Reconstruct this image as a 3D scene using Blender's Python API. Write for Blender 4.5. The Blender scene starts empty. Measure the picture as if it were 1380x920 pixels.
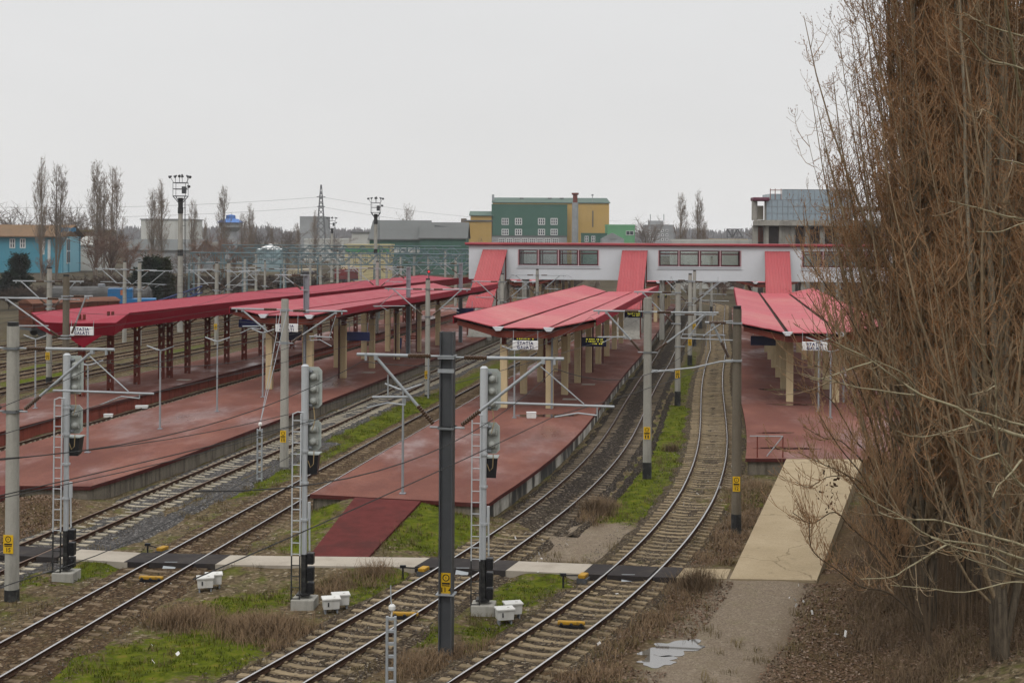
import bpy, bmesh, math, random
import numpy as np
from mathutils import Vector, Matrix, Euler
R = math.radians
random.seed(7); rng = np.random.default_rng(7)
SC = bpy.context.scene
COL = SC.collection

# ------------------------------------------------------------------ camera model
FPX, HOR, CAMZ, ROLL = 1900.0, 317.0, 11.1, 0.005      # focal length and horizon of the photograph, eye height in metres
def ground_at(px, py, z=0.0):
    """Where a point seen in the photograph lies when its height is known."""
    x = px - 690; xr = x + (py - HOR) * ROLL; yr = py - x * ROLL
    Y = FPX * (CAMZ - z) / (yr - HOR)
    return (xr * Y / FPX, Y)
def depth_at(px, py, Y):
    """Where a point seen in the photograph lies when its distance is known."""
    x = px - 690; xr = x + (py - HOR) * ROLL; yr = py - x * ROLL
    return (xr * Y / FPX, CAMZ - (yr - HOR) * Y / FPX)

# ------------------------------------------------------------------ mesh builder
class MB:
    def __init__(s): s.v = []; s.f = []
    def add(s, vs, fs):
        n = len(s.v); s.v.extend(tuple(map(float, p)) for p in vs)
        s.f.extend(tuple(i + n for i in f) for f in fs); return s
    def box(s, c, d, rz=0.0, tilt=None):
        hx, hy, hz = d[0] / 2, d[1] / 2, d[2] / 2
        m = Matrix.Rotation(rz, 3, 'Z')
        if tilt: m = m @ Euler(tilt).to_matrix()
        vs = [Vector(c) + m @ Vector((x * hx, y * hy, z * hz)) for x, y, z in
              ((-1,-1,-1),(1,-1,-1),(1,1,-1),(-1,1,-1),(-1,-1,1),(1,-1,1),(1,1,1),(-1,1,1))]
        return s.add(vs, [(0,3,2,1),(4,5,6,7),(0,1,5,4),(1,2,6,5),(2,3,7,6),(3,0,4,7)])
    def bevbox(s, c, d, b=0.02, rz=0.0):
        bm = bmesh.new(); bmesh.ops.create_cube(bm, size=1.0)
        for v in bm.verts: v.co = Vector((v.co.x * d[0], v.co.y * d[1], v.co.z * d[2]))
        bmesh.ops.bevel(bm, geom=bm.edges[:], offset=b, segments=2, affect='EDGES', profile=0.6)
        m = Matrix.Rotation(rz, 3, 'Z'); bm.verts.ensure_lookup_table()
        vs = [Vector(c) + m @ v.co for v in bm.verts]
        fs = [tuple(v.index for v in f.verts) for f in bm.faces]
        bm.free(); return s.add(vs, fs)
    def tube(s, pts, r, n=8, caps=True):
        P = [Vector(p) for p in pts]; k = len(P)
        rr = r if hasattr(r, '__len__') else [r] * k
        rings = []; up = None
        for i in range(k):
            t = (P[min(i + 1, k - 1)] - P[max(i - 1, 0)])
            t = t.normalized() if t.length > 1e-9 else Vector((0, 0, 1))
            if up is None:
                up = Vector((0, 0, 1)) if abs(t.z) < 0.9 else Vector((0, 1, 0))
            a = t.cross(up)
            if a.length < 1e-6: a = t.cross(Vector((1, 0, 0)))
            a.normalize(); b = a.cross(t).normalized(); up = b
            rings.append([P[i] + (a * math.cos(2 * math.pi * j / n) + b * math.sin(2 * math.pi * j / n)) * rr[i] for j in range(n)])
        vs = [p for g in rings for p in g]; fs = []
        for i in range(k - 1):
            for j in range(n):
                j2 = (j + 1) % n
                fs.append((i * n + j, i * n + j2, (i + 1) * n + j2, (i + 1) * n + j))
        if caps: fs.append(tuple(range(n - 1, -1, -1))); fs.append(tuple((k - 1) * n + j for j in range(n)))
        return s.add(vs, fs)
    def lathe(s, c, prof, n=16):
        vs = []; fs = []; k = len(prof)
        for r, z in prof:
            for j in range(n):
                a = 2 * math.pi * j / n
                vs.append((c[0] + r * math.cos(a), c[1] + r * math.sin(a), c[2] + z))
        for i in range(k - 1):
            for j in range(n):
                j2 = (j + 1) % n; fs.append((i * n + j, i * n + j2, (i + 1) * n + j2, (i + 1) * n + j))
        fs.append(tuple(range(n - 1, -1, -1))); fs.append(tuple((k - 1) * n + j for j in range(n)))
        return s.add(vs, fs)
    def prism(s, poly, z0, z1):
        """plan polygon (x, y[, ztop]) extruded; z1 may be None to use each point's own height"""
        n = len(poly)
        top = [(p[0], p[1], p[2] if len(p) > 2 else z1) for p in poly]
        bot = [(p[0], p[1], z0) for p in poly]
        return s.add(bot + top, [tuple(range(n - 1, -1, -1)), tuple(range(n, 2 * n))] +
                     [(i, (i + 1) % n, n + (i + 1) % n, n + i) for i in range(n)])
    def slab(s, quad, th):
        """a sheet through the given corners with thickness th downwards"""
        n = len(quad); lo = [(p[0], p[1], p[2] - th) for p in quad]
        return s.add(list(quad) + lo, [tuple(range(n)), tuple(range(2 * n - 1, n - 1, -1))] +
                     [(i, n + i, n + (i + 1) % n, (i + 1) % n) for i in range(n)])
    def vprism(s, poly, o, ax, th):
        """polygon (u, z) in the vertical plane through o along ax, thickness th to the back"""
        ax = Vector((ax[0], ax[1], 0)).normalized(); nb = Vector((-ax.y, ax.x, 0)) * th; n = len(poly)
        a = [Vector(o) + ax * u + Vector((0, 0, z)) for u, z in poly]; b = [p + nb for p in a]
        return s.add(a + b, [tuple(range(n)), tuple(range(2 * n - 1, n - 1, -1))] +
                     [(i, n + i, n + (i + 1) % n, (i + 1) % n) for i in range(n)])
    def ico(s, c, rad, sub=1, jit=0.0):
        bm = bmesh.new(); bmesh.ops.create_icosphere(bm, subdivisions=sub, radius=1)
        bm.verts.ensure_lookup_table()
        rad = rad if hasattr(rad, '__len__') else (rad,) * 3
        vs = []
        for v in bm.verts:
            k = 1 + random.uniform(-jit, jit)
            vs.append((c[0] + v.co.x * rad[0] * k, c[1] + v.co.y * rad[1] * k, c[2] + v.co.z * rad[2] * k))
        fs = [tuple(v.index for v in f.verts) for f in bm.faces]; bm.free(); return s.add(vs, fs)
    def mesh(s, name, off=(0, 0, 0), smooth=False):
        me = bpy.data.meshes.new(name)
        me.from_pydata([(p[0] - off[0], p[1] - off[1], p[2] - off[2]) for p in s.v], [], s.f)
        me.update()
        if smooth:
            me.polygons.foreach_set('use_smooth', [True] * len(me.polygons))
            try: me.set_sharp_from_angle(angle=R(38))
            except Exception: pass
        return me
    def build(s, name, mat, parent=None, world=True, smooth=False):
        """one mesh object; with a parent and world=True the vertices are world coordinates"""
        off = (0, 0, 0)
        if parent is not None and world: off = base_of(parent)
        o = bpy.data.objects.new(name, s.mesh(name, off, smooth)); COL.objects.link(o)
        o.data.materials.append(mat)
        if parent is not None: o.parent = parent
        return o

def base_of(o):
    p = Vector((0, 0, 0))
    while o is not None: p += o.location; o = o.parent
    return p
def npmesh(name, V, F, mat, parent=None, smooth=False, world=True):
    """bulk triangles/quads from numpy"""
    V = np.asarray(V, np.float32); F = np.asarray(F, np.int32)
    if parent is not None and world: V = V - np.array(base_of(parent), np.float32)
    me = bpy.data.meshes.new(name); k = F.shape[1]
    me.vertices.add(len(V)); me.vertices.foreach_set('co', V.ravel())
    me.loops.add(F.size); me.loops.foreach_set('vertex_index', F.ravel())
    me.polygons.add(len(F)); me.polygons.foreach_set('loop_start', np.arange(0, F.size, k, dtype=np.int32))
    me.polygons.foreach_set('loop_total', np.full(len(F), k, np.int32))
    if smooth: me.polygons.foreach_set('use_smooth', np.ones(len(F), bool))
    me.update(calc_edges=True); me.validate()
    o = bpy.data.objects.new(name, me); COL.objects.link(o); me.materials.append(mat)
    if parent is not None: o.parent = parent
    return o
def tag(o, label=None, cat=None, group=None, kind=None):
    if label: o['label'] = label
    if cat: o['category'] = cat
    if group: o['group'] = group
    if kind: o['kind'] = kind
    return o
def thing(name, loc, label=None, cat=None, group=None, rz=0.0):
    o = bpy.data.objects.new(name, None); COL.objects.link(o)
    o.location = loc if len(loc) == 3 else (loc[0], loc[1], 0)
    o.rotation_euler = (0, 0, rz); o.empty_display_size = 0.3
    return tag(o, label, cat, group)
def copy_tree(o, parent=None):
    c = o.copy(); COL.objects.link(c)
    if parent is not None: c.parent = parent
    for ch in list(o.children): copy_tree(ch, c)
    return c
def text_mesh(body, size, extrude=0.004, align='CENTER', bold=0.0, spacing=1.0):
    cu = bpy.data.curves.new('txt', 'FONT'); cu.body = body; cu.size = size; cu.extrude = extrude
    cu.align_x = align; cu.align_y = 'CENTER'; cu.offset = bold; cu.space_character = spacing; cu.resolution_u = 3
    ob = bpy.data.objects.new('txt', cu); COL.objects.link(ob)
    dg = bpy.context.evaluated_depsgraph_get(); dg.update()
    me = ob.evaluated_get(dg).to_mesh()
    V = [tuple(v.co) for v in me.vertices]; F = [tuple(p.vertices) for p in me.polygons]
    bpy.data.objects.remove(ob); bpy.data.curves.remove(cu)
    return V, F
def add_text(mb, body, size, c, rz=0.0, **k):
    """text standing upright, facing -Y before the turn rz"""
    V, F = text_mesh(body, size, **k); m = Matrix.Rotation(rz, 3, 'Z')
    mb.add([Vector(c) + m @ Vector((x, -z, y)) for x, y, z in V], F); return mb

# ------------------------------------------------------------------ materials
MATS = {}
def nodes(name):
    m = bpy.data.materials.new(name); m.use_nodes = True; nt = m.node_tree
    return m, nt, nt.nodes['Principled BSDF']
def N(nt, typ, **k):
    n = nt.nodes.new(typ)
    for a, b in k.items():
        if a == 'ins':
            for i, v in b.items(): n.inputs[i].default_value = v
        else: setattr(n, a, b)
    return n
def ramp(nt, fac, stops):
    r = nt.nodes.new('ShaderNodeValToRGB'); e = r.color_ramp.elements
    while len(e) < len(stops): e.new(0.5)
    for i, (p, c) in enumerate(stops):
        e[i].position = p; e[i].color = (c[0], c[1], c[2], 1) if hasattr(c, '__len__') else (c, c, c, 1)
    nt.links.new(fac, r.inputs[0]); return r.outputs[0]
def mix(nt, fac, a, b, mode='MIX'):
    n = nt.nodes.new('ShaderNodeMix'); n.data_type = 'RGBA'; n.blend_type = mode
    for sock, val in ((n.inputs[0], fac), (n.inputs[6], a), (n.inputs[7], b)):
        if hasattr(val, 'links'): nt.links.new(val, sock)
        elif hasattr(val, '__len__'): sock.default_value = (val[0], val[1], val[2], 1)
        else: sock.default_value = val
    return n.outputs[2]
def noise(nt, scale, detail=4, rough=0.55, coord=None, stretch=None):
    if coord is None: coord = N(nt, 'ShaderNodeTexCoord').outputs['Object']
    if stretch:
        mp = N(nt, 'ShaderNodeMapping'); mp.inputs['Scale'].default_value = stretch
        nt.links.new(coord, mp.inputs[0]); coord = mp.outputs[0]
    n = N(nt, 'ShaderNodeTexNoise', ins={'Scale': scale, 'Detail': detail, 'Roughness': rough})
    nt.links.new(coord, n.inputs['Vector']); return n.outputs['Fac']
def bump(nt, bs, h, strength=0.3, dist=0.02):
    b = N(nt, 'ShaderNodeBump', ins={'Strength': strength, 'Distance': dist})
    nt.links.new(h, b.inputs['Height']); nt.links.new(b.outputs[0], bs.inputs['Normal'])
def sc(c, k): return tuple(min(1, x * k) for x in c)
def mat(name, col, rough=0.7, metal=0.0, var=0.18, scale=1.5, dirt=None, dirt_amt=0.35, dirt_scale=0.8, bmp=0.0, bmp_scale=20,
        streak=False, inst=0.08, spec=0.22, seam=None):
    """painted / cast surface: two noise scales of tone, dirt patches of their own colour, light relief"""
    if name in MATS: return MATS[name]
    m, nt, bs = nodes(name)
    n1 = noise(nt, scale, 5, 0.6); n2 = noise(nt, scale * 9, 3, 0.6)
    c = ramp(nt, n1, [(0.25, sc(col, 1 - var)), (0.75, sc(col, 1 + var))])
    c = mix(nt, 0.35, c, ramp(nt, n2, [(0.3, sc(col, 1 - var * 1.3)), (0.7, sc(col, 1 + var * 1.2))]))
    if dirt:
        n3 = noise(nt, dirt_scale, 6, 0.65, stretch=(3, 3, 0.35) if streak else None)
        f = ramp(nt, n3, [(0.48, 0.0), (0.72, dirt_amt)])
        c = mix(nt, f, c, dirt)
    if seam:                                                         # standing seams: (x, y) direction and spacing
        sp = N(nt, 'ShaderNodeSeparateXYZ'); nt.links.new(N(nt, 'ShaderNodeTexCoord').outputs['Object'], sp.inputs[0])
        ma = N(nt, 'ShaderNodeMath', operation='MULTIPLY', ins={1: seam[0] / seam[2]}); nt.links.new(sp.outputs[0], ma.inputs[0])
        mb_ = N(nt, 'ShaderNodeMath', operation='MULTIPLY_ADD', ins={1: seam[1] / seam[2]}); nt.links.new(sp.outputs[1], mb_.inputs[0]); nt.links.new(ma.outputs[0], mb_.inputs[2])
        fr = N(nt, 'ShaderNodeMath', operation='FRACT'); nt.links.new(mb_.outputs[0], fr.inputs[0])
        c = mix(nt, ramp(nt, fr.outputs[0], [(0.0, 0.42), (0.05, 0.30), (0.10, 0.0), (0.93, 0.0), (1.0, 0.42)]), c, sc(col, 0.45))
        fl = N(nt, 'ShaderNodeMath', operation='FLOOR'); nt.links.new(mb_.outputs[0], fl.inputs[0]); wn = N(nt, 'ShaderNodeTexWhiteNoise', noise_dimensions='1D'); nt.links.new(fl.outputs[0], wn.inputs['W'])
        c = mix(nt, ramp(nt, wn.outputs['Value'], [(0.0, 0.0), (1.0, 0.22)]), c, sc(col, 1.35))
    if inst:
        oi = N(nt, 'ShaderNodeObjectInfo')
        hv = N(nt, 'ShaderNodeHueSaturation')
        mr = N(nt, 'ShaderNodeMapRange', ins={'To Min': 1 - inst, 'To Max': 1 + inst})
        nt.links.new(oi.outputs['Random'], mr.inputs[0]); nt.links.new(mr.outputs[0], hv.inputs['Value'])
        nt.links.new(c, hv.inputs['Color']); c = hv.outputs[0]
    nt.links.new(c, bs.inputs['Base Color'])
    bs.inputs['Metallic'].default_value = metal; bs.inputs['Specular IOR Level'].default_value = 0.03 if rough >= 0.7 else spec
    rr = N(nt, 'ShaderNodeMapRange', ins={'To Min': max(0.05, rough - 0.12), 'To Max': min(1, rough + 0.12)})
    nt.links.new(n2, rr.inputs[0]); nt.links.new(rr.outputs[0], bs.inputs['Roughness'])
    if bmp: bump(nt, bs, noise(nt, bmp_scale, 4), bmp)
    MATS[name] = m; return m

CONC = mat('pole concrete', (0.37, 0.355, 0.31), 0.85, var=0.12, dirt=(0.12, 0.115, 0.10), dirt_amt=0.55, dirt_scale=1.2, streak=True, bmp=0.25)
CONC_BROWN = mat('weathered pole concrete', (0.17, 0.145, 0.11), 0.88, var=0.15, dirt=(0.07, 0.06, 0.045), dirt_amt=0.6, streak=True, bmp=0.25)
CONC_WALL = mat('platform wall concrete', (0.22, 0.19, 0.15), 0.9, var=0.3, dirt=(0.04, 0.034, 0.026), dirt_amt=0.95, dirt_scale=0.9, streak=True, bmp=0.35, bmp_scale=8)
BLACK_PAINT = mat('black base paint', (0.022, 0.022, 0.022), 0.6, dirt=(0.16, 0.155, 0.14), dirt_amt=0.5, dirt_scale=4)
STEEL_DARK = mat('dark grey mast steel', (0.075, 0.079, 0.084), 0.5, metal=0.1, dirt=(0.13, 0.13, 0.13), dirt_amt=0.5, streak=True)
GALV = mat('galvanised tube', (0.34, 0.36, 0.37), 0.5, metal=0.2, var=0.12, dirt=(0.2, 0.19, 0.18), dirt_amt=0.4, dirt_scale=3)
GREYSTEEL = mat('grey painted steel', (0.24, 0.255, 0.275), 0.5, var=0.1)
INSUL = mat('brown glazed insulator', (0.085, 0.05, 0.03), 0.25, var=0.15)
PORCELAIN = mat('white porcelain', (0.75, 0.74, 0.70), 0.3, var=0.05)
YELLOW = mat('yellow plate enamel', (0.72, 0.44, 0.012), 0.5, var=0.08, dirt=(0.3, 0.19, 0.03), dirt_amt=0.4, dirt_scale=9)
INK = mat('black sign ink', (0.018, 0.016, 0.012), 0.6, var=0.05)
NAVY_INK = mat('navy sign ink', (0.02, 0.018, 0.10), 0.55, var=0.05)
SIGNWHITE = mat('white sign enamel', (0.78, 0.78, 0.76), 0.4, var=0.04, dirt=(0.5, 0.48, 0.44), dirt_amt=0.4)
ROOF = mat('raspberry sheet roofing', (0.42, 0.085, 0.098), 0.42, var=0.12, scale=0.25, dirt=(0.46, 0.18, 0.155), dirt_amt=0.95, dirt_scale=0.13, inst=0.05, spec=0.03, seam=(.16, .987, 1.1))
ROOF_B = mat('faded crimson sheet roofing', (0.32, 0.042, 0.058), 0.42, var=0.12, scale=0.25, dirt=(0.37, 0.085, 0.088), dirt_amt=0.8, dirt_scale=0.2, inst=0.05, spec=0.03, seam=(.16, .987, 1.1))
ROOF_S = mat('rose ribbed stair roofing', (0.41, 0.098, 0.105), 0.45, var=0.08, scale=0.25, dirt=(0.43, 0.14, 0.135), dirt_amt=0.6, dirt_scale=0.2, inst=0.03, spec=0.03, seam=(.9925, -.122, .31))
ROOF_DEEP = mat('crimson sheet cladding', (0.27, 0.012, 0.028), 0.5, var=0.08, scale=0.4, inst=0.0, spec=0.05)
BROWNSTEEL = mat('red brown steelwork', (0.17, 0.045, 0.032), 0.7, var=0.2, dirt=(0.05, 0.025, 0.02), dirt_amt=0.5)
SOFFIT = mat('dark canopy lining', (0.05, 0.035, 0.028), 0.85, var=0.2)
CREAM = mat('cream column render', (0.62, 0.49, 0.295), 0.8, var=0.08, dirt=(0.36, 0.27, 0.16), dirt_amt=0.5, dirt_scale=0.7, streak=True, inst=0.06)
PIPE_RED = mat('oxide red pipe', (0.09, 0.016, 0.014), 0.5)
PANEL_GREY = mat('pale bridge panel', (0.66, 0.68, 0.70), 0.7, var=0.03, scale=0.3, dirt=(0.46, 0.47, 0.48), dirt_amt=0.3, dirt_scale=0.3, inst=0.0)
NAVY = mat('navy display case', (0.008, 0.012, 0.055), 0.35, var=0.1)
SIGWHITE = mat('signal white paint', (0.50, 0.52, 0.53), 0.45, var=0.06, dirt=(0.36, 0.35, 0.32), dirt_amt=0.4, streak=True)
SIGGREY = mat('signal board grey', (0.36, 0.39, 0.36), 0.55, var=0.07, dirt=(0.25, 0.26, 0.23), dirt_amt=0.5)
SIGCASE = mat('lamp housing grey', (0.33, 0.34, 0.31), 0.4, var=0.15)
BOXWHITE = mat('relay box white', (0.62, 0.61, 0.57), 0.5, var=0.04, dirt=(0.36, 0.33, 0.27), dirt_amt=0.4, streak=True)
BLACK = mat('black casing', (0.016, 0.016, 0.018), 0.4)
CABLE = mat('wire', (0.02, 0.019, 0.018), 0.6, inst=0)
TEAL = mat('teal gantry paint', (0.12, 0.18, 0.195), 0.55, var=0.15, dirt=(0.12, 0.09, 0.07), dirt_amt=0.5)
RUBBER = mat('rubber crossing panel', (0.04, 0.035, 0.034), 0.75, var=0.25, dirt=(0.09, 0.075, 0.06), dirt_amt=0.5, dirt_scale=2, bmp=0.3)
TRACKYEL = mat('yellow track paint', (0.42, 0.23, 0.015), 0.65, var=0.2, dirt=(0.06, 0.045, 0.025), dirt_amt=0.95, dirt_scale=5)
WOODWHITE = mat('white scrap', (0.72, 0.71, 0.68), 0.7)
HAZE = 0.00012
# ================================================================== TRACK LINES
def catmull(pts, step=1.0):
    P = [np.array(p, float) for p in pts]; P = [2 * P[0] - P[1]] + P + [2 * P[-1] - P[-2]]; out = []
    for i in range(1, len(P) - 2):
        n = max(2, int(np.linalg.norm(P[i + 1] - P[i]) / step))
        for j in range(n):
            t = j / n; a, b, c, d = P[i - 1], P[i], P[i + 1], P[i + 2]
            out.append(0.5 * (2 * b + (c - a) * t + (2 * a - 5 * b + 4 * c - d) * t * t + (3 * b - a - 3 * c + d) * t ** 3))
    out.append(P[-2]); return np.array(out)
def offset(line, d):
    t = np.gradient(line, axis=0); t /= np.linalg.norm(t, axis=1)[:, None]
    return line + np.stack([t[:, 1], -t[:, 0]], 1) * d
LINES = {
 'A': [(-21.5, 24), (-17.3, 45), (-15.81, 53), (-14.35, 61), (-12.92, 69), (-11.52, 77), (-10.15, 85), (-8.82, 93), (-7.52, 101), (-4.7, 118), (0.4, 150), (13.6, 235)],
 'B': [(-15.1, 24), (-13.42, 34), (-10.74, 50), (-8.04, 66), (-5.33, 82), (-2.61, 98), (-1.24, 106), (6.2, 150), (20, 235)],
 'C': [(-9.7, 24), (-5.95, 34), (-3.06, 42), (-0.41, 50), (1.89, 58), (3.79, 66), (5.35, 74), (6.66, 82), (7.85, 90), (9.08, 98), (10.32, 106), (11.63, 114), (12.95, 122), (16.6, 146), (29.6, 232)],
 'D': [(-5.4, 24), (-0.87, 34), (2.56, 42), (5.32, 50), (7.5, 58), (9.2, 66), (10.59, 74), (11.77, 82), (12.87, 90), (13.97, 98), (15.13, 106), (16.35, 114), (17.64, 122), (18.95, 130), (20.24, 138), (23.6, 162), (31.6, 214), (33.2, 226), (32.2, 236), (28, 246)],
 'P': [(-31.6, 33), (-24.9, 73), (-20.2, 101), (-12.0, 150), (2.3, 235)],
 'Q': [(-40.5, 40), (-31.8, 90), (-21.3, 150), (-6.4, 235), (5, 300)],
}
for i, k in enumerate('RSTUV'):
    d = 5.0 * (i + 1)
    LINES[k] = [(-31.8 - d - 0.175 * 40, 50), (-31.8 - d, 90), (-21.3 - d, 150), (-6.4 - d, 235), (25 - d, 420)]
LINES = {k: catmull(v) for k, v in LINES.items()}
def x_on(k, y, off=0.0):
    L = offset(LINES[k], off) if off else LINES[k]
    o = L[:, 1].argsort(); return float(np.interp(y, L[o, 1], L[o, 0]))
def poly_edge(k, off, y0, y1, n=60):
    L = offset(LINES[k], off); m = (L[:, 1] >= y0 - 3) & (L[:, 1] <= y1 + 3); L = L[m]; L = L[L[:, 1].argsort()]
    ys = np.linspace(y0, y1, n); return [(float(np.interp(y, L[:, 1], L[:, 0])), float(y)) for y in ys]

# ================================================================== GROUND
from mathutils import noise as mn
def smooth(a, b, x): t = np.clip((x - a) / (b - a), 0, 1); return t * t * (3 - 2 * t)
BUMPS = [(-2.2, 53.3, 0.52, 1.7), (-7.0, 54.0, 0.34, 1.5), (-18.8, 56.3, 0.55, 2.2), (-22.5, 55.5, 0.3, 2.0), (11.6, 60, 0.25, 2.5)]
def height(x, y):
    x = np.asarray(x, float); y = np.asarray(y, float)
    z = -0.03 + 0.035 * np.sin(x * 0.9 + 1.3 * np.sin(y * 0.37)) * np.cos(y * 0.71 + x * 0.23) + 0.02 * np.sin(x * 2.7 + y * 1.9)
    for bx, by, h, r in BUMPS: z = z + h * np.exp(-((x - bx) ** 2 + (y - by) ** 2) / (r * r))
    edge = 9.9 + (y - 45) * 0.27 + np.where(y < 45, (45 - y) * 0.12, 0)         # foot of the bank beside the path and ramp
    z = z + 1.3 * smooth(0.2, 6.0, x - edge) * smooth(75, 62, y)
    for (bx, by), r in ((ground_at(908, 872), 2.0), (ground_at(887, 889), 1.4)): w = np.exp(-(((x - bx) ** 2 + (y - by) ** 2) / (r * r)) ** 2); z = z * (1 - w) - .03 * w
    yc = np.interp(x, [-24, -15, -8.6, 0, 5.4, 10.5], [49.2, 48.05, 47.2, 46.6, 45.8, 44.9])
    off = np.full(np.shape(x), 9.0)
    for k in 'ABCD':
        L = LINES[k]; o = L[:, 1].argsort(); off = np.minimum(off, np.abs(x - np.interp(y, L[o, 1], L[o, 0])))
    z = z + 0.17 * np.exp(-(np.maximum(0, np.abs(y - yc) - .5) / 1.1) ** 2) * smooth(1.7, 2.3, off) * (x < 11)
    zr = 0.17 + np.clip(y - 47.7, 0, 7.6) * .0757; ra = np.maximum(0, np.maximum(-6.85 + (y - 47.7) * .09 - x, x + 4.85 - (y - 47.7) * .18))     # soil banked against the red ramp
    wr = np.exp(-(ra / 1.3) ** 2) * smooth(47.2, 48.6, y) * (y < 55.9) * smooth(1.75, 2.4, off); z = np.where(wr > .02, np.maximum(z, (zr - .07) * wr + z * (1 - wr)), z)
    near = (np.abs(x) < 60) & (y < 260)
    return np.where(near, z, -0.1)
def axis(lo, hi, d, far_lo, far_hi):
    a = list(np.arange(lo, hi + d, d)); s = d; v = a[-1]
    while v < far_hi: s *= 1.16; v += s; a.append(v)
    s = d; v = a[0]; pre = []
    while v > far_lo: s *= 1.16; v -= s; pre.append(v)
    return np.array(pre[::-1] + a)
GX = axis(-30, 22, 0.26, -3000, 3000); GY = axis(28, 100, 0.26, -60, 3050)
XX, YY = np.meshgrid(GX, GY)
ZZ = height(XX, YY)
# moss, dirt and gravel patches: outlines measured on the photograph, laid on the ground
MOSS = [
 [(290,672),(345,642),(372,628),(402,622),(402,640),(372,652),(340,668)], [(385,606),(470,575),(560,535),(592,527),(592,548),(520,585),(430,625),(395,625)],
 [(600,520),(660,492),(720,465),(700,482),(645,512),(610,535)],
 [(421,690),(480,679),(450,712),(418,745),(390,742)], [(560,684),(638,690),(645,725),(600,748),(500,747)],
 [(470,780),(560,768),(600,772),(560,800),(500,818),(468,812)], [(655,792),(690,780),(772,772),(770,790),(700,822),(655,815)], [(630,828),(690,842),(690,866),(620,862)],
 [(140,872),(230,850),(330,835),(365,868),(320,905),(200,925),(60,925)], [(265,812),(350,798),(400,790),(390,812),(300,830)], [(560,850),(612,838),(612,862),(560,872)],
 [(800,703),(838,655),(872,608),(900,545),(938,545),(936,590),(912,645),(880,695),(850,706)], [(905,520),(918,500),(930,470),(940,470),(932,520),(920,545)], [(945,440),(950,420),(962,420),(955,445)],
 [(960,690),(1005,665),(1042,655),(1030,680),(985,695)], [(20,668),(55,650),(62,668),(40,690)], [(90,765),(170,755),(175,770),(95,785)], [(10,760),(60,778),(75,790),(20,790)],
 [(440,862),(530,832),(560,850),(500,890)], [(612,852),(690,838),(722,850),(640,890)], [(40,905),(120,872),(200,880),(150,930)],
 [(790,505),(800,498),(812,505),(800,515)], [(355,740),(400,735),(420,752),(380,748)],
 [(0,500),(60,490),(110,500),(60,520),(0,525)], [(190,475),(240,462),(300,440),(330,440),(250,480)], [(20,520),(75,505),(130,500),(60,530)]]
BARE = [ # pale gravel and trodden path
 [(845,925),(885,880),(942,800),(975,779),(1095,782),(1110,800),(1085,850),(1050,925),(840,930)], [(700,760),(745,705),(830,700),(905,735),(890,755),(800,757)]]
LEAF = [ # dead grass and leaf litter
 [(0,665),(50,655),(110,690),(60,730),(0,738)],
 [(640,920),(740,860),(830,815),(905,780),(965,782),(905,832),(848,895),(830,930)], [(1095,782),(1130,700),(1200,650),(1400,650),(1400,930),(1010,930),(1060,860)],
 [(195,830),(280,815),(330,830),(420,835),(430,870),(360,880),(250,850)], [(400,790),(500,772),(520,790),(430,800)], [(780,700),(800,672),(830,672),(835,695),(800,710)],
 [(540,880),(700,860),(700,900),(520,915)], [(960,690),(1000,640),(1045,660),(990,760),(930,762)]]
def patch_mask(polys, soft, X, Y, seed):
    out = np.zeros(X.shape)
    for pl in polys:
        P = np.array([ground_at(px, py, 0.0) for px, py in pl])
        lo = P.min(0) - soft; hi = P.max(0) + soft
        sel = (X > lo[0]) & (X < hi[0]) & (Y > lo[1]) & (Y < hi[1])
        if not sel.any(): continue
        qx, qy = X[sel], Y[sel]; inside = np.zeros(qx.shape, bool); dist = np.full(qx.shape, 1e9)
        for a, b in zip(P, np.roll(P, -1, 0)):
            c = ((a[1] > qy) != (b[1] > qy)) & (qx < (b[0] - a[0]) * (qy - a[1]) / (b[1] - a[1] + 1e-12) + a[0]); inside ^= c
            e = b - a; t = np.clip(((qx - a[0]) * e[0] + (qy - a[1]) * e[1]) / (e @ e), 0, 1)
            dist = np.minimum(dist, np.hypot(qx - a[0] - t * e[0], qy - a[1] - t * e[1]))
        sd = np.where(inside, dist, -dist)
        out[sel] = np.maximum(out[sel], smooth(-soft, soft, sd))
    return out
M_MOSS = patch_mask(MOSS, 0.85, XX, YY, 1); M_BARE = patch_mask(BARE, 0.5, XX, YY, 2); M_LEAF = patch_mask(LEAF, 0.7, XX, YY, 3)

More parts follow.
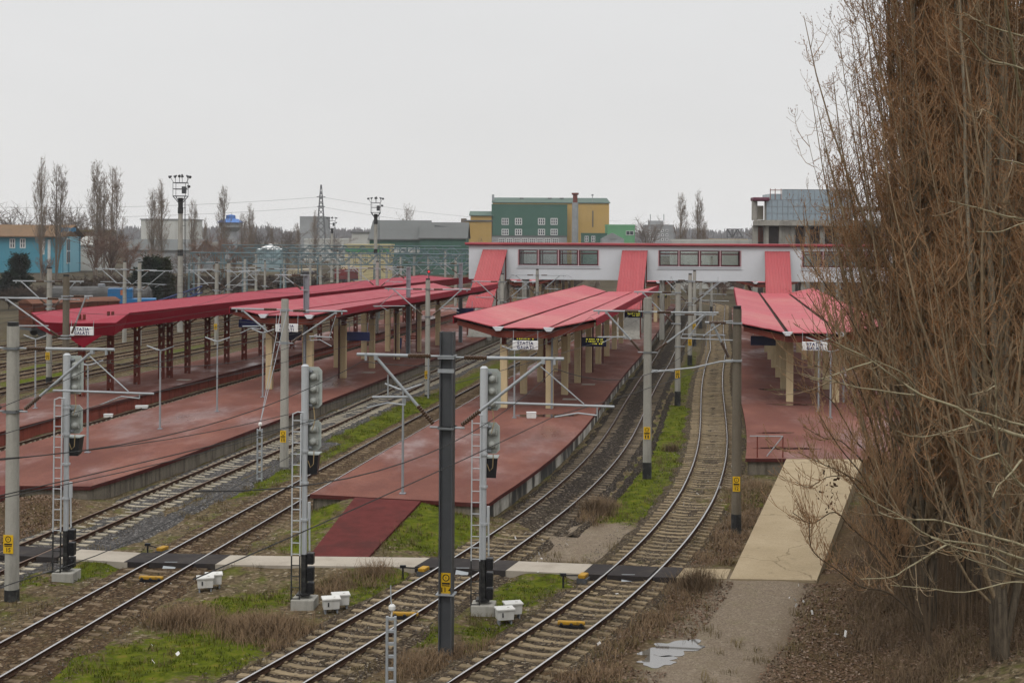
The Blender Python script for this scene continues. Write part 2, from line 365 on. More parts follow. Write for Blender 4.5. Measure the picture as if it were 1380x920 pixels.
def ground_material():
    m, nt, bs = nodes('trackside ground')
    co = N(nt, 'ShaderNodeTexCoord').outputs['Object']
    at = N(nt, 'ShaderNodeAttribute', attribute_name='mask'); sp = N(nt, 'ShaderNodeSeparateColor')
    nt.links.new(at.outputs['Color'], sp.inputs[0])
    big = noise(nt, 0.22, 6, 0.62, co); mid = noise(nt, 1.6, 6, 0.65, co); fine = noise(nt, 11, 5, 0.7, co)
    vor = N(nt, 'ShaderNodeTexVoronoi', ins={'Scale': 9.0}); nt.links.new(co, vor.inputs['Vector'])
    stone = ramp(nt, vor.outputs['Color'], [(0.15, (0.036, 0.027, 0.019)), (0.5, (0.11, 0.08, 0.05)), (0.8, (0.20, 0.15, 0.098)), (0.97, (0.44, 0.38, 0.29))])
    dirt = ramp(nt, mid, [(0.28, (0.042, 0.029, 0.017)), (0.5, (0.095, 0.066, 0.036)), (0.72, (0.165, 0.115, 0.062))])
    dirt = mix(nt, ramp(nt, big, [(0.35, 0.0), (0.65, 0.75)]), dirt, (0.115, 0.098, 0.05))
    base = mix(nt, ramp(nt, fine, [(0.38, 0.1), (0.58, 0.95)]), dirt, stone)
    # sparse low green even outside the moss patches
    wisp = noise(nt, 0.9, 7, 0.7, co)
    base = mix(nt, ramp(nt, wisp, [(0.50, 0.0), (0.64, 0.7)]), base, (0.085, 0.10, 0.014))
    v2 = N(nt, 'ShaderNodeTexVoronoi', ins={'Scale': 26.0}); nt.links.new(co, v2.inputs['Vector']); grit = ramp(nt, v2.outputs['Color'], [(0.1, (0.12, 0.093, 0.068)), (0.5, (0.235, 0.188, 0.14)), (0.9, (0.31, 0.26, 0.20)), (0.98, (0.45, 0.4, 0.33))]); bare = mix(nt, ramp(nt, noise(nt, 2.2, 7, .7, co), [(0.4, 0.75), (0.7, 0.15)]), (0.19, 0.148, 0.108), grit)
    base = mix(nt, mix(nt, 0.85, (0, 0, 0), sp.outputs[1]), base, bare)
    leaf = ramp(nt, fine, [(0.3, (0.03, 0.02, 0.013)), (0.5, (0.085, 0.055, 0.032)), (0.72, (0.17, 0.115, 0.065))])
    base = mix(nt, mix(nt, 0.9, (0, 0, 0), sp.outputs[2]), base, leaf)
    mossf = N(nt, 'ShaderNodeMath', operation='MULTIPLY_ADD', ins={1: 2.0}); nt.links.new(wisp, mossf.inputs[0]); mossf.inputs[2].default_value = -1.08
    mf2 = N(nt, 'ShaderNodeMath', operation='MULTIPLY_ADD', ins={1: 1.3, 2: -.65}); nt.links.new(noise(nt, 3.6, 6, .7, co), mf2.inputs[0]); mm0 = N(nt, 'ShaderNodeMath', operation='ADD'); nt.links.new(sp.outputs[0], mm0.inputs[0]); nt.links.new(mf2.outputs[0], mm0.inputs[1])
    mm = N(nt, 'ShaderNodeMath', operation='ADD'); nt.links.new(mm0.outputs[0], mm.inputs[0]); nt.links.new(mossf.outputs[0], mm.inputs[1])
    mc = ramp(nt, noise(nt, 2.4, 6, 0.7, co), [(0.28, (0.05, 0.042, 0.012)), (0.42, (0.055, 0.07, 0.007)), (0.54, (0.09, 0.112, 0.008)), (0.66, (0.145, 0.125, 0.022))])
    base = mix(nt, ramp(nt, mm.outputs[0], [(0.34, 0.0), (0.66, 0.95)]), base, mc)
    far = N(nt, 'ShaderNodeSeparateXYZ'); nt.links.new(co, far.inputs[0])
    ff = N(nt, 'ShaderNodeMapRange', ins={'From Min': 112.0, 'From Max': 170.0}); nt.links.new(far.outputs[1], ff.inputs[0])
    base = mix(nt, ff.outputs[0], base, ramp(nt, noise(nt, 0.02, 5, 0.6, co), [(0.3, (0.035, 0.028, 0.02)), (0.55, (0.075, 0.062, 0.04)), (0.75, (0.13, 0.11, 0.07))]))
    nt.links.new(base, bs.inputs['Base Color']); bs.inputs['Roughness'].default_value = 0.95; bs.inputs['Specular IOR Level'].default_value = 0.01
    h = mix(nt, 0.5, fine, vor.outputs['Distance']); bump(nt, bs, h, 0.7, 0.05)
    return m
nV = XX.size; V = np.stack([XX.ravel(), YY.ravel(), ZZ.ravel()], 1)
idx = np.arange(nV).reshape(XX.shape)
F = np.stack([idx[:-1, :-1].ravel(), idx[:-1, 1:].ravel(), idx[1:, 1:].ravel(), idx[1:, :-1].ravel()], 1)
g = npmesh('ground', V, F, ground_material(), smooth=True)
ca = g.data.color_attributes.new('mask', 'FLOAT_COLOR', 'POINT')
ca.data.foreach_set('color', np.stack([M_MOSS.ravel(), M_BARE.ravel(), M_LEAF.ravel(), np.ones(nV)], 1).astype(np.float32).ravel())
tag(g, kind='structure')

# ================================================================== TRACKS
def ballast_mat(name, a, b, c, moss=0.0, near=None):
    m, nt, bs = nodes(name); co = N(nt, 'ShaderNodeTexCoord').outputs['Object']
    v = N(nt, 'ShaderNodeTexVoronoi', ins={'Scale': 15.0}); nt.links.new(co, v.inputs['Vector'])
    s = ramp(nt, v.outputs['Color'], [(0.1, sc(a, 0.5)), (0.45, a), (0.75, b), (0.96, c)])
    s = mix(nt, ramp(nt, noise(nt, 0.7, 6, 0.65, co), [(0.4, 0.0), (0.7, 0.65)]), s, sc(b, 0.7))
    if near:                                                         # cleaner brown stone before the platforms, oily beyond
        s2 = ramp(nt, v.outputs['Color'], [(0.1, sc(near[0], 0.5)), (0.45, near[0]), (0.75, near[1]), (0.96, near[2])]); sy = N(nt, 'ShaderNodeSeparateXYZ'); nt.links.new(co, sy.inputs[0]); my = N(nt, 'ShaderNodeMapRange', ins={'From Min': 47.0, 'From Max': 60.0}); nt.links.new(sy.outputs[1], my.inputs[0]); s = mix(nt, my.outputs[0], s2, s)
    if moss: s = mix(nt, ramp(nt, noise(nt, 1.1, 6, 0.7, co), [(0.5, 0.0), (0.66, moss)]), s, (0.09, 0.085, 0.03))
    nt.links.new(s, bs.inputs['Base Color']); bs.inputs['Roughness'].default_value = 0.9; bs.inputs['Specular IOR Level'].default_value = 0.02
    bump(nt, bs, v.outputs['Distance'], 0.9, 0.05); return m
BAL = {'A': ballast_mat('grey crushed stone', (0.06, 0.056, 0.054), (0.12, 0.112, 0.105), (0.34, 0.33, 0.30)),
       'B': ballast_mat('brown ballast', (0.06, 0.039, 0.024), (0.125, 0.082, 0.047), (0.30, 0.235, 0.16), 0.3),
       'C': ballast_mat('dark oily ballast', (0.02, 0.016, 0.013), (0.055, 0.044, 0.035), (0.2, 0.165, 0.13), 0.1, near=((0.055, 0.041, 0.029), (0.12, 0.09, 0.06), (0.33, 0.275, 0.20))),
       'D': ballast_mat('tan ballast', (0.055, 0.041, 0.029), (0.12, 0.09, 0.06), (0.33, 0.275, 0.20), 0.3)}
RAILTOP = mat('polished rail head', (0.62, 0.60, 0.58), 0.16, metal=1.0, var=0.05, inst=0)
RAILRUST = mat('rusty rail', (0.062, 0.036, 0.024), 0.85, var=0.25, inst=0)
RAILTOP_RUST = mat('rusty rail head', (0.13, 0.075, 0.045), 0.5, metal=0.2, var=0.2, inst=0)
SLEEP = {'A': mat('pale concrete sleeper', (0.34, 0.30, 0.225), 0.9, var=0.2, dirt=(0.12, 0.095, 0.065), dirt_amt=0.7, dirt_scale=2, inst=0.15),
         'B': mat('dusty brown sleeper', (0.19, 0.14, 0.09), 0.9, var=0.25, dirt=(0.07, 0.047, 0.03), dirt_amt=0.95, dirt_scale=1.6, inst=0.25),
         'D': mat('tan sleeper', (0.24, 0.185, 0.115), 0.9, var=0.2, dirt=(0.08, 0.057, 0.036), dirt_amt=0.9, dirt_scale=1.6, inst=0.25),
         'C': mat('oily dark sleeper', (0.15, 0.118, 0.083), 0.9, var=0.25, dirt=(0.03, 0.025, 0.02), dirt_amt=0.95, dirt_scale=0.9, inst=0.25)}
def sleeper_mesh(m, name='sleeper'):
    mb = MB(); L = 1.3; prof = [(-L, 0.055), (-0.95, 0.06), (-0.5, 0.05), (-0.18, 0.022), (0.18, 0.022), (0.5, 0.05), (0.95, 0.06), (L, 0.055)]
    vs = []
    for u, z in prof:
        for v, zz in ((-0.15, -0.12), (-0.105, z), (0.105, z), (0.15, -0.12)): vs.append((u, v, zz))
    fs = []
    for i in range(len(prof) - 1):
        for j in range(3): fs.append((i * 4 + j, i * 4 + j + 1, i * 4 + 4 + j + 1, i * 4 + 4 + j))
    fs += [(3, 2, 1, 0), tuple(len(prof) * 4 - 4 + j for j in range(4))]
    mb.add(vs, [tuple(reversed(f)) for f in fs])
    for s in (-1, 1):
        for q in (-0.13, 0.13): mb.box((s * 0.7525 + q, 0, 0.075), (0.07, 0.12, 0.05))
    me = mb.mesh(name); me.materials.append(m); return me
RP = [(-0.07, 0.055), (0.07, 0.055), (0.07, 0.066), (0.014, 0.084), (0.012, 0.155), (0.036, 0.166), (0.036, 0.193), (0.028, 0.2), (-0.028, 0.2), (-0.036, 0.193), (-0.036, 0.166), (-0.012, 0.155), (-0.014, 0.084), (-0.07, 0.066)]
def rail(line, parent, rusty=False):
    t = np.gradient(line, axis=0); t /= np.linalg.norm(t, axis=1)[:, None]; nrm = np.stack([t[:, 1], -t[:, 0]], 1)
    k = len(RP); V = np.concatenate([np.column_stack([p[None, :].repeat(k, 0) + np.array([[u] for u, _ in RP]) * n[None, :], [z for _, z in RP]]) for p, n in zip(line, nrm)])
    i = np.arange(len(line) - 1)[:, None] * k; j = np.arange(k)[None, :]; j2 = (j + 1) % k
    F = np.stack([(i + j).ravel(), (i + j2).ravel(), (i + k + j2).ravel(), (i + k + j).ravel()], 1)[:, ::-1]
    o = npmesh('rail', V, F, RAILRUST, parent)
    o.data.materials.append(RAILTOP_RUST if rusty else RAILTOP)
    mi = np.zeros(len(F), np.int32); jj = np.tile(np.arange(k), len(line) - 1); mi[(jj >= 6) & (jj <= 8)] = 1
    o.data.polygons.foreach_set('material_index', mi); return o
def track(key, label, bal, slp, y0, y1, rusty=False, n_parts=100, y_first=32, y_vis=300, half=1.95):
    L = LINES[key]; L = L[(L[:, 1] >= y0)]
    if key != 'D': L = L[L[:, 1] <= y1]
    i0 = int(np.argmin(np.abs(L[:, 1] - 45))); b = L[min(i0, len(L) - 1)]
    root = thing('railway_track', (b[0], b[1], 0.0), label, 'railway track')
    # ballast bed
    t = np.gradient(L, axis=0); t /= np.linalg.norm(t, axis=1)[:, None]; nr = np.stack([t[:, 1], -t[:, 0]], 1)
    us = np.linspace(-half, half, 15); mid = {'A': .022, 'B': .04, 'C': .05}.get(key, .012); prof = lambda y: np.interp(np.abs(us), [0, .5, .68, 1.35, half - 0.25, half], [(mid if key != 'C' or y > 52 else .012)] * 2 + [.02, 0.022, -0.03, -0.14])
    V = np.concatenate([np.column_stack([p + us[:, None] * n, prof(p[1]) + rng.normal(0, 0.012, len(us))]) for p, n in zip(L, nr)])
    k = len(us); i = np.arange(len(L) - 1)[:, None] * k; j = np.arange(k - 1)[None, :]
    F = np.stack([(i + j).ravel(), (i + j + 1).ravel(), (i + k + j + 1).ravel(), (i + k + j).ravel()], 1)
    o = npmesh('ballast', V, F, BAL[bal], smooth=True); tag(o, kind='structure')
    rail(offset(L, -0.7525), root, rusty); rail(offset(L, 0.7525), root, rusty)
    # sleepers every 0.6 m
    d = np.concatenate([[0], np.cumsum(np.linalg.norm(np.diff(L, axis=0), axis=1))])
    s = np.arange(0.3, d[-1], 0.6); px = np.interp(s, d, L[:, 0]); py = np.interp(s, d, L[:, 1]); tx = np.interp(s, d, t[:, 0]); ty = np.interp(s, d, t[:, 1])
    me = sleeper_mesh(SLEEP[slp]); me_near = sleeper_mesh(SLEEP['D']) if key == 'C' else me; cnt = 0; far = MB(); farf = [tuple(p.vertices) for p in me.polygons]; farv = [Vector(v.co) for v in me.vertices]
    for q in range(len(s)):
        ang = math.atan2(ty[q], tx[q]) - math.pi / 2 + random.gauss(0, 0.012); dz = random.gauss(0, 0.008); du = random.gauss(0, 0.03)
        pos = Vector((px[q] + du, py[q], dz))
        if cnt < n_parts and py[q] >= y_first:
            so = bpy.data.objects.new('sleeper', me_near if py[q] < 52 else me); COL.objects.link(so); so.parent = root
            so.location = pos - root.location; so.rotation_euler = (0, 0, ang); cnt += 1
        elif py[q] < y_vis:
            m3 = Matrix.Rotation(ang, 3, 'Z'); far.add([pos + m3 @ v for v in farv], farf)
    if far.v: tag(far.build('sleepers_beyond', SLEEP[slp], root), kind='stuff')
    return root
track('A', 'rusty railway track on pale sleepers below the grey concrete platform wall', 'A', 'A', 24, 236, rusty=True, y_first=44)
track('B', 'railway track with bright rail heads and buried brown sleepers, white box beside it', 'B', 'B', 24, 236, y_first=34)
track('C', 'dark oily track curving round the platform that has two lamps in front of its canopy', 'C', 'C', 24, 232, y_first=34)
track('D', 'track with an S-bend nearest the muddy puddle and the beige ramp', 'D', 'D', 24, 300, y_first=34)
track('P', 'rusty track squeezed between two red platforms with white boxes lying on it', 'B', 'A', 33, 236, rusty=True, y_first=70, n_parts=70)
track('Q', 'rusty track behind the red-columned platform, next to the mossy yard', 'B', 'B', 40, 300, rusty=True, n_parts=0)
for kk, lb in zip('RSTUV', ('first yard track beyond the track behind the red-columned platform', 'second yard track beyond the red-columned platform, among mossy weeds',
                          'third yard track out from the lattice columns', 'fourth yard track, close to the rusty brown boxcar', 'outermost yard track, farthest from the platforms')):
    track(kk, lb, 'B', 'B', 50, 400, rusty=True, n_parts=0, y_vis=200)
# a shoulder of loose dark stone along the near rail of the grey-stone track
for key, o0, o1, y0, y1, bl in (('A', 1.7, 2.9, 46, 75, 'A'), ('C', 1.8, 2.25, 52, 100, 'C')):
    a = poly_edge(key, o0, y0, y1, 90); b = poly_edge(key, o1, y0, y1, 90); V = []; F = []
    for (p, q) in zip(a, b):
        for t in (0, .33, .66, 1): V.append((p[0] + (q[0] - p[0]) * t + random.gauss(0, .04), p[1] + (q[1] - p[1]) * t, [0.0, 0.06, 0.05, -0.12][int(t * 3 + .1)] + random.gauss(0, .012)))
    for i in range(89):
        for j in range(3): F.append((i * 4 + j, i * 4 + j + 1, i * 4 + 5 + j, i * 4 + 4 + j))
    if o1 < 0: F = [f[::-1] for f in F]
    tag(npmesh('ballast_shoulder', V, F, BAL[bl], smooth=True), kind='structure')

# ================================================================== PLATFORMS
def platform_mat(name, dry, dark, wet=0.5):
    m, nt, bs = nodes(name); co = N(nt, 'ShaderNodeTexCoord').outputs['Object']
    mp = N(nt, 'ShaderNodeMapping'); mp.inputs['Rotation'].default_value = (0, 0, R(10)); mp.inputs['Scale'].default_value = (1.0, 0.42, 1); nt.links.new(co, mp.inputs[0])
    big = noise(nt, 0.30, 7, 0.62, mp.outputs[0]); md = noise(nt, 0.9, 7, 0.66, mp.outputs[0]); fine = noise(nt, 30, 4, 0.65, co); mott = noise(nt, 4.5, 5, .7, co)
    c = ramp(nt, big, [(0.33, dark), (0.46, sc(dry, 0.62)), (0.56, sc(dry, 0.85)), (0.70, (dry[0] * 1.12, dry[1] * 1.2, dry[2] * 1.15))])
    c = mix(nt, ramp(nt, md, [(0.46, 0.0), (0.62, 0.62)]), c, (dark[0] * 1.25, dark[1] * 1.35, dark[2] * 1.5))
    c = mix(nt, ramp(nt, mott, [(0.3, 0.35), (0.7, 0.0)]), c, sc(dark, 0.8))
    c = mix(nt, 0.35, c, ramp(nt, fine, [(0.3, sc(dry, 0.4)), (0.7, sc(dry, 1.35))]))
    nt.links.new(c, bs.inputs['Base Color'])
    w = noise(nt, 0.22, 7, 0.6, mp.outputs[0]); wf = ramp(nt, w, [(0.47, 0.88), (0.56, 0.6), (0.63, 0.35), (0.72, 0.18)])
    nt.links.new(wf, bs.inputs['Roughness']); nt.links.new(ramp(nt, w, [(0.47, 0.02), (0.57, 0.10), (0.68, 0.42)]), bs.inputs['Specular IOR Level'])
    bump(nt, bs, fine, 0.12, 0.01); return m
PLAT = platform_mat('red asphalt', (0.24, 0.105, 0.08), (0.095, 0.038, 0.031))
COPING = mat('dark red coping', (0.085, 0.024, 0.021), 0.7, var=0.2, dirt=(0.05, 0.035, 0.03), dirt_amt=0.5)
REDWALL = mat('red painted platform wall', (0.27, 0.07, 0.048), 0.75, var=0.18, dirt=(0.05, 0.02, 0.015), dirt_amt=0.7, streak=True, bmp=0.2)
PATCHYWALL, _n2, _b2 = nodes('whitewashed block wall'); _c2 = N(_n2, 'ShaderNodeTexCoord').outputs['Object']
_p2 = ramp(_n2, noise(_n2, 0.55, 5, .6, _c2, (1, 1, .3)), [(.45, (.03, .026, .02)), (.50, (.14, .12, .09)), (.55, (.5, .47, .4)), (.7, (.68, .65, .57))])
_n2.links.new(mix(_n2, .5, _p2, ramp(_n2, noise(_n2, 5, 5, .7, _c2), [(.3, (.3, .3, .3)), (.7, (1, 1, 1))]), 'MULTIPLY'), _b2.inputs['Base Color']); _b2.inputs['Roughness'].default_value = .9
PZ = 0.75
def platform(left, right, walls, front_wall):
    """left/right: edges from near to far; kerb lip 0.12 m proud of the walls"""
    root = tag(bpy.data.objects.new('platform', None), kind='structure'); COL.objects.link(root)
    out = left[::-1] + right                                        # counter-clockwise seen from below is fixed by build order
    cx = sum(p[0] for p in out) / len(out); 
    top = MB(); n = len(left)
    vs = [(p[0], p[1], PZ) for p in left] + [(p[0], p[1], PZ) for p in right]
    top.add(vs, [(i, n + i, n + i + 1, i + 1) for i in range(n - 1)]); top.build('platform_surface', PLAT, root)
    lip = MB()
    def skirt(line, z0, z1, flip):
        vs = [(p[0], p[1], z1) for p in line] + [(p[0], p[1], z0) for p in line]; k = len(line)
        fs = [(i, i + 1, k + i + 1, k + i) if flip else (i, k + i, k + i + 1, i + 1) for i in range(k - 1)]
        return vs, fs
    ring = left[::-1] + right
    lip.add(*skirt(ring, PZ - 0.16, PZ - 0.002, False))
    ins = lambda line, d: [(p[0] + d, p[1]) for p in line]
    lip.add([(p[0], p[1], PZ - 0.16) for p in left] + [(p[0] + 0.3, p[1] , PZ - 0.16) for p in left], [(i, i + 1, n + i + 1, n + i) for i in range(n - 1)])
    lip.add([(p[0], p[1], PZ - 0.16) for p in right] + [(p[0] - 0.3, p[1], PZ - 0.16) for p in right], [(i, n + i, n + i + 1, i + 1) for i in range(n - 1)])
    a, b = left[0], right[0]
    lip.add([(a[0], a[1], PZ - 0.16), (b[0], b[1], PZ - 0.16), (b[0], b[1] + 0.3, PZ - 0.16), (a[0], a[1] + 0.3, PZ - 0.16)], [(0, 3, 2, 1)])
    lip.build('coping', COPING, root)
    for line, m, d in ((left, walls[0], 0.13), (right, walls[1], -0.13)):
        w = MB(); w.add(*skirt(ins(line, d), -0.3, PZ - 0.1, d < 0)); w.build('retaining_wall', m, root)
    w = MB(); w.add([(a[0] + .13, a[1] + .13, PZ - .1), (b[0] - .13, b[1] + .13, PZ - .1), (b[0] - .13, b[1] + .13, -.3), (a[0] + .13, a[1] + .13, -.3)], [(0, 3, 2, 1)])
    w.build('end_wall', front_wall, root); return root
pA_L = [(p[0], p[1]) for p in poly_edge('Q', 1.75, 58, 232, 60)]; pA_R = [(x_on('P', 58, -1.7), 58)] + poly_edge('P', -1.7, 60, 232, 59)
platform(pA_L, pA_R, (REDWALL, REDWALL), REDWALL)
pB_L = poly_edge('P', 1.75, 57.8, 232, 70); pB_R = [(-17.2, 57.7)] + [(x - max(0, (64 - y) * 0.06), y) for x, y in poly_edge('A', -1.75, 60, 232, 69)]
platform(pB_L, pB_R, (CONC_WALL, CONC_WALL), CONC_WALL)
pC_L = [(-8.0, 56.2)] + poly_edge('B', 1.75, 58, 215, 69); pC_R = [(-0.85, 54.4)] + poly_edge('C', -1.75, 56, 215, 69)
platform(pC_L, pC_R, (CONC_WALL, PATCHYWALL), CONC_WALL)
pD_L = poly_edge('D', 1.75, 65.8, 205, 60); pD_R = [(x + 9.3, y) for x, y in pD_L]
platform(pD_L, pD_R, (CONC_WALL, CONC_WALL), CONC_WALL)

RAMPRED = mat('dark red ramp asphalt', (0.115, 0.03, 0.027), 0.85, var=0.3, scale=2, dirt=(0.055, 0.025, 0.022), dirt_amt=0.7, dirt_scale=0.7, bmp=0.15)
BEIGE, _n2, _b2 = nodes('beige concrete slab'); _c2 = N(_n2, 'ShaderNodeTexCoord').outputs['Object']
_q = ramp(_n2, noise(_n2, .45, 7, .62, _c2), [(.3, (.28, .215, .13)), (.5, (.37, .29, .18)), (.7, (.45, .36, .235))]); _q = mix(_n2, .4, _q, ramp(_n2, noise(_n2, 14, 5, .7, _c2), [(.3, (.21, .162, .10)), (.7, (.40, .325, .22))]))
_v = N(_n2, 'ShaderNodeTexVoronoi', feature='DISTANCE_TO_EDGE', ins={'Scale': .16}); _w = N(_n2, 'ShaderNodeVectorMath', operation='ADD'); _m = N(_n2, 'ShaderNodeTexNoise', ins={'Scale': 1.2, 'Detail': 5}); _n2.links.new(_c2, _m.inputs['Vector']); _n2.links.new(_c2, _w.inputs[0]); _n2.links.new(_m.outputs['Color'], _w.inputs[1]); _n2.links.new(_w.outputs[0], _v.inputs['Vector'])
_q = mix(_n2, ramp(_n2, _v.outputs['Distance'], [(.0, .75), (.006, .0)]), _q, (.12, .085, .05)); _q = mix(_n2, ramp(_n2, noise(_n2, 1.6, 7, .75, _c2), [(.58, 0.0), (.72, .55)]), _q, (.15, .118, .075))
_n2.links.new(_q, _b2.inputs['Base Color']); _b2.inputs['Roughness'].default_value = .9; _b2.inputs['Specular IOR Level'].default_value = .03
PALE = mat('pale crossing slab', (0.40, 0.355, 0.29), 0.85, var=0.1, scale=1.5, dirt=(0.22, 0.18, 0.14), dirt_amt=0.5, bmp=0.1, inst=0.02)
def ramp_slab(name, quad, m):
    mb = MB(); lo = [(p[0], p[1], -0.3) for p in quad]
    n = 12; vs = []; fs = []
    for i in range(n + 1):
        t = i / n
        for a, b in ((0, 3), (1, 2)):
            p = Vector(quad[a]).lerp(Vector(quad[b]), t); vs += [tuple(p), (p.x, p.y, -0.3)]
    for i in range(n):
        k = i * 4; fs += [(k, k + 2, k + 6, k + 4), (k, k + 4, k + 5, k + 1), (k + 2, k + 3, k + 7, k + 6)]
    fs += [(0, 1, 3, 2)]
    mb.add(vs, fs); return tag(mb.build(name, m), kind='structure')
ramp_slab('platform_ramp', [(-6.85, 47.75, 0.17), (-4.85, 47.6, 0.17), (-3.5, 54.9, 0.744), (-6.15, 55.6, 0.744)], RAMPRED)
ramp_slab('platform_ramp', [(-24.2, 49.5, 0.17), (-21.2, 49.3, 0.17), (-20.1, 57.75, 0.744), (-24.3, 57.75, 0.744)], RAMPRED)
ramp_slab('concrete_ramp', [(7.0, 45.0, 0.185), (9.75, 44.85, 0.185), (16.4, 65.77, 0.744), (12.85, 65.77, 0.744)], BEIGE)

# ------------------------------------------------------------------ level crossing
def cross_pt(t):
    """near and far edge of the crossing strip at track coordinate t (x position on the far edge)"""
    fx = [-24, -17.8, -15.08, -12.48, -8.64, -2.59, 0.05, 2.84, 5.47, 7.4, 8.2]; fy = [49.9, 49.15, 48.74, 48.15, 47.86, 47.7, 47.28, 46.85, 46.45, 46.32, 46.25]
    return np.interp(t, fx, fy)
def strip(name, x0, x1, m, top, th, ex=0.0, kind='structure'):
    mb = MB(); n = 6; P = []; Q = []
    for i in range(n + 1):
        t = i / n; x = x0 + (x1 - x0) * t; yf = float(cross_pt(x)); P.append((x + 0.12, yf + ex, top)); Q.append((x - 0.22, yf - 1.35 - ex, top))
    ring = Q + P[::-1]
    mb.prism([(p[0], p[1]) for p in ring], top - th, top); o = mb.build(name, m)
    return tag(o, kind=kind)
strip('crossing_path', -14.95, -12.5, PALE, 0.19, 0.4); strip('crossing_path', -9.72, -2.75, PALE, 0.19, 0.4)
strip('crossing_path', -0.05, 2.75, PALE, 0.19, 0.4); strip('crossing_path', 5.4, 7.12, BEIGE, 0.181, 0.4)
strip('crossing_path', -27.0, -17.9, PALE, 0.185, 0.4)
mbp = MB()
def panels(key, label):
    x = x_on(key, 47.6); root = thing('crossing_panel', (x, 47.6, 0), label, 'rubber panel', 'rubber crossing panels')
    for u0, u1 in ((-0.72 + 0.045, 0.72 - 0.045),(-1.5, -0.80),(0.80, 1.5)):
        mb = MB(); a = math.atan2(1, (x_on(key, 49) - x_on(key, 46)) / 3.0); sl = math.cos(a) / math.sin(a)
        ring = []
        for u, w in ((u0, -1), (u1, -1), (u1, 1), (u0, 1)):
            xx = x + u * 1.04; yc = float(cross_pt(xx)) - 0.68; yy = yc + w * 0.69; ring.append((xx + (yy - 47.6) * sl, yy))
        mb.prism(ring, 0.02, 0.205); mb.build('panel', RUBBER, root)
    return root
for k, lb in (('A', 'black rubber panels crossing the rusty track by the concrete mast with a yellow plate'), ('B', 'black rubber panels crossing the brown track behind the lone pair of white boxes'),
              ('C', 'black rubber panels crossing the track behind the dark steel mast'), ('D', 'black rubber panels crossing the track next to the beige ramp')): panels(k, lb)
# aluminium plates leaning on the near face of the crossing
for (px, py), lb in (((229, 761), 'dull metal plate leaning on the crossing at the brown track'), ((622, 769), 'metal plate leaning on the crossing just behind the dark steel mast'), ((845, 778), 'bright metal plate leaning on the crossing beside the beige ramp track')):
    X, Y = ground_at(px, py, 0.1); mb = MB(); mb.slab([(X - 0.2, Y - 0.22, 0.03), (X + 0.22, Y - 0.22, 0.03), (X + 0.25, Y - 0.02, 0.215), (X - 0.17, Y - 0.02, 0.215)], 0.012)
    tag(mb.build('metal_plate', GALV), lb, 'metal plate', 'plates on the crossing')
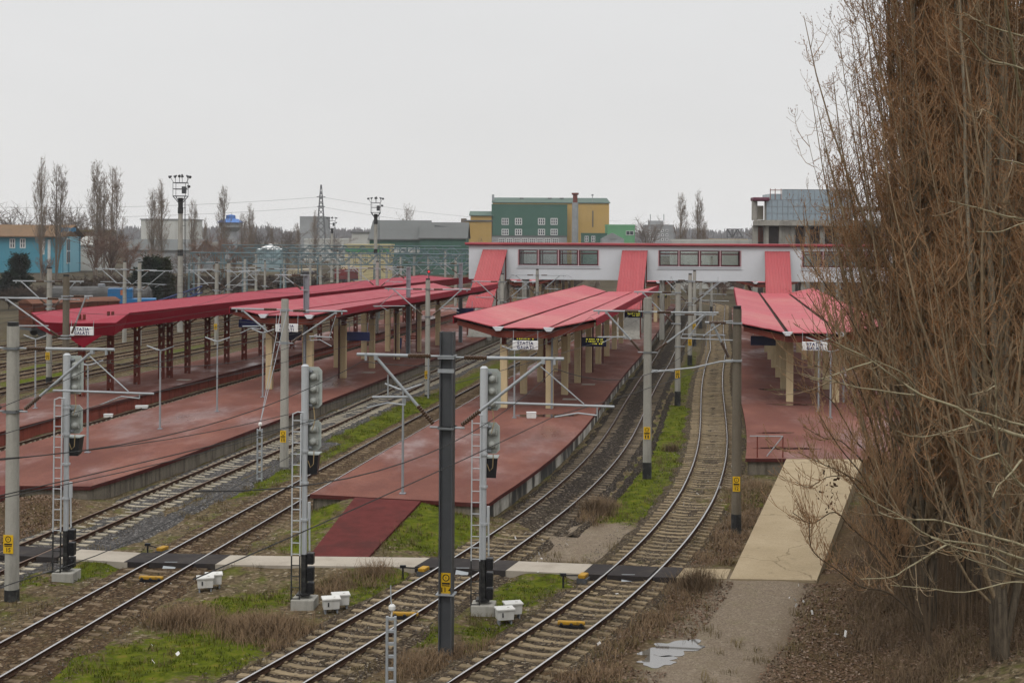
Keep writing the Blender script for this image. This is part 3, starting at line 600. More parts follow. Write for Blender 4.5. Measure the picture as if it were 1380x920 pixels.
# ================================================================== PLATFORM CANOPIES
def lerp(a, b, t): return (a[0] + (b[0] - a[0]) * t, a[1] + (b[1] - a[1]) * t)
def canopy(label, FL, FR, BL, BR, ze, zg, g1, g2, cols, pipes=(), n_beam=8, zb=None, rm=None):
    zb = zb or (ze, zg)
    root = thing('platform_canopy', ((FL[0] + FR[0]) / 2, (FL[1] + FR[1]) / 2, PZ), label, 'canopy', 'butterfly canopies on the platforms')
    def P(s, t, dz=0.0):
        z0 = np.interp(s, [0, g1, g2, 1], [ze, zg, zg, ze]); z1 = np.interp(s, [0, g1, g2, 1], [zb[0], zb[1], zb[1], zb[0]])
        x, y = lerp(lerp(FL, FR, s), lerp(BL, BR, s), t); return (x, y, z0 + (z1 - z0) * t + dz)
    gw = 0.016; n = 16
    for s0, s1 in ((0, g1 - gw), (g1 + gw, g2 - gw), (g2 + gw, 1)):
        mb = MB(); vs = []; fs = []; m = 6
        for i in range(n + 1):
            for j in range(m + 1):
                p = P(s0 + (s1 - s0) * j / m, i / n, random.gauss(0, 0.006)); vs.append(p)
        for i in range(n + 1):
            for j in range(m + 1):
                p = vs[i * (m + 1) + j]; vs.append((p[0], p[1], p[2] - 0.06))
        K = (n + 1) * (m + 1)
        for i in range(n):
            for j in range(m):
                a = i * (m + 1) + j; q = (a, a + 1, a + m + 2, a + m + 1); fs.append(q); fs.append(tuple(K + x for x in reversed(q)))
        for j in range(m): fs.append((K + j, K + j + 1, j + 1, j)); a = n * (m + 1) + j; fs.append((a, a + 1, K + a + 1, K + a))
        for i in range(n):
            a = i * (m + 1); fs.append((a, a + m + 1, K + a + m + 1, K + a)); a += m; fs.append((a + m + 1, a, K + a, K + a + m + 1))
        mb.add(vs, fs); mb.build('roof_panel', rm or ROOF, root)
    for gg in (g1, g2):
        mb = MB(); a = [P(gg - gw * 1.2, t, -0.12) for t in (0.003, 0.997)]; b = [P(gg + gw * 1.2, t, -0.12) for t in (0.003, 0.997)]
        mb.slab([a[0], b[0], b[1], a[1]], 0.1); gu = mb.build('gutter', SOFFIT, root)
        mb = MB(); p = P(gg, 0); ax = Vector((FR[0] - FL[0], FR[1] - FL[1], 0)).normalized()
        mb.vprism([(-0.33, 0.03), (0.33, 0.03), (0.14, -0.2), (-0.14, -0.2)][::-1], (p[0], p[1] - 0.14, p[2]), ax, 0.3); mb.build('rain_head', PANEL_GREY, gu)
    for s, sg in ((0, -1), (1, 1)):                                  # long fascias
        mb = MB(); a = P(s, 0.0); b = P(s, 1.0); ax = Vector((b[0] - a[0], b[1] - a[1], 0)); nrm = Vector((ax.y, -ax.x, 0)).normalized() * (0.02 * sg)
        q = [(a[0], a[1], a[2] + 0.02), (b[0], b[1], b[2] + 0.02), (b[0], b[1], b[2] - 0.46), (a[0], a[1], a[2] - 0.42)]
        w = [(p[0] + nrm.x * 2.5, p[1] + nrm.y * 2.5, p[2]) for p in q]; q = [(p[0] + nrm.x * .15, p[1] + nrm.y * .15, p[2]) for p in q]
        mb.add(q + w, [(0, 1, 2, 3), (7, 6, 5, 4), (0, 4, 5, 1), (1, 5, 6, 2), (2, 6, 7, 3), (3, 7, 4, 0)]); mb.build('fascia', ROOF_DEEP, root)
    mb = MB()                                                        # lining under the sheets
    for s0, s1 in ((0.01, g1), (g1, g2), (g2, 0.99)):
        mb.add([P(s0, .004, -.2), P(s1, .004, -.2), P(s1, .996, -.2), P(s0, .996, -.2)], [(0, 1, 2, 3)])
    mb.build('lining', SOFFIT, root)
    for i in range(n_beam):
        t = (i / (n_beam - 1)) * 0.985 + 0.004; a = P(0, t); b = P(1, t); L = math.hypot(b[0] - a[0], b[1] - a[1]); zz = [P(s, t)[2] for s in (0, g1, g2, 1)]
        mb = MB(); u = [0.02 * L, g1 * L, g2 * L, 0.98 * L]
        poly = [(u[0], zz[0] - .52), (u[1], zz[1] - .62), (u[2], zz[2] - .62), (u[3], zz[3] - .52), (u[3], zz[3] - .24), (u[2], zz[2] - .22), (u[1], zz[1] - .22), (u[0], zz[0] - .24)]
        o = Vector((a[0], a[1], 0)); mb.vprism(poly, o, (b[0] - a[0], b[1] - a[1]), 0.2); mb.build('cross_beam', BROWNSTEEL, root)
    for i, (x, y) in enumerate(cols):
        mb = MB(); mb.bevbox((x, y, (PZ + 4.55) / 2), (0.44, 0.36, 4.55 - PZ), 0.03, R(-9)); c = mb.build('column', CREAM, root)
        mb = MB(); mb.box((x, y, 4.78), (0.26, 0.22, 0.5), R(-9)); mb.box((x, y, 5.02), (0.5, 0.26, 0.14), R(-9)); mb.build('bracket', BROWNSTEEL, c)
    for x, y, m in pipes:
        mb = MB(); mb.tube([(x, y, PZ), (x, y, 5.4)], 0.065, 8); mb.build('downpipe', m, root)
    return root
STEP = (1.18, 7.4)
cC = [(-0.44 + 1.25 * i, 84.74 + 7.5 * i) for i in range(7)] + [(2.3 + 1.18 * i, 84.49 + 7.36 * i) for i in range(8)]
pipC = [(2.42, 84.22, GREYSTEEL)] + [(-0.44 + 1.25 * i + (2.6 if r else 0) + .27, 84.74 + 7.5 * i - .25, PIPE_RED) for i, r in ((2, 0), (3, 1), (4, 1), (5, 0), (2, 1))]
CAN_C = canopy('salmon butterfly canopy with two dark gutters, wide end facing the viewer above twin lamps', (-3.45, 84.0), (4.95, 82.5), (7.05, 138.0), (14.3, 137.4), 6.26, 5.65, .315, .67, cC, pipC)
cB = [(-16.17 + 1.3 * i, 94.26 + 7.7 * i) for i in range(6)] + [(-13.42 + 1.3 * i, 94.0 + 7.7 * i) for i in range(6)]
pipB = [(-12.42, 101.5, PIPE_RED), (-9.6, 116.9, PIPE_RED), (-8.4, 124.5, PIPE_RED), (-13.75, 93.6, GREYSTEEL)]
CAN_B = canopy('canopy with grey steel posts standing up through its roof', (-18.6, 93.0), (-11.0, 91.6), (-7.8, 141.0), (-1.4, 140.0), 6.28, 5.80, .30, .71, cB, pipB, rm=ROOF_B)
cD = [(17.48 + 1.09 * i, 88.53 + 7.62 * i) for i in range(6)] + [(20.3 + 1.09 * i, 88.26 + 7.62 * i) for i in range(6)]
CAN_D = canopy('salmon canopy half hidden behind the bare poplars', (14.0, 86.0), (22.7, 85.4), (22.1, 140.0), (29.8, 139.6), 5.83, 5.28, .32, .69, cD, [(20.75, 88.05, GREYSTEEL)], zb=(6.05, 5.5))
for lb, fl, fr, bl, br, c0 in (('far canopy under the footbridge behind the salmon wide-ended one', (12.8, 168), (19.5, 167.2), (20.5, 214), (27, 213), (14.6, 170)),
                               ('far canopy under the footbridge beyond the canopy with steel posts', (-1.7, 168), (4.6, 167), (7, 214), (13.5, 213), (0.4, 170)),
                               ('far canopy under the footbridge beside the poplars', (26.4, 167), (34.2, 166.4), (33, 206), (41, 205), (28.6, 169))):
    canopy(lb, fl, fr, bl, br, 6.2, 5.7, .31, .69, [(c0[0] + 1.15 * i + d, c0[1] + 7.5 * i) for i in range(6) for d in (0, 2.75)], n_beam=5)

# the long crimson canopy on lattice columns
def canopy_long():
    root = thing('platform_canopy', (-27.0, 89.0, PZ), 'long crimson canopy with a deep hipped fascia on red lattice columns', 'canopy')
    XL = lambda y: -30.6 + .222 * (y - 90.4); XR = lambda y: -24.5 + .24 * (y - 89.6)
    ys = [90.0] + list(np.linspace(96, 178, 15))
    f1, f2, fm = (-28.95, 87.5, 5.52), (-24.55, 87.5, 5.52), (-26.9, 87.5, 5.47)
    Ls = [(XL(y), y, 6.0) for y in ys]; Rs = [(XR(y), y, 6.0) for y in ys]; Ms = [((XL(y) * .5 + XR(y) * .5), y, 5.62) for y in ys]
    k = len(ys); mb = MB(); mb.add(Ls + Ms, [(i, k + i, k + i + 1, i + 1) for i in range(k - 1)]); mb.add([f1, fm, Ms[0], Ls[0]], [(0, 1, 2, 3)]); mb.build('roof_panel', ROOF_A, root)
    mb = MB(); mb.add(Ms + Rs, [(i, k + i, k + i + 1, i + 1) for i in range(k - 1)]); mb.add([fm, f2, Rs[0], Ms[0]], [(0, 1, 2, 3)]); mb.build('roof_panel', ROOF_A, root)
    ring = Ls[::-1] + [f1, fm, f2] + Rs
    dep = lambda p: 1.0 - 0.25 * min(1, max(0, (p[1] - 90) / 40)); cxy = lambda p: (XL(p[1]) + XR(p[1])) / 2
    low = []
    for p in ring:
        if p[1] < 88: low.append((p[0] + (0.25 if p[0] < -26.9 else -0.25 if p[0] > -26.8 else 0), p[1] + 0.45, p[2] - 0.78))
        else: low.append((p[0] + (0.4 if p[0] < cxy(p) else -0.4), p[1] + (0.2 if p[1] < 91 else 0), p[2] - dep(p)))
    n = len(ring); mb = MB(); mb.add([(p[0], p[1], p[2] + .03) for p in ring] + low, [(i, n + i, n + i + 1, i + 1) for i in range(n - 1)])
    mb.build('fascia', ROOF_DEEP, root)
    mb = MB(); h = n // 2; left = low[:k][::-1]; right = low[-k:]
    mb.add([(p[0], p[1], p[2] + .02) for p in left + right], [(i, i + 1, k + i + 1, k + i) for i in range(k - 1)]); mb.add([(p[0], p[1], p[2] + .02) for p in low[k - 1:k + 4]], [(4, 3, 2, 1, 0)]); mb.build('lining', SOFFIT, root)
    mb = MB(); x, y = -26.75, 88.6; mb.vprism([(-1.25, 4.75), (0, 3.95), (1.25, 4.75)][::-1], (x, y - .55, 0), (1, -.12), .12); mb.build('gusset', ROOF_DEEP, root)
    pos = [(-27.25, 89.43), (-26.42, 92.89), (-25.72, 96.86), (-24.95, 100.5), (-24.55, 101.3), (-24.07, 104.78), (-23.42, 108.61), (-22.7, 112.42), (-21.95, 115.81), (-21.3, 119.9)] + [(-20.6 + .72 * i, 123.8 + 3.9 * i) for i in range(13)]
    for i, (x, y) in enumerate(pos):
        mb = MB(); top = 5.95 if i < 2 else 5.3; a = R(-10)
        for d in (-.15, .15):
            mb.box((x + d * math.cos(a), y + d * math.sin(a), (PZ + top) / 2), (0.10, 0.24, top - PZ), a)
        z = PZ + .15
        while z < top - .3: mb.box((x, y, z + .2), (0.2, 0.22, 0.40), a); z += 0.62
        c = mb.build('lattice_column', BROWNSTEEL, root)
        if i % 1 == 0:
            mb = MB(); mb.tube([(x, y, 4.35), (x + 1.1, y - .15, 5.1)], .05, 6); mb.tube([(x, y, 4.35), (x - 1.1, y + .15, 5.1)], .05, 6); mb.build('brace', BROWNSTEEL, c)
    return root
ROOF_A = mat('raspberry ribbed roofing', (0.285, 0.026, 0.044), 0.5, var=0.07, scale=0.3, inst=0.0, dirt=(0.25, 0.028, 0.042), dirt_amt=0.6, spec=0.03, seam=(.2, .98, .55))
canopy_long()

# ================================================================== FOOTBRIDGE
BX0, BY0 = -4.66, 152.6; BD = Vector((0.9925, -0.1220, 0)); BN = Vector((0.1220, 0.9925, 0))
def bridge_u(px):
    k = (px - 690) / FPX                                             # X = k Y on the front face
    return (k * BY0 - BX0) / (BD.x - k * BD.y)
def bp(u, d, z): p = Vector((BX0, BY0, 0)) + BD * u + BN * d; return (p.x, p.y, z)
GLASS, _nt, _bs = nodes('footbridge glazing')
_tr = N(_nt, 'ShaderNodeBsdfTransparent'); _tr.inputs[0].default_value = (0.90, 0.92, 0.91, 1)
_gl = N(_nt, 'ShaderNodeBsdfGlossy', ins={'Roughness': 0.03}); _gl.inputs[0].default_value = (0.8, 0.82, 0.82, 1)
_mx = N(_nt, 'ShaderNodeMixShader'); _fr = N(_nt, 'ShaderNodeFresnel', ins={'IOR': 1.5})
_nt.links.new(_fr.outputs[0], _mx.inputs[0]); _nt.links.new(_tr.outputs[0], _mx.inputs[1]); _nt.links.new(_gl.outputs[0], _mx.inputs[2])
_nt.links.new(_mx.outputs[0], _nt.nodes['Material Output'].inputs[0])
WINRED = mat('maroon window frame', (0.10, 0.022, 0.03), 0.5)
def footbridge():
    root = thing('footbridge', bp(30, 2, 0), 'enclosed grey footbridge with window strips and red trim across the station', 'footbridge')
    UEND = 74.0; zb, zs, zw0, zw1, zt = 6.36, 7.62, 7.88, 9.58, 10.0
    sets = [(bridge_u(698.5), bridge_u(807))]; w = sets[0][1] - sets[0][0]; pitch = bridge_u(887.5) - bridge_u(698.5)
    for i in range(1, 5): sets.append((sets[0][0] + pitch * i, sets[0][1] + pitch * i))
    for d0, d1, front in ((0, 0.16, True), (3.64, 3.8, False)):
        mb = MB()
        def seg(u0, u1, z0, z1, e=0.0):
            a, b = bp(u0, d0 - e, 0), bp(u1, d0 - e, 0); c, d = bp(u1, d1, 0), bp(u0, d1, 0)
            mb.prism([a[:2], b[:2], c[:2], d[:2]], z0, z1)
        seg(0, UEND, zb, zw0); seg(0, UEND, zw1, zt); u = 0
        for s0, s1 in sets:
            seg(u, s0, zw0 + .001, zw1 - .001); u = s1
        seg(u, UEND, zw0 + .001, zw1 - .001)
        if front:                                                    # panel joints, sill
            for s0, s1 in sets: 
                a = bp((s0 + s1) / 2, -0.04, zs); mb.box(a, (w + .3, 0.1, 0.06), R(-7)); mb.box(bp((s0 + s1) / 2, -.03, zw0 - .05), (w + .1, .14, .07), R(-7))
        mb.build('wall', PANEL_GREY, root)
        for s0, s1 in sets:
            for q in range(4):
                a = s0 + (s1 - s0) * q / 4 + .04; b = s0 + (s1 - s0) * (q + 1) / 4 - .04; mf = MB()
                for (x0, x1, z0, z1) in ((a, a + .13, zw0, zw1), (b - .13, b, zw0, zw1), (a + .13, b - .13, zw0, zw0 + .11), (a + .13, b - .13, zw1 - .11, zw1), (a + .13, b - .13, zw1 - .46, zw1 - .37)):
                    p = [bp(x0, d0 + .02, 0)[:2], bp(x1, d0 + .02, 0)[:2], bp(x1, d0 + .12, 0)[:2], bp(x0, d0 + .12, 0)[:2]]; mf.prism(p, z0, z1)
                wn = mf.build('window', WINRED, root)
                mg = MB(); p = [bp(a + .1, d0 + .06, 0)[:2], bp(b - .1, d0 + .06, 0)[:2], bp(b - .1, d0 + .075, 0)[:2], bp(a + .1, d0 + .075, 0)[:2]]; mg.prism(p, zw0 + .08, zw1 - .08); mg.build('pane', GLASS, wn)
            if front:
                mm = MB()
                for q in range(0, 5):
                    mm.box(bp(s0 + (s1 - s0) * q / 4, 0.05, (zw0 + zw1) / 2), (.1, .16, zw1 - zw0 - .01), R(-7))
                mm.build('mullion', mat('pale pink mullion', (0.55, 0.36, 0.37), 0.5), root)
    mb = MB(); mb.prism([bp(.02, .17, 0)[:2], bp(UEND, .17, 0)[:2], bp(UEND, 3.62, 0)[:2], bp(.02, 3.62, 0)[:2]], zb + .02, zb + .3); mb.build('deck', CONC, root)
    mb = MB(); mb.prism([bp(0, .17, 0)[:2], bp(.16, .17, 0)[:2], bp(.16, 3.62, 0)[:2], bp(0, 3.62, 0)[:2]], zb + .31, zt - .01); mb.build('end_wall', PANEL_GREY, root)
    mb = MB(); mb.prism([bp(-.35, -.3, 0)[:2], bp(UEND, -.3, 0)[:2], bp(UEND, 4.1, 0)[:2], bp(-.35, 4.1, 0)[:2]], zt + .002, zt + .12); mb.build('roof_edge', mat('crimson roof edge', (0.12, 0.008, 0.02), .5), root)
    mb = MB(); mb.slab([bp(-.4, -.34, zt + .3), bp(UEND, -.34, zt + .3), bp(UEND, 4.14, zt + .3), bp(-.4, 4.14, zt + .3)], .175); mb.build('roof', ROOF, root)
    # three roofed flights coming down towards the viewer, one behind
    Fdir = Vector((-0.16, -0.987, 0))
    for p0, p1, run in ((651, 684, 9.7), (838.7, 873, 9.7), (1030.7, 1064.5, 9.7)):
        u0, u1 = bridge_u(p0), bridge_u(p1); mb = MB(); n = 17; top = []; bot = []
        pr = []
        for j in range(n * 2 + 1):
            pr.append((u0 + (u1 - u0) * j / (2 * n), 0.0 if j % 2 else 0.07))
        vs = []
        for u, h in pr:
            a = Vector(bp(u, -.02, 9.52 + h)); b = a + Fdir * run + Vector((0, 0, -5.75)); vs += [a, b, a - Vector((0, 0, .1)), b - Vector((0, 0, .1))]
        fs = []
        for j in range(len(pr) - 1):
            k = j * 4; fs += [(k, k + 1, k + 5, k + 4), (k + 2, k + 6, k + 7, k + 3), (k + 1, k + 3, k + 7, k + 5)]
        mb.add(vs, fs); st = mb.build('stair_roof', ROOF_S, root)
        mb = MB(); a0, a1 = Vector(bp(u0 + .1, -.02, 6.4)), Vector(bp(u1 - .1, -.02, 6.4)); d = Fdir * (run - .3); dz = Vector((0, 0, -5.6))
        mb.slab([tuple(a0 + d + dz), tuple(a1 + d + dz), tuple(a1), tuple(a0)], .35); mb.build('stair_flight', CONC, root)
        mb = MB()
        for t in (.05, .35, .65, .97):
            for a in (a0, a1):
                p = a + d * t; zr = 9.4 - 5.75 * t * (run - .3) / run; mb.box((p.x, p.y, (6.3 - 5.6 * t + zr) / 2), (.12, .12, max(.3, zr - 6.3 + 5.6 * t)), R(-9))
        mb.build('stair_post', BROWNSTEEL, root)
    for u in (3.8, 6.0, 18.6, 20.8, 33.4, 35.6, 48.2, 50.5, 63):
        for dd in (.6, 3.2):
            mb = MB(); p = bp(u, dd, 0); mb.bevbox((p[0], p[1], 3.1), (.5, .5, 6.5), .04, R(-7)); mb.build('pillar', CONC, root)
    return root
footbridge()

# ================================================================== SIGNS, BOARDS, LAMPS
def station_sign(label, px, py, Y, w=1.5, rz=R(-8), hang=0.6):
    X, z = depth_at(px, py, Y); root = thing('station_sign', (X, Y, z), label, 'sign', 'white station name signs', rz)
    MB().bevbox((0, 0, 0), (w, .12, .52), .03).build('board', SIGNWHITE, root, world=False)
    mb = MB(); add_text(mb, 'STAȚIA', .235, (0, -.068, .115), bold=.008, spacing=1.28); add_text(mb, 'GALAȚI', .235, (0, -.068, -.125), bold=.008, spacing=1.28)
    mb.build('lettering', NAVY_INK, root, world=False)
    for s in (-.5, .5): mb = MB(); mb.tube([(s * w * .96, .02, .2), (s * w * .96, .1, .25 + hang)], .018, 6); mb.build('hanger', GALV, root, world=False)
    return root
station_sign('station name sign beside the thick weathered pole on the crimson canopy', 110.5, 446, 86.6, hang=.4)
station_sign('station name sign crossed by the concrete pole and its guy wires', 386.5, 441.7, 91.2)
station_sign('station name sign under the wide-ended salmon canopy, above the dark mast arm', 708, 465, 82.2, rz=R(-9))
station_sign('station name sign behind bare twigs beside the poplars', 1098, 466.5, 84.9)
LED, _nt, _bs = nodes('yellow display digits'); _bs.inputs['Base Color'].default_value = (.35, .33, .02, 1)
_bs.inputs['Emission Color'].default_value = (.75, .68, .06, 1); _bs.inputs['Emission Strength'].default_value = .55
def board(label, px, py, Y, w=1.55, h=.58, lit=0, rz=R(-9), zt=5.2):
    X, z = depth_at(px, py, Y); root = thing('departure_board', (X, Y, z), label, 'display board', 'navy display boards under the canopies', rz)
    MB().bevbox((0, 0, 0), (w, .22, h), .02).build('case', NAVY, root, world=False)
    for s in (-.4, .4): mb = MB(); mb.tube([(s * w, 0, h / 2), (s * w, 0, zt - z)], .022, 6); mb.build('hanger', GREYSTEEL, root, world=False)
    if lit:
        mb = MB(); rr = random.Random(px)
        for row, zz in enumerate((.17, .03, -.11)):
            x = -.5 * w + (.28 if row < 2 else .7)
            while x < .38 * w:
                L = rr.choice((.04, .05, .07, .1)); mb.box((x + L / 2, -.114, zz), (L * .8, .008, .07)); x += L + rr.choice((.02, .02, .06, .12))
        mb.build('lit_digits', LED, root, world=False)
    return root
board('lit display board hanging under the outer edge of the wide-ended salmon canopy', 800.5, 460.5, 88.5, lit=1)
board('lit display board half hidden behind the station sign of the wide-ended canopy', 707.5, 457, 86.5, lit=1)
board('small lit display board at the far end of the wide-ended canopy', 853.5, 423.5, 126, lit=1)
board('tiny lit display board under the far canopy past the footbridge', 890, 398, 172, lit=1)
board('blank display board on the near corner of the canopy with steel posts', 483, 453, 94.5)
board('blank display board behind the pole with guy wires', 391, 452.5, 95.5)
board('blank display board hanging beside the lattice columns', 335.5, 436, 106)
board('blank display board by the leftmost footbridge stair', 627, 419.5, 126)
board('blank display board hanging left of the cream columns by the poplars', 1028.5, 459, 88)
def lamp(label, px, py, top, span=1.5):
    X, Y = ground_at(px, py, PZ); zt = depth_at(px, top, Y)[1]
    root = thing('platform_lamp', (X, Y, PZ), label, 'platform lamp', 'slim Y-shaped platform lamps', R(-9)); H = zt - PZ
    mb = MB(); mb.tube([(0, 0, 0), (0, 0, H * .5), (0, 0, H)], [.055, .05, .035], 10); mb.build('pole', GALV, root, world=False)
    mb = MB(); mb.bevbox((0, 0, .02), (.24, .24, .04), .008); mb.build('base_plate', GREYSTEEL, root, world=False)
    for s in (-1, 1):
        mb = MB(); mb.tube([(0, 0, H - .03), (s * .18, 0, H - .01), (s * span / 2, 0, H + .2)], [.03, .045, .035], 8); mb.build('lamp_arm', GALV, root, world=False)
    return root
for lb, a in (('Y-shaped lamp nearest the ring pole on the red-walled platform', (47.5, 550, 456)), ('Y-shaped lamp rising behind the signal with one black hood, by the track edge', (118, 609.5, 491)),
              ('Y-shaped lamp alone on the open red asphalt, in front of the lattice columns', (215.5, 578, 471)), ('Y-shaped lamp standing between the lattice columns and the guy wires', (292.5, 554.5, 459)),
              ('Y-shaped lamp touching the cream column at the canopy with steel posts', (354, 535, 447.5)), ('Y-shaped lamp on the red platform tip, left of the dark steel mast', (542.6, 665, 524)),
              ('Y-shaped lamp directly under the station sign of the wide-ended canopy', (693, 563, 471)), ('Y-shaped lamp under the station sign beside the poplars', (1103, 554, 459)),
              ('Y-shaped lamp among poplar twigs, right of its twin by the station sign', (1119, 563, 473))): lamp(lb, *a)
# ================================================================== CATENARY MASTS
def ribbed(mb, a, b, r=.075, n=9):
    a, b = Vector(a), Vector(b); pts = []; rr = []
    for i in range(n * 2 + 1):
        pts.append(a.lerp(b, i / (2 * n))); rr.append(r if i % 2 else r * .55)
    return mb.tube(pts, rr, 8)
def cantilever(root, s, ztop, zlow, reach, diag, reg=None, steady=None, strut=None, r=.045, off=.16):
    """s = +1 / -1 side of the mast; metres from the mast axis"""
    mb = MB(); a = off + .25; ins = .62
    mb.tube([(s * (a + ins), 0, ztop), (s * reach, 0, ztop + .01)], r, 8)
    d0 = Vector((s * (off + .1), 0, zlow)); d1 = Vector((s * diag, 0, ztop - .06)); dd = (d1 - d0).normalized()
    mb.tube([d0 + dd * .75, d1], r * .95, 8); mb.box(tuple(d1), (.1, .1, .14)); mb.box((s * (reach - .25), 0, ztop - .05), (.06, .08, .2))
    if reg: 
        z, x0, x1 = reg; mb.tube([(s * x0, 0, z), (s * x1, 0, z - .03)], r * .72, 8)
    if strut: mb.tube([(s * strut[0], 0, strut[1]), (s * strut[2], 0, strut[3])], r * .42, 6)
    o = mb.build('cantilever', GALV, root, world=False)
    for p_, q_ in (((s * a, 0, ztop), (s * (a + ins), 0, ztop)), (d0 + dd * .12, d0 + dd * .75)): mb = MB(); ribbed(mb, p_, q_); mb.build('insulator', INSUL, o, world=False)
    for z in (ztop, zlow):
        mb = MB(); mb.tube([(s * off * .6, 0, z), (s * (a + .02), 0, z)], .03, 6); mb.box((0, 0, z), (off * 2.2, off * 2.2, .07)); mb.build('clamp', GALV, o, world=False)
    if steady:
        xa, za, xb, zb = steady; mb = MB(); mb.tube([(s * xa, 0, (reg[0] if reg else za) - .02), (s * xa, 0, za)], .02, 6)
        mb.tube([(s * xa, 0, za), (s * (xa * .55 + xb * .45), 0, za + .05), (s * xb, 0, zb)], .022, 6); mb.build('steady_arm', GALV, o, world=False)
    return o
PLATE_MEMO = {}
def warn_plate(root, y, z, w=.3, h=.56, num=None, split=False):
    mb = MB(); mb.bevbox((0, y, z), (w, .012, h), .004); p = mb.build('warning_plate', YELLOW, root, world=False)
    mb = MB(); n = 20; r0, r1 = .095, .07; yy = y - .009; zc = z + h * .27
    vs = []; 
    for i in range(n):
        t = 2 * math.pi * i / n
        vs += [(r0 * math.cos(t), yy, zc + r0 * math.sin(t)), (r1 * math.cos(t), yy, zc + r1 * math.sin(t))]
    mb.add(vs, [(2 * i, (2 * i + 2) % (2 * n), (2 * i + 3) % (2 * n), 2 * i + 1) for i in range(n)])
    mb.add([(.012, yy, zc + .055), (-.02, yy, zc - .005), (.0, yy, zc - .005), (-.01, yy, zc - .055), (.022, yy, zc + .008), (.002, yy, zc + .008)], [(0, 1, 2, 5), (5, 2, 3, 4)])
    mb.box((0, yy, z - h * .0), (w * .78, .003, .05)); mb.box((0, yy, z - h * .10), (w * .74, .003, .025))
    if num: add_text(mb, num, .17, (0, yy, z - h * .31), extrude=.001, bold=.004)
    else: mb.box((-w * .2, yy, z - h * .3), (w * .16, .003, h * .24)); mb.box((w * .18, yy, z - h * .3), (w * .2, .003, h * .24))
    mb.build('plate_marking', INK, p, world=False)
def mast(label, x, y, top=8.3, m=None, r0=.2, r1=.155, kind='round', black=.5, plate=None, rz=R(-9), num=None, z0=None, group='catenary masts'):
    z = float(height(x, y)) if z0 is None else z0
    root = thing('catenary_mast', (x, y, z), label, 'catenary mast', group, rz); H = top - z
    m = m or CONC
    if kind == 'round':
        mb = MB(); mb.tube([(0, 0, -.4), (0, 0, H * .5), (0, 0, H - .12)], [r0, (r0 + r1) / 2, r1], 14); mb.build('pole', m, root, world=False, smooth=True)
        mb = MB(); mb.tube([(0, 0, H - .12), (0, 0, H)], r1 * .92, 14); mb.build('pole_cap', BLACK_PAINT, root, world=False)
        if black:
            mb = MB(); mb.tube([(0, 0, -.3), (0, 0, black)], [r0 * 1.04, r0 * 1.03], 14); mb.build('base_band', BLACK_PAINT, root, world=False)
        if plate: warn_plate(root, -(r0 + .012), plate, w=min(.32, r0 * 1.5), num=num)
    elif kind == 'square':                                            # prefabricated concrete post with chamfers
        mb = MB(); w0, w1 = r0, r1
        vs = []; 
        for zz, w in ((-.4, w0), (H, w1)):
            c = w * .3
            for u, v in ((-w + c, -w), (w - c, -w), (w, -w + c), (w, w - c), (w - c, w), (-w + c, w), (-w, w - c), (-w, -w + c)): vs.append((u, v, zz))
        mb.add(vs, [tuple(range(7, -1, -1)), tuple(range(8, 16))] + [(i, (i + 1) % 8, 8 + (i + 1) % 8, 8 + i) for i in range(8)])
        mb.build('pole', m, root, world=False)
        if black:
            mb = MB(); mb.box((0, 0, black / 2), (w0 * 2.06, w0 * 2.06, black)); mb.build('base_band', BLACK_PAINT, root, world=False)
        if plate: warn_plate(root, -(w0 + .01), plate, w=min(.32, w0 * 1.6), num=num)
    elif kind == 'steel':                                             # H-section mast
        mb = MB(); b, t = r0, .016
        mb.box((-b + t, 0, H / 2 - .2), (t * 2, b * 2, H + .4)); mb.box((b - t, 0, H / 2 - .2), (t * 2, b * 2, H + .4)); mb.box((0, -.035, H / 2 - .2), (b * 2 - 4 * t - .002, .02, H + .4))
        mb.build('pole', m, root, world=False)
        if plate: warn_plate(root, -.05, plate, w=.27, num=num)
    return root
A_SHORT = lambda s: dict(s=s, ztop=7.9, zlow=6.0, reach=2.45, diag=1.95, reg=(6.8, 1.05, 2.0), steady=(1.1, 6.7, 2.15, 6.42))
# --- the near masts, each measured
m1 = mast('thick concrete mast with a black foot and yellow plate, between rusty track and brown track', -15.08, 42.66, 8.4, r0=.215, r1=.18, black=.35, plate=1.75, num='15')
cantilever(m1, 1, 7.63, 5.72, 3.25, 2.55, (6.38, 1.3, 4.5), (4.05, 6.2, 2.8, 5.98), (2.45, 7.45, 3.7, 6.4), off=.2); cantilever(m1, -1, 7.63, 5.72, 3.0, 2.4, (6.38, 1.2, 2.4), (1.3, 6.3, 2.5, 6.0), off=.2)
m2 = mast('dark grey steel H-section mast with yellow plate standing beside the anchor post', -1.7, 37.5, 8.53, m=STEEL_DARK, r0=.18, kind='steel', plate=1.9, num='11 4')
cantilever(m2, 1, 7.9, 6.03, 3.12, 2.57, (6.72, 1.28, 4.45), (4.0, 6.45, 2.87, 6.38), (2.5, 7.7, 3.65, 6.74), off=.2)
cantilever(m2, -1, 7.92, 6.03, 2.48, 1.95, (6.82, 1.05, 2.05), (1.15, 6.6, 2.2, 6.5), off=.2)
for x_, z_ in ((-1.62, 7.4), (-.52, 7.85)): mb = MB(); mb.tube([(x_, 0, z_), (x_, 0, 6.8)], .02, 6); mb.build('dropper_rod', GALV, m2, world=False)
for c_, d_ in (((0, -.19, 7.55), (.44, .04, .1)), ((0, 0, 1.62), (.5, .42, .03))): mb = MB(); mb.box(c_, d_); mb.build('clamp_band', GALV, m2, world=False)
m3 = mast('square concrete mast held by two guy wires beside the grey-stone track', -10.78, 67.05, 8.01, r0=.18, r1=.15, kind='square', black=.0, plate=1.55)
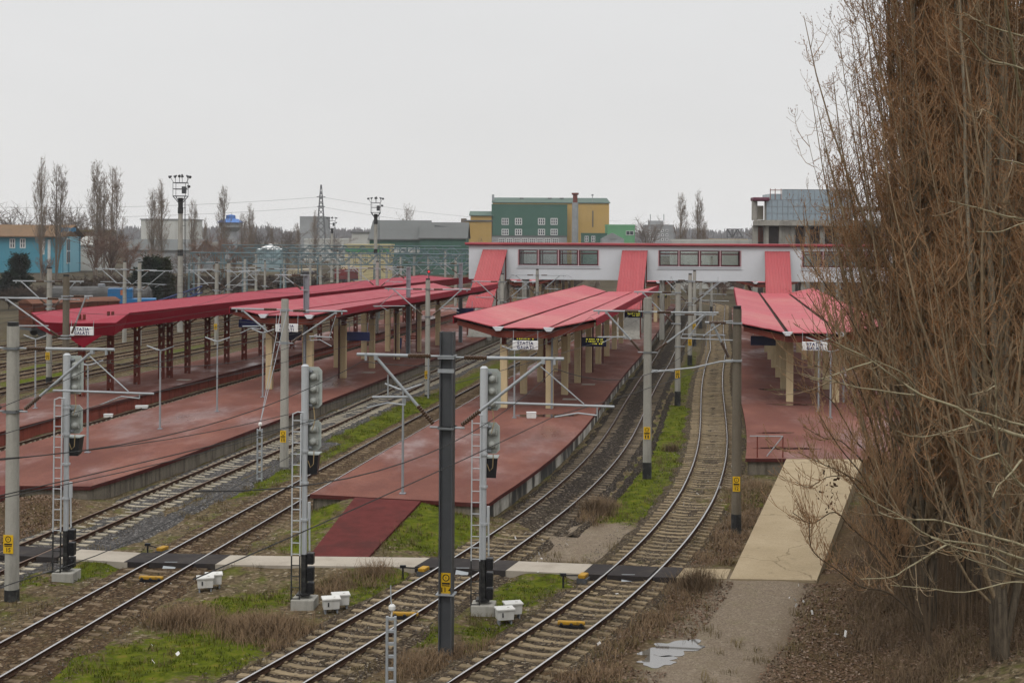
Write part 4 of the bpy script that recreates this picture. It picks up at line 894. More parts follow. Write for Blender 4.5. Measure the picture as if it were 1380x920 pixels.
cantilever(m3, -1, 7.55, 6.0, 2.65, 2.1, (6.75, 1.0, 2.1), (1.2, 6.6, 2.2, 6.4), off=.16); cantilever(m3, 1, 7.5, 5.95, 3.05, 2.5, (6.3, 1.2, 2.3), (1.25, 6.1, 2.3, 5.85), (2.5, 7.3, 2.2, 6.3), off=.16)
m4 = mast('round concrete mast on the grassy strip, small red lamp above its top', -5.79, 97.38, 8.1, r0=.2, r1=.16, black=.12, plate=1.5)
cantilever(m4, -1, 7.38, 5.5, 3.05, 2.4, (6.2, 1.6, 3.9), (3.8, 6.1, 2.8, 5.85), (2.3, 7.2, 3.4, 6.2), off=.18); cantilever(m4, 1, 7.38, 5.5, 3.0, 2.3, (6.1, 1.0, 2.2), (1.2, 6.0, 2.2, 5.8), off=.18)
m5 = mast('square concrete mast with black foot on the mossy verge by the brush tuft', 6.23, 64.48, 8.28, r0=.19, r1=.17, kind='square', black=.75, plate=2.1)
cantilever(m5, -1, 7.62, 5.76, 2.5, 1.9, (6.45, .9, 2.3), (1.0, 6.4, 2.1, 6.15), off=.18); cantilever(m5, 1, 7.6, 5.76, 3.2, 2.6, (4.95, .2, 1.2), off=.18)
m6 = mast('concrete mast on the mossy verge, second of the row between the right-hand tracks', 10.97, 92.95, 8.12, r0=.2, r1=.165, black=.95, plate=2.1, rz=R(-8))
cantilever(m6, -1, 7.45, 5.4, 2.9, 2.3, (6.2, 1, 2.3), (1.2, 6.1, 2.3, 5.9), off=.18); cantilever(m6, 1, 6.0, 3.9, 2.5, 1.7, (4.7, .3, 3.1), (3.0, 4.7, 2.0, 4.5), off=.18)
m7 = mast('slim concrete mast, third of the row between the right-hand tracks', 15.35, 121.3, 7.9, r0=.2, r1=.16, black=.9, plate=2.0, rz=R(-8))
cantilever(m7, -1, 7.3, 5.4, 2.6, 2, (6.1, 1, 2.2), off=.18); cantilever(m7, 1, 7.2, 5.2, 3.2, 2.5, (5.6, .5, 3.3), off=.18)
m8 = mast('slim concrete mast just in front of the footbridge wall, fourth of its row', 18.5, 142.7, 7.66, r0=.2, r1=.16, black=1.0, plate=2.0, rz=R(-8)); cantilever(m8, -1, 6.6, 4.9, 2.6, 2, off=.18); cantilever(m8, 1, 6.5, 4.8, 3.2, 2.5, (5.3, .4, 3.2), off=.18)
m9 = mast('far mast seen under the footbridge deck between two tracks', 22.84, 170.45, 8.1, r0=.2, r1=.16, black=.9, rz=R(-8)); cantilever(m9, 1, 5.8, 4.3, 3.1, 2.4, off=.18)
m10 = mast('farthest mast under the footbridge, where the track bends away', 29.2, 206, 8.1, r0=.2, r1=.16, black=.9, rz=R(-8)); cantilever(m10, -1, 6.0, 4.4, 3, 2.4, off=.18)
m11 = mast('brown weathered concrete mast close to the edge of the platform with the beige ramp', 8.47, 52.92, 8.5, m=CONC_BROWN, r0=.185, r1=.16, black=.75, plate=1.9, num='12')
cantilever(m11, -1, 7.9, 6.5, 1.2, .9, off=.17)
mb = MB(); mb.tube([(0, 0, 8.0), (-.5, 0, 7.95), (-1.0, -.1, 7.6), (-1.25, -.1, 7.4)], .025, 6); mb.tube([(0, 0, 6.45), (-.6, 0, 6.45), (-1.6, 0, 6.2), (-3.2, 0, 6.0)], .035, 6); mb.tube([(0, 0, 7.25), (-2.1, 0, 7.3)], .025, 6); mb.build('side_arm', GALV, m11, world=False)
m12 = mast('thick brownish weathered mast right behind the signal with one black hood', -23.7, 75.0, 8.9, m=CONC_BROWN, r0=.19, r1=.17, black=0, z0=PZ)
cantilever(m12, -1, 6.85, 4.75, 4.2, 3.4, (5.4, 1, 3.2), off=.18); cantilever(m12, 1, 7.0, 4.9, 1.5, 1.1, off=.18)
m13 = mast('pale mast with small black foot standing in the mossy yard, in front of the boxcar', -34.2, 104.3, 8.57, r0=.22, r1=.18, black=.55, plate=2.1); cantilever(m13, -1, 7.6, 5.9, 2.9, 2.2, (6.4, 1, 2.4), off=.18); cantilever(m13, 1, 7.6, 5.6, 2.7, 2.0, (6.3, 1, 2.4), off=.18)
# --- posts through the canopy and farther masts
posts = [(413, 94.6, 8.4, 'grey steel post nearest the viewer, standing through the canopy roof'), (550.5, 119, 8.4, 'grey steel post standing through the middle of the canopy roof'), (621, 136, 8.3, 'grey steel post through the canopy roof next to the leftmost bridge stair')]
for px, Y, top, lb in posts:
    X = depth_at(px, 380, Y)[0]; p = mast(lb, X, Y, top, m=GREYSTEEL, r0=.16, kind='steel', z0=PZ, group='grey steel posts through the canopy'); cantilever(p, -1, 7.6, 6.6, 2.2, 1.6, off=.16, r=.035)
LBL = ['slim mast rising behind the leftmost bridge stair', 'slim mast standing in front of the first window strip of the footbridge']
for (px, Y, top), lb in zip([(677, 126, 7.7), (724, 147, 7.6)], LBL):
    X = depth_at(px, 380, Y)[0]; p = mast(lb, X, Y, top, r0=.19, r1=.16, black=0); cantilever(p, 1, 7.0, 5.2, 3, 2.3, (5.6, .8, 2.4), off=.18); cantilever(p, -1, 7.0, 5.2, 2.8, 2.2, (5.6, .8, 2.4), off=.18)
yard = [(168, 143, 'pale yard mast behind the blue crane wagon'), (188, 139.5, 'pale yard mast just beside the blue crane wagon'), (292, 139, 'yard mast with a doubled arm, left one of the pair behind the crimson canopy'), (308, 141, 'yard mast, right one of the pair behind the crimson canopy'),
        (357, 150, 'thin yard mast above the crimson canopy, near the conical white tank roof'), (432, 188, 'stout pale yard mast before the lattice gantry, under the pylon'), (508.5, 150, 'slim post above the crimson canopy, in front of the floodlight tower')]
for px, Y, lb in yard:
    X = depth_at(px, 380, Y)[0]; p = mast(lb, X, Y, 8.3, r0=.22 if px in (432, 168, 188, 292) else .17, r1=.17 if px != 357 else .1, black=0, plate=2.0 if px < 300 else None)
    cantilever(p, 1, 7.4, 5.5, 3.4, 2.6, (6.1, 1, 2.8), (2.6, 6.0, 1.6, 5.8), off=.18); cantilever(p, -1, 7.5, 5.6, 3.2, 2.5, (6.2, 1, 2.6), off=.18)
rr = random.Random(5); far_masts = [(345, 205), (383, 225), (418, 240), (455, 212), (470, 236), (486, 205), (521, 232), (540, 205), (558, 190), (577, 222), (600, 240), (614, 205), (330, 188), (268, 205)]
proto = mast('pale catenary mast in the far yard beneath the teal lattice gantries', *[depth_at(345, 380, 205)[0], 205], 8.3, r0=.21, r1=.17, black=0, group='masts crowded in the far yard')
cantilever(proto, 1, 7.4, 5.5, 3.2, 2.5, (6.1, 1, 2.6), off=.18); cantilever(proto, -1, 7.0, 5.2, 3.0, 2.3, (5.8, 1, 2.4), off=.18)
for px, Y in far_masts[1:]:
    c = copy_tree(proto); c.location = (depth_at(px, 380, Y)[0], Y, -.1); c.rotation_euler = (0, 0, R(rr.uniform(-16, -4))); c.scale = (1, 1, rr.uniform(.94, 1.06))

# ================================================================== LATTICE GANTRIES over the yard
def lattice(mb, a, b, h, w, r=.05, bay=1.6):
    a, b = Vector(a), Vector(b); d = b - a; n = max(3, int(d.length / bay)); side = Vector((-d.y, d.x, 0)).normalized() * w / 2; up = Vector((0, 0, h))
    for s in (-1, 1):
        for u in (0, 1): mb.tube([a + side * s + up * u, b + side * s + up * u], r * 1.5, 5)
        for i in range(n):
            p, q = a + d * i / n + side * s, a + d * (i + 1) / n + side * s
            mb.tube([p, q + up] if i % 2 else [p + up, q], r, 4); mb.tube([p, p + up], r * .7, 4)
    for i in range(n):
        p, q = a + d * i / n, a + d * (i + 1) / n; mb.tube([p + side + up, q - side + up], r * .7, 4)
for (px0, px1, Y, z, lb) in ((258, 640, 190, 7.1, 'nearest teal lattice gantry spanning the yard behind the crimson canopy'), (330, 640, 225, 7.4, 'middle teal lattice gantry over the yard'), (300, 622, 262, 7.6, 'farthest teal lattice gantry over the yard')):
    x0, x1 = depth_at(px0, 350, Y)[0], depth_at(px1, 350, Y)[0]; root = thing('lattice_gantry', (x0, Y, 0), lb, 'gantry', 'teal lattice gantries over the yard')
    mb = MB(); lattice(mb, (x0, Y, z), (x1, Y - (x1 - x0) * .12, z), 1.45, .9); mb.build('lattice_beam', TEAL, root)
    for t in (0, .33, .66, 1):
        x, y = x0 + (x1 - x0) * t, Y - (x1 - x0) * .12 * t; mb = MB()
        for u in (-.3, .3):
            for v in (-.3, .3): mb.tube([(x + u * 1.3, y + v, -.2), (x + u, y + v, z)], .06, 5)
        for k in range(7): zz = z * k / 7; mb.tube([(x - .35, y - .3, zz), (x + .35, y - .3, zz + z / 7)], .03, 4); mb.tube([(x + .35, y - .3, zz), (x - .35, y - .3, zz + z / 7)], .03, 4)
        mb.build('lattice_leg', TEAL, root)

# ================================================================== SIGNALS
def signal(label, x, y, shade=1.0):
    z = float(height(x, y)); root = thing('railway_signal', (x, y, z - .02), label, 'signal', 'ladder-backed signals seen from behind', R(-4))
    mb = MB(); mb.bevbox((.02, 0, .06), (.7, .72, .5), .03); mb.build('foundation', CONC, root, world=False)
    mb = MB(); mb.tube([(0, 0, 1.6), (0, 0, 4.6), (0, 0, 4.62), (0, 0, 5.6), (0, 0, 5.62), (0, 0, 7.22)], [.085, .085, .1, .1, .115, .115], 14); mb.tube([(0, 0, 7.22), (0, 0, 7.27)], [.12, .06], 14)
    for zz in (2.6, 3.7, 4.66, 5.5): mb.tube([(0, 0, zz), (0, 0, zz + .06)], .125, 14)
    mb.build('mast_tube', SIGWHITE, root, world=False)
    mb = MB(); mb.tube([(0, 0, .35), (0, 0, 1.6)], .1, 14); mb.box((0, 0, .42), (.4, .4, .05)); mb.build('mast_foot', BLACK_PAINT, root, world=False)
    mb = MB()
    for k, (zz, hh) in enumerate(((1.48, .34), (1.02, .42), (.6, .34))): mb.bevbox((.2, .0, zz), (.2, .24, hh), .03); mb.tube([(.2, -.13, zz), (.2, .13, zz)], .09 if k == 2 else .07, 10)
    mb.build('junction_box', BLACK, root, world=False)
    def head(name, z0, z1, lamps, half=.31):
        mb = MB(); c = .11; w = half
        mb.vprism([(-w + c, z0), (w - c, z0), (w, z0 + c), (w, z1 - c), (w - c, z1), (-w + c, z1), (-w, z1 - c), (-w, z0 + c)], (.17, .17, 0), (1, 0), .03)
        h = mb.build(name, SIGGREY, root, world=False)
        for zz in lamps:
            mb = MB(); n = 12; prof = [(.0, .13), (.0, .115), (-.08, .115), (-.13, .09), (-.17, .04)]
            pts = [(.225, .165 + d, zz) for d, r in prof[1:]]; mb.tube(pts, [r for d, r in prof[1:]], n); mb.box((.225, .155, zz - .17), (.24, .03, .04)); mb.box((.36, .13, zz), (.05, .07, .16))
            mb.build('lamp_housing', SIGCASE, h, world=False)
        mb = MB(); mb.box((.225, .155, (z0 + z1) / 2), (.28, .02, (z1 - z0) * .86)); mb.build('back_panel', SIGCASE, h, world=False)
        mb = MB()
        for zz in (z0 + .1, z1 - .12): mb.box((.06, .1, zz), (.3, .16, .045)); 
        mb.build('bracket', GREYSTEEL, h, world=False); return h
    head('signal_head', 5.95, 7.18, (6.88, 6.52, 6.16)); head('signal_head', 4.68, 5.6, (5.32, 4.94), .29)
    mb = MB(); mb.add([(-.12, .05, 3.98), (.36, .05, 3.98), (.41, .05, 4.56), (-.13, .05, 4.56), (-.08, .5, 4.02), (.32, .5, 4.02), (.37, .55, 4.54), (-.1, .55, 4.54)], [(0, 1, 2, 3), (7, 6, 5, 4), (0, 4, 5, 1), (1, 5, 6, 2), (2, 6, 7, 3), (3, 7, 4, 0)])
    mb.build('black_hood', BLACK, root, world=False)
    mb = MB(); mb.box((.14, .28, 4.575), (.56, .54, .03)); mb.build('hood_lid', SIGGREY, root, world=False)
    def ladder(z0, z1, m, nm):
        mb = MB(); x0, x1 = -.33, -.08
        sl = lambda zz: -.14 - .10 * (1 - zz / 5.8)
        for xx in (x0, x1): mb.box((xx, (sl(z0) + sl(z1)) / 2 - .03, (z0 + z1) / 2), (.035, .045, z1 - z0), 0, (math.atan2(-(sl(z1) - sl(z0)), z1 - z0), 0, 0))
        k = int(z0 / .33) + 1
        while k * .33 < z1: mb.tube([(x0, sl(k * .33) - .03, k * .33), (x1, sl(k * .33) - .03, k * .33)], .016, 5); k += 1
        return mb.build(nm, m, root, world=False)
    ladder(1.6, 5.82, SIGWHITE, 'ladder'); ladder(.1, 1.6, BLACK_PAINT, 'ladder_foot')
    mb = MB(); mb.tube([(-.33, -.17, 5.8), (-.2, -.1, 5.86), (0, -.1, 5.84)], .02, 5); mb.build('stay', SIGWHITE, root, world=False)
    mb = MB(); mb.tube([(.15, -.02, 2.9), (.16, .0, 1.7)], .03, 6); mb.box((.14, .02, 2.9), (.08, .1, .5)); mb.build('conduit', SIGWHITE, root, world=False)
    mb = MB(); mb.tube([(.25, .05, 6.0), (.3, .02, 5.6), (.22, .0, 5.3)], .014, 5); mb.build('cable', mat('tan cable', (.35, .26, .14), .7), root, world=False); mb = MB(); mb.tube([(.28, .0, 4.7), (.27, -.03, 4.3), (.18, -.04, 4.2), (.1, -.02, 4.4)], .014, 5); mb.build('cable', mat('tan cable', (.35, .26, .14), .7), root, world=False)
    return root
signal('signal in front of the thick concrete mast, its ladder over the rusty track', -14.25, 45.2)
signal('signal standing beside the brown dead grass left of the red ramp', -6.17, 42.2)
signal('signal right of the dark steel mast, by two white boxes', -.8, 41.5)

# ================================================================== SMALL TRACKSIDE THINGS
def relay_box(label, px, py, rz=R(14), s=.9):
    X, Y = ground_at(px, py, 0.02); z = float(height(X, Y)); root = thing('relay_box', (X, Y, z), label, 'relay box', 'white relay boxes beside the signals', rz)
    mb = MB(); w, d, h = .54 * s, .42 * s, .29 * s; b = .94
    mb.add([(-w/2*b, -d/2*b, .14), (w/2*b, -d/2*b, .14), (w/2*b, d/2*b, .14), (-w/2*b, d/2*b, .14), (-w/2, -d/2, .14+h), (w/2, -d/2, .14+h), (w/2, d/2, .14+h), (-w/2, d/2, .14+h)], [(3, 2, 1, 0), (4, 5, 6, 7), (0, 1, 5, 4), (1, 2, 6, 5), (2, 3, 7, 6), (3, 0, 4, 7)])
    mb.build('body', BOXWHITE, root, world=False)
    mb = MB(); mb.bevbox((0, 0, .14 + h + .03), (w + .06, d + .06, .055), .015); mb.box((.1, -.02, .14 + h + .065), (.07, .03, .02)); mb.build('lid', BOXWHITE, root, world=False)
    for sx in (-1, 1):
        mb = MB(); mb.box((sx * w * .36, 0, .05), (.04, d * .7, .2)); mb.build('leg', GREYSTEEL, root, world=False)
    mb = MB(); mb.box((-w * .2, -d / 2 - .005, .29), (.035, .03, .12)); mb.build('latch', BLACK, root, world=False); return root
relay_box('front white box of the lone pair beside the brown track', 276.5, 795); relay_box('rear white box of the lone pair beside the brown track', 288, 790)
relay_box('front white box of the pair right of the ladder signal by the red ramp', 446, 822); relay_box('rear white box of the pair right of the ladder signal by the red ramp', 459, 815.5)
relay_box('front white box of the pair beside the signal next to the steel mast', 680, 837); relay_box('rear white box of the pair beside the signal next to the steel mast', 691, 829)
def track_magnet(label, px, py, key):
    X, Y = ground_at(px, py, 0.1); root = thing('track_magnet', (X, Y, .05), label, 'track magnet', 'yellow magnets between the rails', R(-6))
    mb = MB(); mb.bevbox((0, 0, .10), (.78, .17, .10), .03); mb.build('housing', TRACKYEL, root, world=False)
    mb = MB()
    for s in (-.28, 0, .28): mb.lathe((s, -.05, .0), [(.05, 0), (.06, .09), (.03, .12)], 10); mb.box((s, -.1, .05), (.09, .06, .07))
    mb.box((0, 0, .01), (.7, .26, .05)); mb.build('clamp', BLACK, root, world=False); return root
track_magnet('worn yellow magnet between the rails of the brown track', 204, 780, 'B'); track_magnet('yellow magnet partly hidden by the anchor post', 546, 829, 'C'); track_magnet('clean bright yellow magnet between the rails near the puddle', 770, 841, 'D')
def lever(label, px, py, lx, ly):
    X, Y = ground_at(px, py, 0.05); x2, y2 = ground_at(lx, ly, .3); root = thing('derailer_lever', (X, Y, 0), label, 'track lever', 'levers with yellow weights beside the crossing')
    mb = MB(); mb.bevbox((X, Y, .24), (.24, .42, .12), .03, R(-20)); mb.build('weight', TRACKYEL, root)
    mb = MB(); mb.bevbox((X, Y, .09), (.34, .4, .18), .02, R(-20)); mb.build('lever_base', STEEL_DARK, root)
    mb = MB(); mb.tube([(x2, y2, 0), (x2, y2, .38)], .03, 6); mb.bevbox((x2, y2, .42), (.2, .08, .1), .02); mb.tube([(x2, y2, .40), (X - .1, Y, .24)], .022, 6); mb.build('handle', BLACK, root); return root
lever('lever with worn yellow weight on the brown track side of the crossing', 219, 746, 199, 738); lever('lever with yellow weight just left of the dark steel mast', 571, 774, 543, 768); lever('lever with yellow weight at the rails by the beige ramp', 786, 783, 759, 779)
def anchor_post(label, x, y, h, guys):
    z = float(height(x, y)); root = thing('anchor_post', (x, y, z), label, 'anchor post', 'galvanised anchor posts')
    for s in (-1, 1):
        mb = MB(); mb.box((s * .1, 0, h / 2 - .1), (.06, .12, h + .2)); mb.build('channel', GALV, root, world=False)
    mb = MB(); k = .12
    while k < h: mb.box((0, 0, k), (.15, .1, .06)); k += .31
    mb.build('batten', GALV, root, world=False)
    mb = MB(); mb.tube([(0, 0, h - .1), (.02, 0, h + .16)], .02, 6); mb.lathe((.02, 0, h + .14), [(.05, 0), (.085, .04), (.085, .12), (.05, .16)], 10); mb.build('strain_insulator', PORCELAIN, root, world=False)
    for g in guys:
        mb = MB(); mb.tube([(x + .02, y, z + h + .26), Vector((x, y, z + h)).lerp(Vector(g), .5) + Vector((0, 0, .02)), g], .016, 5); mb.build('guy_wire', GALV, root)
    return root
anchor_post('anchor post in the near weeds at the bottom edge, with thin insulator rod', -2.93, 34.75, 1.72, [(-2.95, 34.8, 2.45)]); anchor_post('anchor post with two guy wires by the grey-stone track', -11.3, 63.4, 2.35, [(-10.95, 66.9, 7.5), (-10.65, 66.9, 7.5)])
for lb, px, py, z, d in (('white box lying between rails near the ladder signal', 146, 562, .15, (.5, .3, .16)), ('flatter white box lying farther along between the same rails', 191, 550, .15, (.75, .35, .14)), ('white foam crate on red asphalt in front of the cream columns', 716, 563, PZ, (.52, .36, .3))):
    X, Y = ground_at(px, py, z); root = thing('white_box', (X, Y, z), lb, 'box', None, R(5)); mb = MB(); mb.bevbox((0, 0, d[2] / 2), d, .02); mb.build('body', WOODWHITE, root, world=False)
    mb = MB(); mb.bevbox((0, 0, d[2] + .02), (d[0] + .03, d[1] + .03, .04), .01); mb.build('lid', SIGNWHITE, root, world=False)
HATCH = mat('worn concrete hatch', (.34, .31, .27), .8)
for lb, px, py in (('pale hatch on the platform with lattice columns', 248, 512), ('pale hatch near the lit board of the wide-ended canopy', 793, 518), ('pale hatch on the platform before the blank board', 497, 502), ('pale hatch in the curve of the far red platform', 871, 446), ('pale hatch right of the cream columns, close to the platform edge', 768, 538)):
    X, Y = ground_at(px, py, PZ); mb = MB(); mb.box((X, Y, PZ + .012), (.9, .7, .03), R(-9)); tag(mb.build('access_hatch', HATCH), lb, 'hatch', 'hatches in the platforms')
for lb, px, py, c in (('small blue litter bin beside the cream columns', 538, 470, (.02, .05, .2)),):
    X, Y = ground_at(px, py, PZ); root = thing('litter_bin', (X, Y, PZ), lb, 'litter bin'); mb = MB(); mb.lathe((0, 0, 0), [(.2, .05), (.25, .9), (.26, .95)], 14); mb.build('body', mat('blue bin', c, .5), root, world=False); mb = MB(); mb.lathe((0, 0, .94), [(.28, 0), (.28, .05), (.2, .09)], 14); mb.build('rim', BLACK, root, world=False)
X, Y = ground_at(556, 466, PZ); root = thing('platform_bench', (X, Y, PZ), 'dark bench between cream columns', 'bench', None, R(-9))
mb = MB(); [mb.box((0, -.2 + .13 * i, .45), (1.6, .1, .04)) for i in range(4)]; mb.build('seat', BROWNSTEEL, root, world=False)
mb = MB(); [mb.box((0, .27, .62 + .14 * i), (1.6, .04, .1)) for i in range(3)]; mb.build('backrest', BROWNSTEEL, root, world=False)
for s in (-.65, .65): mb = MB(); mb.box((s, -.2, .22), (.06, .06, .44)); mb.box((s, .25, .45), (.06, .06, .9)); mb.build('leg', BLACK, root, world=False)
# guard rail at the head of the beige ramp
root = thing('guard_rail', (11.9, 66.1, PZ), 'rusty pipe guard rail at the corner of the platform beside the beige ramp', 'railing'); mb = MB()
for x in (11.55, 12.75): mb.tube([(x, 66.1, PZ), (x, 66.1, PZ + 1.0)], .03, 6)
mb.build('post', BROWNSTEEL, root); mb = MB(); mb.tube([(11.2, 66.1, PZ + 1.0), (12.75, 66.1, PZ + 1.0)], .028, 6); mb.tube([(12.0, 66.1, PZ + .06), (12.75, 66.1, PZ + 1.0)], .028, 6); mb.build('rail_bar', GALV, root)
mb = MB(); X, Y = ground_at(966, 652, .2); mb.tube([(10.35, 65.3, -.1), (10.3, 65.4, .5)], .07, 8); tag(mb.build('drain_pipe', WOODWHITE), 'short pale drain pipe under the platform corner near the beige ramp', 'pipe')

# ================================================================== OVERHEAD LINES
def overhead(key, sup, label, zc=5.75, zm=7.0):
    root = thing('overhead_line', (sup[0][0], sup[0][1], 0), label, 'overhead line', 'overhead lines of the tracks'); cw = []; mw = []
    for (a, b) in zip(sup[:-1], sup[1:]):
        n = 14
        for i in range(n):
            t = i / n; x = a[0] + (b[0] - a[0]) * t; y = a[1] + (b[1] - a[1]) * t; s = 4 * t * (1 - t)
            za = a[2] if len(a) > 2 else zc; zb = b[2] if len(b) > 2 else zc; z = za + (zb - za) * t
            cw.append((x, y, z - .05 * s)); mw.append((x, y, z + 1.25 - .85 * s))
    cw.append((sup[-1][0], sup[-1][1], zc)); mw.append((sup[-1][0], sup[-1][1], zm))
    MB().tube(cw, .011, 4).build('contact_wire', CABLE, root); MB().tube(mw, .011, 4).build('messenger_wire', CABLE, root); return root
def sup_on(key, ys, j=.2): return [(x_on(key, y) + (j if i % 2 else -j), y) for i, y in enumerate(ys)]
overhead('A', sup_on('A', [26, 46, 67, 97, 126, 147, 176, 205]), 'wires above the rusty track beside the grey concrete platform wall')
overhead('B', [(-16.0, 14, 5.9), (-12.25, 42.3, 5.98), (x_on('B', 66), 66.6), (x_on('B', 97), 97), (x_on('B', 126), 126), (x_on('B', 147), 147), (x_on('B', 180), 180)], 'wires above the brown track passing the two guyed masts')
overhead('C', [(-11, 22, 6.3), (-4.0, 37.8, 6.45), (3.6, 64.8, 6.1), (x_on('C', 93) + .3, 93), (x_on('C', 121), 121), (x_on('C', 143), 143), (x_on('C', 170), 170)], 'wires above the dark oily curving track')
overhead('D', [(-4.5, 20, 6.2), (1.15, 37.1, 6.35), (7.3, 53.2, 6.1), (x_on('D', 72) - .3, 72), (x_on('D', 93) - .2, 93), (x_on('D', 121), 121), (x_on('D', 143), 143), (x_on('D', 170), 170)], 'wires above the S-bend track by the beige ramp')
overhead('P', sup_on('P', [36, 75, 104, 140, 170]), 'wires above the track between two red platforms'); overhead('Q', sup_on('Q', [50, 76, 104, 140, 170, 205]), 'wires above the track behind the lattice columns')
overhead('R', sup_on('R', [60, 104, 140, 170, 205, 240]), 'wires above the first yard track'); overhead('T', sup_on('T', [80, 120, 145, 190, 225, 262]), 'wires above the third yard track'); overhead('V', sup_on('V', [90, 140, 190, 225, 262]), 'wires above the outermost yard track')
# single feeder wires crossing the view low on the near side
for lb, pts in (('dark feeder wire drooping past the thick mast and over the red platform', [(-12.6, 30, 6.05), (-9.0, 42, 5.2), (-4.4, 58, 5.0), (1.0, 76, 5.4), (6.1, 93, 6.2)]), ('second dark feeder wire drooping beneath the first one', [(-12.2, 30, 5.15), (-8.8, 44, 4.5), (-4, 62, 4.6), (2.2, 84, 5.6)]),
                ('lowest dark feeder wire crossing near the lone pair of boxes', [(-10.6, 28, 3.9), (-9.6, 36, 3.3), (-7.6, 48, 3.5), (-2.2, 72, 4.9)])):
    P3 = [np.array(p) for p in pts]; sm = catmull(pts, 2.0); mb = MB(); mb.tube([tuple(p) for p in sm], .012, 4); tag(mb.build('feeder_wire', CABLE), lb, 'wire', 'feeder wires')
# ================================================================== BUILDINGS BEYOND THE STATION
WGLASS = mat('dark window glass', (.05, .06, .07), .12, var=.2); WFRAME = mat('white window frame', (.62, .62, .6), .5)
def facade_windows(root, rects, Y, m=WGLASS, fm=WFRAME, nx=2, nz=2, fw=.16, proud=.06):
    for (a, b, c, d) in rects:
        x0, z1 = depth_at(a, c, Y); x1, z0 = depth_at(b, d, Y); mb = MB(); yy = Y - proud
        mb.box(((x0 + x1) / 2, yy, z0 + fw / 2), (x1 - x0, .14, fw)); mb.box(((x0 + x1) / 2, yy, z1 - fw / 2), (x1 - x0, .14, fw))
        for i in range(nx + 1): mb.box((x0 + fw / 2 + (x1 - x0 - fw) * i / nx, yy - .004, (z0 + z1) / 2), (fw, .14, z1 - z0 - fw * 2 - .004))
        for j in range(1, nz): mb.box(((x0 + x1) / 2, yy + .004, z0 + (z1 - z0) * j / nz), (x1 - x0 - 2 * fw, .13, fw * .7))
        w = mb.build('window', fm, root); mb = MB(); mb.box(((x0 + x1) / 2, yy + .03, (z0 + z1) / 2), (x1 - x0 - .06, .05, z1 - z0 - .06)); mb.build('pane', m, w)
def block(label, px0, px1, top, Y, dep, wm, rm, roof='flat', eave=None, wins=(), name='building', cat='building', skew=0.0, over=.5, part='wall', **kw):
    """px0..px1 front face at distance Y, wall top seen at row top; depth dep away from the viewer"""
    x0, zt = depth_at(px0, top, Y); x1, _ = depth_at(px1, top, Y); root = thing(name, ((x0 + x1) / 2, Y, 0), label, cat)
    s = skew * dep; q = [(x0, Y), (x1, Y), (x1 + s, Y + dep), (x0 + s, Y + dep)]
    mb = MB(); mb.prism(q, -1.0, zt); mb.build(part, wm, root); mb = MB()
    if roof == 'flat': mb.prism([(x0 - over, Y - over), (x1 + over, Y - over), (x1 + s + over, Y + dep + over), (x0 + s - over, Y + dep + over)], zt + .01, zt + .5)
    elif roof == 'gable_x':                                           # ridge along x
        h = eave; a = [(x0 - over, Y - over, zt), (x1 + over, Y - over, zt), (x1 + over + s / 2, Y + dep / 2, zt + h), (x0 - over + s / 2, Y + dep / 2, zt + h)]
        b = [(x0 - over + s / 2, Y + dep / 2, zt + h), (x1 + over + s / 2, Y + dep / 2, zt + h), (x1 + over + s, Y + dep + over, zt), (x0 - over + s, Y + dep + over, zt)]
        mb.slab([(p[0], p[1], p[2] + .3) for p in a], .28); mb.slab([(p[0], p[1], p[2] + .302) for p in b], .28)
        mb.add([(x1, Y, zt + .01), (x1 + s, Y + dep, zt + .01), (x1 + s / 2, Y + dep / 2, zt + h)], [(0, 1, 2)]); mb.add([(x0, Y, zt + .01), (x0 + s, Y + dep, zt + .01), (x0 + s / 2, Y + dep / 2, zt + h)], [(0, 2, 1)])
    elif roof == 'gable_y':                                           # gable end faces the viewer
        h = eave; xm = (x0 + x1) / 2
        mb.slab([(x0 - over, Y - over, zt + .05), (xm, Y - over, zt + h + .05), (xm + s, Y + dep, zt + h + .05), (x0 + s - over, Y + dep, zt + .05)], .3)
        mb.slab([(xm, Y - over, zt + h + .052), (x1 + over, Y - over, zt + .052), (x1 + s + over, Y + dep, zt + .052), (xm + s, Y + dep, zt + h + .052)], .3)
        g = MB(); g.add([(x0, Y, zt + .005), (x1, Y, zt + .005), (xm, Y, zt + h)], [(0, 1, 2)]); g.build('gable', wm, root)
    elif roof == 'cone':
        mb.lathe(((x0 + x1) / 2, Y + dep / 2, zt), [((x1 - x0) / 2 + .3, 0), (.2, eave)], 28)
    mb.build('roof', rm, root); facade_windows(root, wins, Y, **kw); return root
BLUEWALL = mat('blue render', (.07, .26, .34), .8, var=.1, scale=.2, dirt=(.10, .25, .33), dirt_amt=.5, streak=True); BLUEPALE = mat('pale blue render', (.20, .42, .50), .8, var=.08, scale=.2)
BROWNROOF = mat('brown tiled roof', (.19, .12, .07), .9, var=.2, dirt=(.10, .085, .06), dirt_amt=.5, dirt_scale=.3)
OCHRE = mat('ochre cladding', (.47, .31, .10), .75, var=.06, scale=.1, streak=True, dirt=(.36, .24, .09), dirt_amt=.4, dirt_scale=.1); FGREEN = mat('dark green cladding', (.055, .125, .095), .7, var=.08, scale=.1, dirt=(.09, .15, .125), dirt_amt=.4, dirt_scale=.1)
GREYROOF = mat('grey sheet roof', (.12, .125, .12), .7, var=.15, scale=.1); GREENROOF = mat('grey green roof', (.10, .145, .12), .7, var=.12, scale=.1); BRIGHTGREEN = mat('bright green cladding', (.13, .34, .17), .6, scale=.2)
